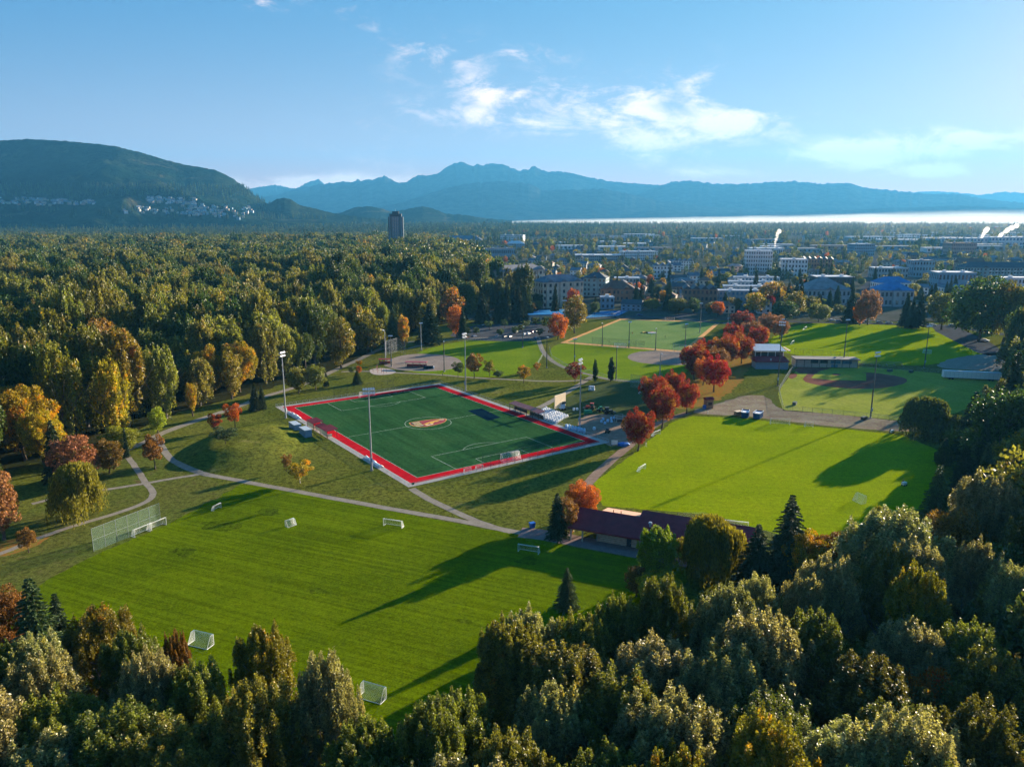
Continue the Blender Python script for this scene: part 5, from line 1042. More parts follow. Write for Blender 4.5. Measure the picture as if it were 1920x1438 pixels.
def town():
    b = bpx
    b('long cream apartment block with grey roof half hidden by dark conifers', 930, 1037, 562, 500, 'w_cream', 'r_grey', 'hip', 5, 18, R(40), gab=4, balc=True)
    b('blue grey apartment block with dark hipped roof behind the crimson tree', 1012, 1100, 576, 520, 'w_cream', 'r_slate', 'hip', 4, 20, R(24), gab=3, balc=True)
    b('apartment block with dark roof set back right of the blue grey one', 1092, 1136, 556, 515, 'w_teal', 'r_dark', 'hip', 4, 18, R(-18), gab=1)
    b('brown roofed lodge with white eaves behind the street trees', 1125, 1192, 566, 534, 'w_brown', 'r_brown', 'hip', 2, 24, R(-4), gab=2)
    b('pale flat roofed block above the brown roofed lodge', 1152, 1200, 540, 522, 'w_grey', 'r_white', 'flat', 2, 16, R(-4))
    b('small pale blue house in front of the brown roofed lodge', 1126, 1152, 580, 558, 'w_blue', 'r_white', 'flat', 2, 10, 0)
    b('long teal shop row above the broadleaf wood', 912, 967, 490, 467, 'w_blue', 'r_slate', 'flat', 2, 30, R(8))
    b('white slab of flats near the distant conifer belt', 936, 982, 456, 441, 'w_white', 'r_white', 'flat', 4, 20, R(-20))
    b('long teal school like building with a small spire roof', 824, 905, 459, 446, 'w_teal', 'r_slate', 'hip', 2, 40, 0)
    b('pale blue block right below the white slab of flats', 950, 984, 468, 454, 'w_blue', 'r_white', 'hip', 3, 22, 0)
    b('long flat warehouse with a bluish roof in mid town', 1078, 1170, 490, 479, 'w_grey', 'r_white', 'flat', 2, 40, R(-3))
    b('white terrace row beside the curved tracks', 1166, 1236, 488, 472, 'w_white', 'r_white', 'flat', 3, 24, R(10))
    b('white gabled townhouse row with steep roofs', 1225, 1262, 522, 492, 'w_white', 'r_slate', 'saw', 3, 26, R(-8))
    b('second gabled townhouse row behind the white one', 1262, 1300, 505, 484, 'w_white', 'r_slate', 'saw', 3, 26, R(-8))
    b('brown townhouse row with dark saw tooth gables', 1280, 1344, 578, 533, 'w_brown', 'r_dark', 'saw', 3, 24, R(-8))
    for k in range(4): b(['nearest', 'second', 'third', 'farthest'][k]+' terrace of the white roofed modern rowhouses', 1346+k*10, 1440+k*7, 575-k*11, 546-k*8.5, 'w_grey' if k < 2 else 'w_white', 'r_white', 'flat', 3, 12, R(-7), win='glass_blue')
    b('tall modern block with white frames and set back top floor', 1397, 1446, 516, 471, 'w_white', 'r_white', 'flat', 6, 24, R(-10), balc=True, wgap=3)
    b('long white roofed hall left of the steam plume', 1408, 1470, 478, 466, 'w_white', 'r_white', 'flat', 1, 40, R(-5))
    b('white flat roofed block right of the tall modern block', 1465, 1512, 520, 487, 'w_white', 'r_white', 'flat', 4, 26, R(-12))
    b('dark pitched roofs behind the white flat roofed block', 1500, 1560, 510, 480, 'w_brown', 'r_dark', 'saw', 3, 26, R(-22))
    b('wide grey roofed complex behind the street conifers', 1512, 1594, 572, 532, 'w_grey', 'r_grey', 'hip', 2, 34, R(-2), gab=1)
    b('grey complex with a pale flat roof behind the wide one', 1530, 1600, 548, 520, 'w_dark', 'r_white', 'flat', 2, 24, R(-3))
    b('big house with bright blue hipped roofs facing the field', 1648, 1712, 575, 536, 'w_grey', 'r_blue', 'hip', 2, 24, R(-2), gab=1)
    b('second blue roofed wing behind the big blue roofed house', 1645, 1708, 553, 524, 'w_white', 'r_blue', 'hip', 2, 20, R(-2), gab=1)
    b('pale flat roofed building above the blue roofs', 1640, 1702, 522, 503, 'w_grey', 'r_white', 'flat', 2, 22, R(-3)); b('blue grey block beside the autumn trees on the right', 1711, 1750, 520, 489, 'w_blue', 'r_slate', 'flat', 3, 22, R(-4))
    b('white edged low roof building between two round trees', 1758, 1826, 546, 512, 'w_blue', 'r_white', 'flat', 2, 26, R(-8)); b('blue house with steep slate gables behind the green tree', 1768, 1810, 560, 534, 'w_white', 'r_slate', 'saw', 2, 18, R(-5))
    b('very long pale teal apartment block with dark roof', 1806, 1960, 528, 496, 'w_teal', 'r_dark', 'hip', 4, 22, R(-4), balc=True, gab=2)
    b('pale gabled house above the long teal apartment block', 1800, 1846, 508, 489, 'w_cream', 'r_brown', 'gable', 2, 22, R(-5)); b('white roofed building cut by the right edge of the photo', 1880, 1960, 548, 522, 'w_white', 'r_white', 'flat', 2, 20, R(-5))
    b('long white industrial hall with blue bands', 1742, 1852, 462, 447, 'w_white', 'r_white', 'flat', 2, 60, 0, win='glass_blue', wgap=9); b('second long industrial hall at the right edge', 1856, 1990, 462, 445, 'w_white', 'r_white', 'flat', 2, 60, 0, win='glass_blue', wgap=9)
    b('white roofed warehouse left of the blue banded hall', 1654, 1740, 460, 450, 'w_grey', 'r_white', 'flat', 1, 60, 0, wgap=12); b('pale block with many windows in the haze', 1600, 1640, 480, 458, 'w_blue', 'r_white', 'flat', 4, 30, R(4)); b('brick red hall in front of the blue banded one', 1782, 1830, 478, 456, 'w_rose', 'r_brown', 'flat', 3, 34, 0)
    # smaller houses in rows: one prototype of each look, then copies
    combos = [('w_white', 'r_slate', 'white house with a slate roof'), ('w_cream', 'r_brown', 'cream house with a brown roof'), ('w_blue', 'r_dark', 'blue house with a dark roof'), ('w_grey', 'r_grey', 'grey house with a grey roof'), ('w_brown', 'r_dark', 'brown house with a dark roof'), ('w_rose', 'r_grey', 'rose coloured house with a grey roof')]
    rr = random.Random(5); cnt = 0; protos = {}
    for _ in range(3000):
        px, py = rr.uniform(905, 1990), rr.uniform(446, 592); 
        if px < 1000 and py > 480: continue
        g = G(px, py); 
        if any((g.x-f[0])**2+(g.y-f[1])**2 < (f[2]+11)**2 for f in FOOT): continue
        if py > 566 and rr.random() < .6: continue
        if 1600 < px < 1650 and py > 480: continue
        k = rr.randrange(6); w, r_, lab = combos[k]; where = 'left town' if px < 1250 else 'mid town' if px < 1500 else 'right town'
        far = 'nearer' if py > 520 else 'farther'
        if k not in protos:
            protos[k] = building('town_house', '%s, %s' % (lab, where), (g.x, g.y, 0), rr.uniform(12, 18), 11, rr.uniform(5.5, 8.5), 0, w, r_, ['gable', 'hip'][k % 2], 2, group='houses of the town'); o = protos[k]
        else:
            o = copy_tree(protos[k]); o.location = (g.x, g.y, 0); q = rr.uniform(.85, 1.25); o.scale = (q, 1, rr.uniform(.9, 1.2)); FOOT.append((g.x, g.y+5, 9, 15, 11, 0))
        o.rotation_euler = (0, 0, R(rr.choice([-6, -6, 84, -20, 8]))); o['label'] = '%s, %s %s' % (lab, 'near' if far == 'nearer' else 'far', where); o['group'] = lab.split(' with')[0]+'s '+far+' '+where; cnt += 1
        if cnt > 210: break
    # industrial sheds in the hazy flats
    cnt = 0
    for _ in range(2500):
        px, py = rr.uniform(1040, 2000), rr.uniform(425, 476); g = G(px, py); w = rr.uniform(40, 130); 
        if any((g.x-f[0])**2+(g.y-f[1])**2 < (f[2]+w*.5+5)**2 for f in FOOT): continue
        c = rr.choice([('w_white', 'r_white', 'white'), ('w_blue', 'r_slate', 'blue'), ('w_grey', 'r_white', 'grey'), ('w_rose', 'r_grey', 'reddish')])
        o = building('warehouse', 'low %s warehouse on the hazy flats beyond the town' % c[2], (g.x, g.y, 0), w, rr.uniform(25, 60), rr.uniform(6, 11), R(rr.uniform(-8, 8)), c[0], c[1], 'flat', 1, wgap=rr.choice([9, 14]), group='low %s warehouses on the flats' % c[2], sides=False, detail=0); cnt += 1
        if cnt > 95: break
town()
def tower():
    g = G(744, 475); t = thing('apartment_tower', 'lone dark glass apartment tower rising above the wood', 'tower', (g.x, g.y, 0), R(4))
    H, w = 84, 15.5; oc = [(-w, -w*.5), (-w*.55, -w*.8), (w*.55, -w*.8), (w, -w*.5), (w, w*.5), (w*.55, w*.8), (-w*.55, w*.8), (-w, w*.5)]
    MB().prism(oc, 0, H-8).obj('core', M['w_dark'], t); MB().prism([(x*.8, y*.8) for x, y in oc], H-8, H-2).obj('upper_storeys', M['w_dark'], t); MB().prism([(x*.45, y*.5) for x, y in oc], H-2, H+3).obj('plant_room', M['w_dark'], t); MB().tube((0, 0, H+3), (0, 0, H+8), .3, .1).obj('mast', M['galvanised'], t)
    sl_ = MB().prism([(x*1.045, y*1.045) for x, y in oc], 0, .45).data('floor_slab', plain('slab_teal', (.10, .17, .19))); 
    wn = MB().box(-1.5, 1.5, -.12, -.004, 0, 1.7).data('window', M['glass_blue'])
    for f in range(26):
        z = 2+f*2.85; link('floor_slab', sl_, t, loc=(0, 0, z))
        for x in (-6.2, -2.1, 2.1, 6.2): link('window', wn, t, loc=(x, -w*.8, z+.75))
        for s in (-1, 1): link('window', wn, t, loc=(s*w, 0, z+.75), rot=(0, 0, s*math.pi/2)); link('window', wn, t, loc=(s*w*.775, -w*.65, z+.75), rot=(0, 0, s*math.atan2(.3, .45)))
    for x in (-4.2, 0, 4.2): MB().box(x-.25, x+.25, -w*.8-1.0, -w*.8-.13, 0, H-8).obj('fin', M['w_grey'], t)
    g = G(554, 462); k = thing('tower_crane', 'orange tower crane top standing out of the wood', 'crane', (g.x, g.y, 0)); h = HT(554, 462, 441); MB().box(-.8, .8, -.8, .8, 0, h).obj('mast', M['white_paint'], k); MB().box(-20, 8, -.7, .7, h, h+1.6).obj('jib', plain('crane_orange', (.7, .3, .12)), k); MB().box(5, 8, -1, 1, h-2, h-.01).obj('counterweight', M['concrete'], k)
    # bridge in the haze: deck and six pylons
    o = G(1560, 432); k = thing('bridge', 'long low bridge with tall slim pylons in the haze on the right', 'bridge', (o.x, o.y, 0)); e = G(2010, 434); L = e.x-o.x
    MB().box(0, L, 0, 26, 16, 20).obj('deck', M['w_grey'], k)
    for px, yt in ((1623, 419), (1668, 418), (1741, 420), (1811, 420), (1895, 420)):
        x = G(px, 432).x-o.x; z = HT(px, 432, yt); MB().box(x-4, x+4, 3, 8, 0, z).obj('pylon', M['r_dark'], k); MB().box(x-4, x+4, 18, 23, 0, z).obj('pylon', M['r_dark'], k)
    for x in np.arange(20, L, 90): MB().box(x-2, x+2, 8, 18, 0, 16).obj('pier', M['w_grey'], k)
tower()

# ------------------------------------------------------------------ hills, mountains, houses on the slope
def terrain(name, ridge, dist, front, mat, label=None, nx=260, ny=60, rough=1.0, seed=0, back=1.25, base=0.0, shape=1.4):
    """ridge = photo outline seen at distance dist; rises from the plain at distance front"""
    ny = 5*round((ny-1)/5)+1; pts = [(x, y) for x, y in ridge]; xs = np.linspace(pts[0][0], pts[-1][0], nx); yy = np.interp(xs, [p[0] for p in pts], [p[1] for p in pts])+np.array([(mn.noise(Vector((x/9, seed, 0)))*2.4+mn.noise(Vector((x/3.5, seed, 4)))*1.6)*min(1.3, rough*3)*(1 if dist > 9000 else .45) for x in xs]); V = []
    for j in range(ny):
        t = j/(ny-1)
        for i in range(nx):
            d = pix_dir(xs[i], yy[i]); q = dist/d.y; X, Z = d.x*q, CAMH+d.z*q
            if t < .8: u = t/.8; D = front+(dist-front)*u; p = u**shape
            else: u = (t-.8)/.2; D = dist*(1+(back-1)*u); p = 1-u*u
            a = Vector((X/900+seed, D/900, seed*.7)); r1 = mn.ridged_multi_fractal(a, 1.0, 2.1, 5, 1.0, 2.0)-1.0; r2 = mn.noise(a*7)
            env = math.sin(math.pi*min(1, max(0, (t/.8 if t < .8 else 1-(t-.8)/.2*.5))))*.9
            z = max(Z, 0)*p+(r1*(.24 if dist < 7000 else .18)+r2*.03)*rough*max(Z, 40)*env*(1 if t != .8 else 0)
            V.append((X*D/dist, D, base+max(z, -2)))
    Fc = np.array([(j*nx+i, j*nx+i+1, (j+1)*nx+i+1, (j+1)*nx+i) for j in range(ny-1) for i in range(nx-1)]); me = npmesh(name, np.array(V), Fc); me.shade_smooth(); me.materials.append(mat); o = link(name, me); tag(o, label, None, None, 'structure'); return o
def hillmat(name, a, b, c, scale):
    m, t = new_mat(name); pos = t.new('ShaderNodeNewGeometry').outputs['Position']; n = t.noise(pos, scale, 8, 0.7); n2 = t.noise(pos, scale*14, 4, 0.7)
    col = t.mix(t.ramp(n, .40, .60), a, b); col = t.mix(t.ramp(t.noise(pos, scale*1.7, 4, .6, .6), .58, .68, 0, .8), col, c); col = t.mix(t.ramp(n2, .35, .65, .6, 0), col, (0, 0, 0))
    bs = t.new('ShaderNodeBsdfPrincipled', i_Roughness=1.0); t.put(bs.inputs['Base Color'], col); bs.inputs['Specular IOR Level'].default_value = 0
    bp = t.new('ShaderNodeBump', i_Strength=1.0, i_Distance=14.0); t.put(bp.inputs['Height'], t.noise(pos, scale*16, 4, .7)); t.l.new(bp.outputs[0], bs.inputs['Normal'])
    t.l.new(bs.outputs[0], t.new('ShaderNodeOutputMaterial').inputs[0]); return m
def hills():
    near = hillmat('forest_slope', (.010, .026, .016), (.035, .05, .024), (.10, .09, .05), .0022); farm = hillmat('mountain_rock', (.03, .045, .05), (.05, .06, .06), (.06, .07, .07), .0006)
    terrain('hill', [(-700, 330), (-400, 290), (-150, 275), (0, 264), (50, 261), (110, 264), (160, 268), (215, 274), (270, 288), (310, 300), (345, 309), (400, 318), (420, 326), (440, 338), (460, 352), (478, 367), (495, 379), (520, 388), (560, 397), (600, 402), (660, 410)], 5000, 3350, near, rough=1.0, seed=2, shape=1.25)
    terrain('hill', [(440, 412), (480, 396), (505, 382), (518, 374), (530, 371), (545, 374), (562, 385), (590, 391), (615, 398), (650, 404), (700, 410), (760, 413)], 4700, 4000, near, rough=.5, seed=5, nx=120, ny=40)
    terrain('hill', [(600, 412), (640, 399), (665, 389), (690, 387), (715, 391), (735, 398), (765, 392), (790, 387), (812, 391), (835, 401), (870, 403), (905, 409), (960, 414)], 6000, 5200, near, rough=.4, seed=7, nx=140, ny=40)
    terrain('mountains', [(440, 362), (470, 354), (485, 351), (515, 347), (535, 351), (555, 354), (580, 341), (597, 336), (608, 346), (640, 350), (700, 352)], 16500, 15500, farm, rough=.25, seed=9, ny=30, back=1.1)
    terrain('mountains', [(420, 380), (520, 366), (560, 352), (600, 346), (640, 341), (663, 342), (670, 336), (678, 340), (686, 337), (705, 336), (720, 329), (730, 335), (745, 343), (762, 342), (770, 336), (785, 328), (800, 330), (820, 326), (840, 312), (862, 303), (878, 308), (886, 312), (895, 309), (905, 310), (918, 307), (925, 307), (945, 309), (960, 315), (973, 321), (980, 318), (990, 319), (1001, 310), (1012, 318), (1028, 323), (1038, 321), (1068, 324), (1100, 332), (1150, 341), (1215, 346), (1300, 352), (1400, 362), (1600, 380), (1800, 395)], 14000, 11500, farm, rough=.35, seed=11, nx=420, ny=60)
    terrain('mountains', [(560, 405), (700, 392), (760, 378), (840, 352), (880, 344), (940, 340), (990, 344), (1020, 358), (1070, 356), (1130, 354), (1170, 362), (1230, 376), (1330, 388), (1450, 396), (1600, 402)], 11200, 9500, farm, rough=.35, seed=13, nx=260, ny=40)
    terrain('mountains', [(1180, 372), (1230, 352), (1260, 341), (1295, 339), (1340, 345), (1400, 345), (1440, 342), (1490, 340), (1540, 345), (1590, 343), (1620, 352), (1680, 358), (1740, 364), (1800, 364), (1850, 374), (1950, 384), (2200, 392)], 13000, 10500, farm, rough=.35, seed=17, nx=300, ny=50)
    terrain('mountains', [(1650, 372), (1700, 362), (1740, 359), (1780, 360), (1840, 366), (1880, 360), (1960, 364), (2200, 366), (2500, 380)], 18500, 17500, farm, rough=.2, seed=19, ny=30, back=1.08)
    terrain('mountains', [(1170, 402), (1220, 393), (1260, 394), (1300, 401), (1500, 398), (1640, 392), (1800, 386), (1900, 390), (2200, 394)], 10200, 9300, farm, rough=.3, seed=23, nx=200, ny=30)
hills()
bpy.context.view_layer.update()
from mathutils.bvhtree import BVHTree
HB = [BVHTree.FromPolygons([v.co for v in o.data.vertices], [tuple(p.vertices) for p in o.data.polygons]) for o in COL.objects if o.name.startswith('hill')][:1]
def hill_hit(px, py):
    d = pix_dir(px, py).normalized(); r = HB[0].ray_cast(Vector((0, 0, CAMH)), d); return r[0]
def hill_houses():
    protos = [MB().box(-9, 9, -6, 6, -6, 7).data('house_body', M[m]) for m in ('w_white', 'w_cream', 'w_rose', 'w_blue')]; rf = MB().gable(-10, 10, -7, 7, 7.2, 11, 1).data('roof', M['r_grey'])
    zones = [((0, 120), (372, 388), 60, 'leftmost cluster'), ((95, 180), (376, 386), 35, 'small middle cluster'), ((275, 370), (371, 386), 70, 'upper middle cluster'), ((230, 400), (390, 404), 45, 'lowest row'), ((340, 475), (384, 414), 75, 'right cluster')]
    rr = random.Random(3)
    for (x0, x1), (y0, y1), n, nm in zones:
        for _ in range(n):
            px = rr.uniform(x0, x1); sl_ = (px-x0)/(x1-x0); py = y0+(y1-y0)*min(1, max(0, rr.random()*.75+.25*sl_)); h = hill_hit(px, py)
            if h is None: h = G(px, max(py, 404)) if py > 404 else None
            if h is None: continue
            k = rr.choice([0, 0, 1, 1, 2, 3, 3]); c = ['white', 'cream', 'rose', 'blue'][k]
            t = thing('hillside_house', 'tiny %s house on the hill, %s' % (c, nm), 'house', h+Vector((0, 0, 4)), rr.uniform(-.4, .8), 'houses on the hill, '+nm+', '+c); link('wall', protos[k], t); link('roof', rf, t); t.scale = [rr.uniform(.5, .95)]*3
hill_houses()

# ------------------------------------------------------------------ trees placed one by one
def park_trees():
    P = treepx; mp = 'maple_tree'
    P(mp, 'small crimson maple on the side of the grass mound', 'maple', 'rd_small', 'red', 405, 812, 776, 24); P(mp, 'orange red maple with a visible trunk near the path above the mound', 'maple', 'rd_small', 'orange', 441, 802, 756, 30)
    P('pine_tree', 'loose green pine standing on the grass mound', 'pine', 'rd_small', 'fir_light', 424, 848, 806, 46, pick=1); P('beech_tree', 'brown gold tree beside the fork of the gravel paths', 'tree', 'rd_small', 'rust', 291, 880, 814, 42, pick=0)
    P('willow_tree', 'golden weeping willow beside the gravel path at the left', 'willow', 'wi', 'willow', 152, 968, 868, 118); P('broadleaf_tree', 'pinkish brown tree behind the golden willow at the left', 'tree', 'rd_mid', 'pink', 145, 905, 818, 100, pick=1); P('broadleaf_tree', 'second brownish tree right of the pinkish one at the wood edge', 'tree', 'rd_mid', 'rust', 205, 888, 825, 60)
    P('broadleaf_tree', 'dense rusty pink tree cut by the left edge of the photo', 'tree', 'rd_mid', 'pink', 8, 1012, 885, 84); P('young_tree', 'thin brown young tree below the rusty pink one', 'tree', 'rd_small', 'rust', 54, 1036, 990, 38)
    P('conifer_tree', 'dark upright conifer beside the path at the wood edge', 'conifer', 'co_mid', 'fir', 479, 770, 717, 28); P('conifer_tree', 'slimmer dark conifer touching the one beside the path', 'conifer', 'co_mid', 'fir', 492, 766, 722, 18); P('conifer_tree', 'small slim cypress at the fork of the wood path', 'conifer', 'co_mid', 'fir', 238, 858, 800, 14)
    P('broadleaf_tree', 'olive gold tree left of the path near the turf corner', 'tree', 'rd_mid', 'olive_gold', 560, 737, 690, 46); P('broadleaf_tree', 'olive tree right of the olive gold one near the turf corner', 'tree', 'rd_mid', 'olive', 592, 731, 685, 42); P('conifer_tree', 'little pointed conifer right of the two olive trees', 'conifer', 'co_mid', 'fir', 612, 726, 698, 14)
    P('conifer_tree', 'small loose conifer with an orange neighbour behind the turf', 'conifer', 'co_mid', 'fir_light', 670, 720, 695, 22); P('young_tree', 'small orange sapling behind the loose conifer', 'sapling', 'rd_small', 'orange', 673, 704, 686, 12); P('young_tree', 'small green sapling left of the playground', 'sapling', 'rd_small', 'green', 660, 702, 687, 12); P('young_tree', 'bright yellow sapling beside the wood path', 'sapling', 'rd_small', 'gold', 675, 686, 676, 12)
    P('round_tree', 'small round dark tree left of the tallest one behind the turf', 'tree', 'rd_small', 'green', 859, 706, 678, 24); P('linden_tree', 'tallest brown green tree of the row behind the turf', 'tree', 'rd_small', 'rust', 889, 710, 662, 34, pick=0); P('linden_tree', 'medium olive tree right of the tallest one behind the turf', 'tree', 'rd_small', 'olive_gold', 918, 706, 675, 24); P('young_tree', 'lowest dark young tree of the row behind the turf', 'tree', 'rd_small', 'green', 934, 710, 695, 20)
    P('birch_tree', 'small bright yellow birch of the row behind the turf', 'birch', 'rd_small', 'gold', 982, 718, 685, 28); P('birch_tree', 'tiny yellow birch near the bend of the winding path', 'birch', 'rd_small', 'gold', 1007, 697, 680, 13); P(mp, 'round reddish brown maple left of the two column trees', 'maple', 'rd_small', 'darkred', 1078, 718, 681, 34)
    P('column_tree', 'left of the two slim column trees on the middle ball field', 'tree', 'col', 'green', 1116, 716, 673, 13); P('column_tree', 'right and darker of the two slim column trees', 'tree', 'col', 'fir', 1145, 715, 669, 16)
    P(mp, 'big round orange maple at the end of the car park', 'maple', 'rd_mid', 'orange', 1046, 637, 589, 42); P('broadleaf_tree', 'very large yellow green tree beside the big orange maple', 'tree', 'rd_mid', 'olive_gold', 1077, 625, 556, 50, pick=1); P(mp, 'deep red maple behind a dark conifer west of the car park', 'maple', 'rd_mid', 'orange', 856, 632, 574, 38); P('conifer_tree', 'dark conifer in front of the deep red maple', 'conifer', 'co_mid', 'fir', 868, 634, 572, 24)
    P('broadleaf_tree', 'rounded lemon yellow tree at the wood edge behind the western ball field', 'tree', 'rd_mid', 'gold', 846, 608, 541, 36); P('conifer_tree', 'broad dark conifer right of the lemon yellow column at the wood edge', 'conifer', 'co_mid', 'fir', 806, 645, 566, 56); P('broadleaf_tree', 'narrow bright yellow tree beside the broad dark conifer', 'tree', 'rd_mid', 'gold', 757, 655, 592, 24); P('conifer_tree', 'dark green conifer left of the narrow yellow tree', 'conifer', 'co_mid', 'fir_light', 738, 655, 575, 46)
    P('broadleaf_tree', 'large yellow tree leaning out of the wood left of the backstop', 'tree', 'rd_mid', 'olive_gold', 640, 690, 598, 60, pick=1); P('broadleaf_tree', 'second yellowing tree at the wood edge left of the backstop', 'tree', 'rd_mid', 'olive_gold', 690, 662, 590, 46)
    for lab, x, yb, yt, w, c in [('tallest dark conifer of the group behind the car park', 972, 604, 537, 40, 'fir'), ('conifer left of the tallest one behind the car park', 938, 606, 545, 42, 'fir'), ('conifer with a broad skirt behind the shaded lawn', 905, 606, 548, 36, 'fir'), ('conifer touching the cream apartment block', 985, 600, 520, 36, 'fir_light'), ('slim conifer in front of the cream apartment block', 950, 598, 525, 26, 'fir')]: P('conifer_tree', lab, 'conifer', 'co_mid', c, x, yb, yt, w)
    for k, (x, y) in enumerate([(876, 626), (893, 625), (938, 628), (966, 624), (977, 620), (1012, 628), (918, 614), (946, 611), (985, 613), (1004, 607), (1022, 612), (1028, 606)]): P('round_tree', ['first', 'second', 'third', 'fourth', 'fifth', 'sixth', 'seventh', 'eighth', 'ninth', 'tenth', 'eleventh', 'twelfth'][k]+' small round dark tree of the car park'+(', in the near row' if k < 6 else ', in the far row'), 'tree', 'rd_small', 'green', x, y+4, y-12, 15, group='small round car park trees')
    # the birch with yellow tufts in front of the blue sheds
    P('birch_tree', 'sparse yellow birch with a white trunk on the lawn below the blue sheds', 'birch', 'rd_small', 'gold', 563, 906, 868, 46, pick=1, tk='pale'); P('young_tree', 'thin brown sapling left of the yellow birch', 'sapling', 'rd_small', 'rust', 537, 884, 852, 18)
    # crimson maples of the middle row
    reds = [('isolated crimson maple nearest the bright field corner', 1196, 846, 768, 62, 'red'), ('tall crimson maple over the dirt path with a dark trunk', 1241, 803, 722, 66, 'red'), ('crimson maple behind the tall one over the dirt path', 1226, 772, 704, 56, 'red'), ('small crimson maple at the right of the dirt path', 1287, 776, 714, 42, 'red'), ('crimson maple at the left end of the upper red group', 1301, 712, 645, 58, 'red'),
            ('crimson maple in the front of the upper red group', 1338, 735, 668, 56, 'red'), ('crimson maple in the middle of the upper red group', 1358, 690, 628, 48, 'red'), ('brownish red maple between the crimson ones', 1342, 706, 650, 50, 'rust'), ('crimson maple at the right side of the upper red group', 1390, 682, 630, 48, 'red'), ('small crimson maple near the grandstand', 1423, 655, 612, 38, 'red'),
            ('dark maple with a glowing red top', 1391, 624, 583, 50, 'darkred'), ('dull red maple beside the dark one', 1444, 622, 588, 44, 'pink'), ('crimson maple seen just behind the front one', 1320, 690, 636, 44, 'red'), ('crimson maple at the far end of the red avenue', 1372, 655, 606, 36, 'red'), ('dull crimson maple behind the isolated ones', 1262, 758, 696, 46, 'red'), ('orange tinged maple low between the two red groups', 1318, 722, 672, 40, 'orange'),
            ('brown red maple at the back of the upper red group', 1408, 640, 602, 40, 'pink'), ('small brown tree right of the upper red group', 1462, 636, 600, 34, 'pink'), ('crimson maple squeezed behind the middle ones', 1376, 672, 622, 44, 'red')]
    for lab, x, yb, yt, w, c in reds: P(mp, lab, 'maple', 'vase', c, x, yb, yt, w)
    # by the field house
    P('conifer_tree', 'loose dark conifer at the left gable of the field house', 'conifer', 'co_mid', 'fir', 1044, 1008, 922, 46); P('broadleaf_tree', 'brown green shrub like tree right of the loose conifer', 'tree', 'rd_mid', 'rust', 1062, 1004, 935, 50); P(mp, 'pink and orange maple behind the left gable of the field house', 'maple', 'vase', 'orange', 1092, 972, 905, 74)
    tt = treetop
    tt('conifer_tree', 'young spruce alone at the edge of the near field', 'spruce', 'co_hi', 'fir_light', 1064, 1062, 9.5, 6.0)
    tt('alder_tree', 'light green airy tree in front of the field house roof', 'tree', 'cw_hi', 'lime', 1232, 994, 14.5, 9.5); tt('willow_tree', 'big golden green willow covering the end of the field house', 'willow', 'wi', 'willow', 1332, 968, 15.5, 16.5, pick=0); tt('broadleaf_tree', 'yellow green shrubby tree under the light green one', 'tree', 'rd_hi', 'gold', 1238, 1075, 8, 9); tt('broadleaf_tree', 'reddish brown bush left of the yellow green one', 'tree', 'rd_mid', 'rust', 1195, 1062, 7, 5.5)
    tt('conifer_tree', 'tall dark spruce right of the willow in front of the bright field', 'spruce', 'co_hi', 'fir', 1487, 923, 22, 14); tt('conifer_tree', 'smaller spruce left of the tall dark one', 'spruce', 'co_hi', 'fir', 1424, 980, 15, 11.5)
    tt(mp, 'yellow maple below the tall dark spruce', 'maple', 'rd_hi', 'gold', 1523, 1000, 14, 10); tt(mp, 'orange tinged maple right of the yellow one', 'maple', 'rd_hi', 'rust', 1568, 1000, 14, 10)
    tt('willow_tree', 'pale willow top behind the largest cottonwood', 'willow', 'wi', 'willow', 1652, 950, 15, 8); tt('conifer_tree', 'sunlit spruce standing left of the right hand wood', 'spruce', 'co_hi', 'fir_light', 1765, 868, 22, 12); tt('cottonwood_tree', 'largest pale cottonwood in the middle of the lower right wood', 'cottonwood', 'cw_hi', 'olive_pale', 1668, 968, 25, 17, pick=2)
    tt('cottonwood_tree', 'second pale cottonwood behind the largest one', 'cottonwood', 'cw_hi', 'olive_pale', 1722, 1020, 23, 13); tt('cottonwood_tree', 'silvery cottonwood top rising at the right above the orange maple', 'cottonwood', 'cw_hi', 'olive_pale', 1856, 897, 27, 14)
    P('willow_tree', 'round dark willow at the south east corner of the ball park', 'willow', 'wi', 'willow_dark', 1732, 818, 745, 128, pick=1)
    for lab, x, y, h, w, c, kd in [('dark conifer right of the round dark willow', 1833, 731, 24, 12, 'fir', 'co_mid'), ('second dark conifer below the first at the right', 1815, 835, 17, 9, 'fir', 'co_mid'), ('green broadleaf tree in shade at the right edge', 1885, 780, 20, 15, 'green', 'rd_mid'), ('tall dark conifer at the right edge of the photo', 1912, 655, 33, 13, 'fir', 'co_mid'), ('dark conifer lower on the right edge of the photo', 1915, 850, 20, 11, 'fir', 'co_mid'), ('green tree below the shaded broadleaf one', 1905, 900, 17, 14, 'green', 'rd_mid'), ('shaded conifer between the willow and the right wood', 1775, 820, 9, 6, 'fir', 'co_mid'), ('another shaded conifer inside the right wood', 1868, 830, 18, 9, 'fir', 'co_mid'), ('small shaded round tree in front of the right wood', 1772, 838, 8, 6, 'green', 'rd_mid')]: tt('conifer_tree' if kd[0] == 'c' else 'broadleaf_tree', lab, 'conifer' if kd[0] == 'c' else 'tree', kd, c, x, y, h, w)
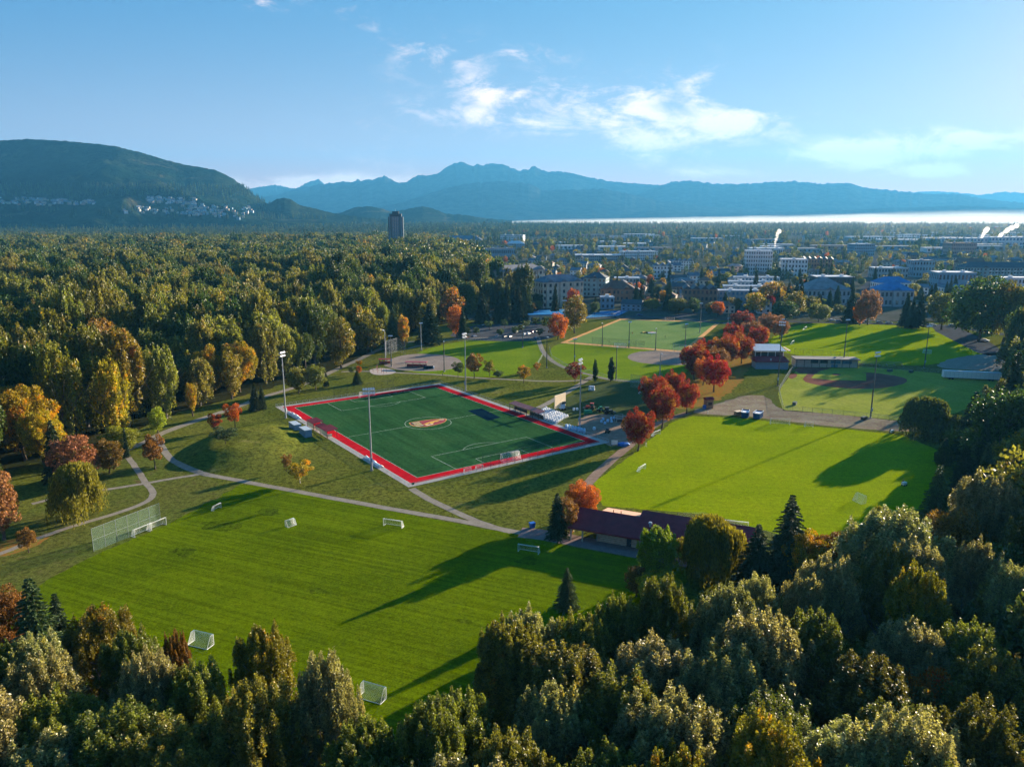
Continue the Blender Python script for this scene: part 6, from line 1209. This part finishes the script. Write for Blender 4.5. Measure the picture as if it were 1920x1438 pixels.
    tt(mp, 'dark orange maple with glowing yellow edge at the right', 'maple', 'rd_hi', 'rust', 1800, 965, 20, 15); tt(mp, 'dark green maple at the lower right edge', 'maple', 'rd_hi', 'green', 1890, 1030, 21, 17); tt(mp, 'shadowed orange maple with bright yellow tips at the lower right', 'maple', 'rd_hi', 'orange', 1735, 1262, 16, 12); tt(mp, 'second shadowed rust maple right of the yellow tipped one', 'maple', 'rd_hi', 'rust', 1830, 1290, 15, 12); tt('cottonwood_tree', 'pale cottonwood top at the bottom edge right of centre', 'cottonwood', 'cw_hi', 'olive_pale', 1740, 1358, 25, 12)
    # street and north side trees
    for lab, x, yb, yt, w, c, kd in [('orange street tree beside the white cars', 1612, 610, 568, 30, 'orange', 'rd_mid'), ('brown bare looking tree right of the orange street tree', 1627, 609, 545, 30, 'pink', 'rd_mid'), ('dark street conifer left of the orange tree', 1594, 606, 545, 34, 'fir', 'co_mid'), ('first of three slim dark conifers at the edge of the northern field', 1697, 614, 547, 30, 'fir', 'co_mid'), ('second of three slim dark conifers at the edge of the northern field', 1708, 616, 556, 26, 'fir', 'co_mid'), ('third of three slim dark conifers at the edge of the northern field', 1722, 616, 548, 32, 'fir', 'co_mid'),
            ('very broad dark tree with a golden top at the north east corner', 1765, 618, 548, 66, 'olive_dark', 'rd_mid'), ('tall green trees at the right, leftmost one', 1835, 640, 522, 80, 'green', 'rd_mid'), ('tall yellow green tree right of the leftmost tall one', 1880, 645, 528, 70, 'olive_gold', 'rd_mid'), ('tall olive tree at the right edge above the lane', 1915, 650, 540, 60, 'olive', 'cw_mid'), ('dark tall conifer behind the tall green trees', 1850, 625, 515, 34, 'fir', 'co_mid'), ('golden green tree with a pointed flame top by the rowhouses', 1416, 592, 548, 42, 'gold', 'rd_mid'), ('orange tree between the conifers left of the rowhouses', 1346, 595, 565, 26, 'orange', 'rd_mid'), ('olive tree right of the rowhouses near the street', 1488, 598, 548, 46, 'olive_gold', 'rd_mid'),
            ('dark round tree right of the dull red maple', 1470, 605, 565, 34, 'green', 'rd_mid'), ('brown tree on the street behind the field', 1535, 604, 570, 34, 'olive_dark', 'rd_mid'), ('vivid yellow tree covering the rowhouse end', 1442, 578, 530, 34, 'gold', 'rd_mid'), ('crimson tree in front of the blue grey apartment block', 1074, 590, 541, 26, 'red', 'rd_mid')]: P('conifer_tree' if kd[0] == 'c' else 'broadleaf_tree', lab, 'conifer' if kd[0] == 'c' else 'tree', kd, c, x, yb, yt, w)
    # gold maples along the left wood edge
    for lab, x, y, h, w, c, kd in [('gold tipped maple at the left wood edge, beside the orange one', 442, 640, 24, 16, 'gold', 'rd_hi'), ('orange yellow maple at the left wood edge', 385, 655, 22, 13, 'gold', 'rd_hi'), ('huge yellow maple at the far left of the photo', 28, 722, 26, 20, 'gold', 'rd_hi'), ('yellow green maple right behind the huge one', 70, 770, 19, 12, 'gold', 'rd_hi'), ('bright lime maple low at the wood edge', 292, 765, 10, 7, 'lime', 'rd_mid'), ('lime green undergrowth maple left of the lime one', 225, 800, 9, 9, 'lime', 'rd_mid'), ('orange slender maple behind the lime one', 356, 718, 14, 5, 'gold', 'rd_mid'), ('tall dark conifer behind the huge yellow maple', 92, 785, 20, 8, 'fir', 'co_mid'),
            ('large spruce at the bottom left with a leaning tip', 52, 1077, 23, 13, 'fir_light', 'co_hi'), ('smaller spruce beside the large one at the bottom left', 100, 1108, 17, 8.5, 'fir', 'co_hi'), ('rust coloured maple cut by the bottom left edge', 2, 1110, 15, 9, 'rust', 'rd_hi'), ('spiky brown cottonwood behind the large goal', 322, 1196, 21, 5.2, 'rust', 'cw_hi')]: tt('conifer_tree' if kd[0] == 'c' else mp if 'maple' in lab else 'cottonwood_tree', lab, 'spruce' if kd[0] == 'c' else 'maple' if 'maple' in lab else 'cottonwood', kd, c, x, y, h, w)
park_trees(); PARKT = list(TREES)
# ---- the foreground wood: trees fill the ground below the skyline seen in the photo
SIL = [(-200, 1190), (0, 1205), (75, 1200), (118, 1150), (140, 1142), (200, 1150), (255, 1178), (300, 1245), (345, 1262), (405, 1268), (432, 1200), (455, 1165), (505, 1200), (570, 1188), (620, 1200), (645, 1240), (662, 1300), (690, 1385), (735, 1385), (770, 1310), (810, 1272), (842, 1272), (866, 1330), (880, 1240), (900, 1190), (925, 1162), (1010, 1135), (1060, 1160), (1110, 1140), (1140, 1120), (1200, 1112), (1260, 1092), (1400, 1098), (1425, 1066), (1500, 1080), (1560, 1060), (1610, 1015), (1700, 1040), (1760, 1100), (1800, 1060), (1850, 960), (1920, 930), (2200, 850)]
def sil(x): return float(np.interp(x, [p[0] for p in SIL], [p[1] for p in SIL]))
def foreground_wood():
    rr = random.Random(11); placed = []
    def lab_for(px, py, leafn):
        c = {'olive': 'olive green', 'olive_dark': 'dark olive', 'olive_pale': 'pale silvery', 'olive_gold': 'yellowing olive', 'gold': 'golden', 'rust': 'rusty'}[leafn]
        where = 'bottom left wood' if px < 480 else 'wood below the goals' if px < 820 else 'wood right of the field' if px < 1300 else 'lower right wood'
        return c, where
    cand = []
    # first the skyline row, then the rest nearer the camera
    for x in np.arange(-40, 2000, 52):
        h = rr.uniform(20, 24); x += rr.uniform(-16, 16); g = G(x, sil(x)+rr.uniform(0, 14), h); cand.append((g.x, g.y, h, 0))
    for _ in range(1400):
        px = rr.uniform(-150, 2080); h = rr.uniform(20, 24); py = rr.uniform(1150, 1900) if px < 1700 else rr.uniform(950, 1900); g = G(px, py, h); cand.append((g.x, g.y, h, 1))
    for x, y, h, lv in cand:
        if y < 36: continue
        md = 6.0 if lv == 0 else 7.6
        if any((x-a)**2+(y-b)**2 < md*md for a, b in placed): continue
        if any((x-a)**2+(y-b)**2 < (c*.75)**2 for a, b, c in TREES): continue
        tpx, tpy = PJ(x, y, h); 
        if tpy > 1560 or tpx < -120 or tpx > 2040: continue
        w = rr.uniform(11, 15)*(.85 if lv == 0 else 1.0)
        if lv == 0:      # slide the tree towards the camera until its crown stays under the skyline of the photo
            w = rr.uniform(8.5, 11.5); ok = False
            for step_ in range(16):
                g = G(tpx, tpy, h); half = w/2*F0/max(60, math.hypot(g.y, CAMH-h))
                if min(tpy-sil(tpx+q*half)+abs(q)**1.5*42 for q in (-1, -.5, 0, .5, 1)) >= -6: ok = True; break
                tpy += 9
            x, y = g.x, g.y
            if not ok or y < 36 or any((x-a)**2+(y-b)**2 < 30 for a, b in placed): continue
        else:
            half = w/2*F0/max(60, math.hypot(y, CAMH-h))
            if min(PJ(x, y, h)[1]-sil(tpx+q*half)+abs(q)*14 for q in (-1, -.5, 0, .5, 1)) < 6: continue
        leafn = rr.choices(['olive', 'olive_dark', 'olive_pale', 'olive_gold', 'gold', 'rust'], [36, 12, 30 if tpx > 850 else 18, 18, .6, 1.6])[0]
        if 1450 < tpx and tpy > 1150 and rr.random() < .5: leafn = 'olive_dark'  # shade of the lower right region put into the leaf colour
        c, wh = lab_for(tpx, tpy, leafn); placed.append((x, y))
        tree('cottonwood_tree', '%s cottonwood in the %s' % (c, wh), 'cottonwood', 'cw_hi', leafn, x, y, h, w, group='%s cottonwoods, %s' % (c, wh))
    return len(placed)
NFG = foreground_wood()

def inpoly(x, y, P):
    c = False; n = len(P)
    for i in range(n):
        (x1, y1), (x2, y2) = P[i], P[(i+1) % n]
        if (y1 > y) != (y2 > y) and x < (x2-x1)*(y-y1)/(y2-y1)+x1: c = not c
    return c
WOOD = [(-900, 1050), (-60, 1000), (10, 900), (100, 868), (200, 842), (245, 812), (300, 792), (380, 765), (440, 752), (500, 725), (560, 705), (620, 690), (660, 668), (700, 652), (760, 628), (800, 634), (840, 606), (880, 592), (900, 580), (985, 585), (960, 560), (925, 545), (905, 515), (905, 500), (860, 478), (800, 462), (760, 450), (500, 443), (-900, 443)]
RIGHTWOOD = [(1880, 660), (1900, 700), (1850, 745), (1800, 790), (1790, 850), (1800, 900), (1790, 960), (1740, 1020), (1640, 1120), (1800, 1400), (2700, 1400), (2700, 690), (1960, 640)]
STUFF = {'rd': [], 'co': []}      # (x, y, z, scale, class) of trees drawn as massed woodland
def woods():
    rr = random.Random(21); c_ = []
    step = 13.0
    ys = np.arange(150, 1900, step)
    for y in ys:
        st = step if y < 900 else step*1.15
        lim = 0.72*y+60
        for x in np.arange(-lim, lim*.2, st):
            X = x+rr.uniform(-.42, .42)*st; Y = y+rr.uniform(-.42, .42)*st; px, py = PJ(X, Y)
            if inpoly(px, py, WOOD): c_.append((X, Y, px, py))
    for y in np.arange(100, 420, 9.0):
        for x in np.arange(0.35*y, 0.85*y+60, 9.0):
            X = x+rr.uniform(-3.5, 3.5); Y = y+rr.uniform(-3.5, 3.5); px, py = PJ(X, Y)
            t_ = PJ(X, Y, 24)
            if inpoly(px, py, RIGHTWOOD) and px < 2350 and t_[0]-8000/Y > float(np.interp(t_[1], [600, 660, 700, 740, 860, 900, 960, 1000, 1040, 1100], [1890, 1880, 1860, 1805, 1800, 1815, 1800, 1770, 1700, 1650])): c_.append((X, Y, px, py))
    c_.sort(key=lambda q: q[1]); nrd = nco = 0
    for X, Y, px, py in c_:
        if any((X-a)**2+(Y-b)**2 < (c*.8+3)**2 for a, b, c in PARKT): continue
        right = px > 1500; n = mn.noise(Vector((X/130, Y/130, 3))); con = rr.random() < (.55 if right else .07+.5*max(0, n-.12)+(.25 if 880 < px < 1000 else 0)+(.3 if py < 480 else 0)); h = (rr.uniform(24, 36) if con else rr.uniform(25, 39)*(1+.32*mn.noise(Vector((X/60, Y/60, 0)))))*(.75 if right else 1)
        edge = not inpoly(px, py+16, WOOD) and not right
        if edge: h *= rr.uniform(.62, .95)
        if 1000 < py and px < 50: h *= .6
        vis = -60 < px < 1990
        where = 'the right hand wood' if right else 'the near left wood' if py > 700 else 'the left wood' if py > 600 else 'the deep left wood'
        if con and nco < 170 and vis:
            c = rr.choice(['fir', 'fir', 'fir_light']); nm = 'dark' if c == 'fir' else 'lighter'
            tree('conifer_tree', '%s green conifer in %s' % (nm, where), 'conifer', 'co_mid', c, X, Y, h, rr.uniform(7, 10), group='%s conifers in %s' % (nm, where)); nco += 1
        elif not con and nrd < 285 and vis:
            c = rr.choices(['olive', 'olive_dark', 'olive_gold', 'gold', 'rust', 'green'], [50, 24, 11, 1.5 if not edge else 14, 1.5, 12] if not right else [14, 44, 3, 0, 1, 38])[0]; nm = {'olive': 'olive', 'olive_dark': 'dark olive', 'olive_gold': 'yellowing', 'gold': 'golden', 'rust': 'rust brown', 'green': 'green'}[c]  # right wood: darker leaf colours stand in for its shaded near side
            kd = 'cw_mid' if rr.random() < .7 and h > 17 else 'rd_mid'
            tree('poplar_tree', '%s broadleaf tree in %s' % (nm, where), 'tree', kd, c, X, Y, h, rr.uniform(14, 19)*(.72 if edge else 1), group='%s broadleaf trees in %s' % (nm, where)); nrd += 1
        else: STUFF['co' if con else 'rd'].append((X, Y, 0, h/25, 0 if py > 540 else 1))
woods()
def in_foot(x, y, m=2.0):
    for cx, cy, r, w, d, rz in FOOT:
        dx, dy = x-cx, y-cy
        if abs(dx) > r+m+3 or abs(dy) > r+m+3: continue
        c, s = math.cos(rz), math.sin(rz); u, v = dx*c+dy*s, -dx*s+dy*c
        if abs(u) < w/2+m and abs(v) < d/2+m: return True
    return False
def town_trees():
    rr = random.Random(31); n = 0; cols = {'green': 'green', 'olive': 'olive', 'olive_gold': 'yellowing', 'gold': 'golden', 'orange': 'orange', 'red': 'crimson', 'fir': 'dark', 'pink': 'dull red', 'olive_dark': 'dark green'}
    cand = []
    for y in np.arange(640, 2300, 13.0):
        st = 15 if y < 1200 else 24
        for x in np.arange(-.12*y, .78*y, st):
            X, Y = x+rr.uniform(-.5, .5)*st, y+rr.uniform(-6, 6); px, py = PJ(X, Y)
            if py > 594 or px < 880 or (px < 990 and py > 500): continue
            d_ = mn.noise(Vector((X/90, Y/70, 9)))
            if rr.random() > (.58 if py > 560 else .34)+.8*d_-(.20 if px > 1050 and py < 478 else 0): continue
            if py > 480 and abs(px-(1609+(606-py)*.27)) < 5+(py-480)*.11: continue
            if in_foot(X, Y, 2.5): continue
            # keep fronts of the larger buildings partly open
            if any(0 < f[1]-f[4]/2-Y < 26 and abs(X-f[0]) < f[3]/2*.8 and f[3] > 22 for f in FOOT) and rr.random() < .72: continue
            cand.append((X, Y, px, py, d_))
    cand.sort(key=lambda q: q[1])
    for X, Y, px, py, d_ in cand:
        con = rr.random() < .30+(.25 if py > 570 else 0)
        where = 'the left part of town' if px < 1180 else 'mid town' if px < 1500 else 'the right part of town'
        far = 'near the park' if py > 555 else 'deeper in'
        if n < 250:
            if con: h = rr.uniform(13, 26); c = 'fir'; tree('town_conifer', 'dark conifer %s %s' % (far, where), 'conifer', 'co_mid', c, X, Y, h, rr.uniform(7, 10), group='dark conifers %s %s' % (far, where))
            else:
                h = rr.uniform(7, 14); c = rr.choices(['green', 'olive', 'olive_gold', 'gold', 'orange', 'red', 'pink', 'olive_dark'], [16, 20, 16, 11, 9, 4, 7, 17])[0]
                tree('town_tree', '%s tree %s %s' % (cols[c], far, where), 'tree', 'rd_mid', c, X, Y, h, rr.uniform(8, 12), group='%s trees %s %s' % (cols[c], far, where))
            n += 1
        else: STUFF['co' if con else 'rd'].append((X, Y, 0, rr.uniform(.36, .62) if not con else rr.uniform(.5, .9), 2))
    # belts of forest far out: densest where the photo shows dark conifers
    for y in np.arange(1900, 5050, 20.0):
        st = 21 if y < 3400 else 25
        for x in np.arange(-.80*y, .80*y, st):
            X, Y = x+rr.uniform(-.5, .5)*st, y+rr.uniform(-.5, .5)*19; px, py = PJ(X, Y); n1 = mn.noise(Vector((X/420, Y/260, 5)))
            if px < 850: dens = .95 if Y > 1900 else 0; pc = .95 if Y > 2900+200*n1 else .35+.8*n1
            elif px < 1620: dens = .95 if 2950+300*n1 < Y else (.08+.7*n1); pc = .7
            else: dens = .5+n1 if 3500 < Y else .06+.7*n1; pc = .45
            if py > 443 and px < 880 and inpoly(px, py, WOOD) and Y < 1890: continue
            if rr.random() > dens: continue
            if Y < 3300 and in_foot(X, Y, 4): continue
            co = rr.random() < pc; STUFF['co' if co else 'rd'].append((X, Y, 0, (rr.uniform(.75, 1.35) if co else rr.uniform(.7, 1.15))*(1.0 if Y < 3400 else 1.25), 1 if px < 850 else 2))
    # trees on the lower slopes of the hill
    for _ in range(5200):
        px = rr.uniform(-40, 640); py = rr.uniform(350, 412); h = hill_hit(px, py)
        if h is None: continue
        if 368 < py < 414 and px < 480 and (mn.noise(Vector((px/26, py/7, 1))) > -.25 or rr.random() < .5): continue
        STUFF['co'].append((h.x, h.y, h.z-1, rr.uniform(.8, 1.3), 1))
town_trees()

def scatter(name, pts, protos, label):
    """massed woodland: points carrying rotation, scale and kind, each drawn with one of the prototype trees"""
    n = len(pts); me = bpy.data.meshes.new(name+'_points'); me.vertices.add(n); P = np.array([(p[0], p[1], p[2]) for p in pts], np.float32); me.vertices.foreach_set('co', P.ravel())
    sc = me.attributes.new('tree_scale', 'FLOAT', 'POINT'); sc.data.foreach_set('value', np.array([p[3] for p in pts], np.float32))
    ix = me.attributes.new('tree_kind', 'INT', 'POINT'); ix.data.foreach_set('value', np.array([kindpick(name, p, len(protos)) for p in pts], np.int32))
    ro = me.attributes.new('tree_turn', 'FLOAT', 'POINT'); ro.data.foreach_set('value', RG.uniform(0, 6.28, n).astype(np.float32))
    col = bpy.data.collections.new(name+'_kinds')
    for i, (msh, mt) in enumerate(protos):
        o = bpy.data.objects.new('%s_kind_%02d' % (name, i), msh.copy()); o.data.materials.clear(); o.data.materials.append(mt); col.objects.link(o)
    o = bpy.data.objects.new(name, me); COL.objects.link(o); tag(o, label, None, None, 'stuff')
    ng = bpy.data.node_groups.new(name+'_nodes', 'GeometryNodeTree'); ng.interface.new_socket('Geometry', in_out='INPUT', socket_type='NodeSocketGeometry'); ng.interface.new_socket('Geometry', in_out='OUTPUT', socket_type='NodeSocketGeometry')
    N = ng.nodes; L = ng.links; gi = N.new('NodeGroupInput'); go = N.new('NodeGroupOutput'); ci = N.new('GeometryNodeCollectionInfo'); ci.inputs['Collection'].default_value = col; ci.inputs['Separate Children'].default_value = True; ci.inputs['Reset Children'].default_value = True
    ip = N.new('GeometryNodeInstanceOnPoints'); ip.inputs['Pick Instance'].default_value = True
    def attr(nm, ty):
        a = N.new('GeometryNodeInputNamedAttribute'); a.data_type = ty; a.inputs['Name'].default_value = nm; return [s for s in a.outputs if s.enabled and s.name == 'Attribute'][0]
    L.new(gi.outputs[0], ip.inputs['Points']); L.new(ci.outputs[0], ip.inputs['Instance']); L.new(attr('tree_kind', 'INT'), ip.inputs['Instance Index']); L.new(attr('tree_scale', 'FLOAT'), ip.inputs['Scale'])
    cb = N.new('ShaderNodeCombineXYZ'); L.new(attr('tree_turn', 'FLOAT'), cb.inputs[2]); L.new(cb.outputs[0], ip.inputs['Rotation']); L.new(ip.outputs[0], go.inputs[0])
    o.modifiers.new('scatter', 'NODES').node_group = ng; return o
_kr = random.Random(77)
def kindpick(name, p, n): 
    # the last third of the prototypes are brighter autumn kinds, used in the town only
    if 'broadleaf' in name: return _kr.choices([0, 1, 2, 3, 4, 5, 6, 7], [6, 4, 4, 6, 1.2, .12, 0, 0] if p[4] == 0 else [6, 5, 5, 5, .8, .06, 0, 0] if p[4] == 1 else [4, 5, 5, 3, 2, .6, .35, .2])[0]
    return _kr.randrange(n)
def massed():
    fr, fc = CR['far_rd'], CR['far_co']; mid_a = CR['cw_mid'][0][0]
    near = [p for p in STUFF['rd'] if p[1] < 950 and p[4] == 0]; rest = [p for p in STUFF['rd'] if not (p[1] < 950 and p[4] == 0)]
    cm = [m for m, h in CR['cw_mid']]; rm = [m for m, h in CR['rd_mid']]
    P8 = [LEAF['olive'], LEAF['olive_dark'], LEAF['green'], LEAF['olive'], LEAF['olive_gold'], LEAF['gold'], LEAF['orange'], LEAF['red']]
    if near: scatter('broadleaf_wood_near', near, [((cm+[rm[2]])[i % 4], P8[i]) for i in range(8)], 'dense olive green broadleaf wood filling the left of the valley')
    scatter('broadleaf_wood_far', [(p[0], p[1], p[2], p[3]*(.95 if p[1] < 1900 else .8), p[4]) for p in rest], [(fr[i % 3][0], P8[i]) for i in range(8)], 'distant broadleaf woodland around and beyond the town')
    cnear = [p for p in STUFF['co'] if p[1] < 950]; cfar = [p for p in STUFF['co'] if p[1] >= 950]
    if cnear: scatter('conifer_wood_near', cnear, [(CR['co_mid'][i % 3][0], LEAF['fir'] if i < 2 else LEAF['fir_light']) for i in range(3)], 'dark conifers massed inside the woods')
    scatter('conifer_wood_far', cfar, [(fc[i % 2][0], LEAF['fir'] if i != 2 else LEAF['fir_light']) for i in range(3)], 'dark conifer belt across the plain in front of the mountains')
massed()

# ------------------------------------------------------------------ air: haze, fog bank, steam
def volmat(name, color, density, aniso=0.0):
    m, t = new_mat(name); v = t.new('ShaderNodeVolumePrincipled'); v.inputs['Color'].default_value = (*color, 1); v.inputs['Density'].default_value = density; v.inputs['Anisotropy'].default_value = aniso
    t.l.new(v.outputs[0], t.new('ShaderNodeOutputMaterial').inputs[1]); return m
def air():
    o = MB().box(-22000, 22000, -500, 21500, -1.2, 1650).obj('haze', volmat('haze_air', HAZE_COLOR, HAZE_DENSITY, .2)); tag(o, None, None, None, 'stuff')
    # low fog bank over the river plain: three layers, thinner upwards and towards the left
    def layer(name, x0, y0, y1, base_px, top, lump, dens, seed):
        x1 = 9000; n = 160; ys = np.linspace(y0, y1, 46); V = []; xs = np.linspace(x0, x1, n)
        for j, y in enumerate(ys):
            for i, x in enumerate(xs):
                px = 960+F0*x/y; e = min(1, i/14, (j+.2)/6, (45-j)/4)*min(1, max(.02, (px-base_px)/900))**.8
                V.append((x, y, 3+e*(top+lump*mn.noise(Vector((x/380+seed, y/900, 0)))+lump*.45*mn.noise(Vector((x/120, y/260, seed))))))
        base = len(V)
        for y in ys:
            for x in xs: V.append((x, y, .6))
        F = []; m_ = len(ys)
        for j in range(m_-1):
            for i in range(n-1): a = j*n+i; F.append((a, a+1, a+n+1, a+n)); F.append((base+a, base+a+n, base+a+n+1, base+a+1))
        for i in range(n-1): F.append((i+1, i, base+i, base+i+1)); a = (m_-1)*n+i; F.append((a, a+1, base+a+1, base+a))
        for j in range(m_-1): a = j*n; F.append((a, a+n, base+a+n, base+a)); a = j*n+n-1; F.append((a+n, a, base+a, base+a+n))
        me = bpy.data.meshes.new(name); me.from_pydata(V, [], F); me.update(); me.materials.append(volmat(name, FOG_COLOR, dens, .25)); tag(link(name, me), None, None, None, 'stuff')
    layer('fog_bank', -300, 5150, 8800, 860, 52, 14, .0005, 1); layer('fog_veil', -600, 5000, 9100, 820, 78, 22, .00020, 4); layer('thin_mist', -200, 2600, 9200, 900, 98, 26, .00008, 8)
    def plume(px, py, pt, lean, wd, lab):
        g = G(px, py); h = HT(px, py, pt); m = MB(); rr = random.Random(int(px))
        for k in range(9):
            f = k/8; m.blob((lean*f*f*h+rr.uniform(-1, 1)*wd*.3, rr.uniform(-1, 1), 14+(h-14)*f), wd*(.35+.75*f)*rr.uniform(.8, 1.2), 2, .12)
        o = m.obj('steam_plume', STEAM); o.location = (g.x, g.y, 0); tag(o, lab, None, None, 'stuff')
    global STEAM; STEAM = volmat('steam', (1, 1, 1), .07, .5)
    plume(1452, 478, 434, .12, 4.5, 'white steam plume above the hall in mid town'); plume(1838, 462, 430, .3, 6, 'left of two steam plumes above the industrial hall'); plume(1868, 462, 424, .9, 7, 'right of two steam plumes above the industrial hall')
air()

# ------------------------------------------------------------------ labels that single out look-alikes by their place in the row
ORD = ['leftmost', 'second from the left', 'third from the left', 'fourth from the left', 'fifth from the left', 'sixth from the left', 'seventh from the left', 'eighth from the left', 'ninth from the left', 'tenth from the left', 'eleventh from the left', 'twelfth from the left']
RANK = ['front rank', 'second rank', 'third rank', 'fourth rank', 'fifth rank', 'sixth rank', 'seventh rank', 'eighth rank', 'ninth rank', 'tenth rank', 'eleventh rank', 'twelfth rank']
def single_out():
    by = {}
    for o in COL.objects:
        if o.parent is None and o.get('category') and o.get('label'): by.setdefault(o['label'], []).append(o)
    for lab, os_ in by.items():
        if len(os_) < 2 or len(lab.split()) > 11: continue
        os_.sort(key=lambda o: o.location.y); nr = max(1, math.ceil(len(os_)/9))
        if nr > 12: continue
        per = math.ceil(len(os_)/nr)
        for r in range(nr):
            row = sorted(os_[r*per:(r+1)*per], key=lambda o: PJ(o.location.x, o.location.y)[0])
            for k, o in enumerate(row):
                if nr > 1: o['label'] = '%s, %s, %s' % (lab, RANK[r], ORD[k])
                else: o['label'] = '%s, %s' % (lab, ORD[k] if k < len(row)-1 else 'rightmost')
single_out()
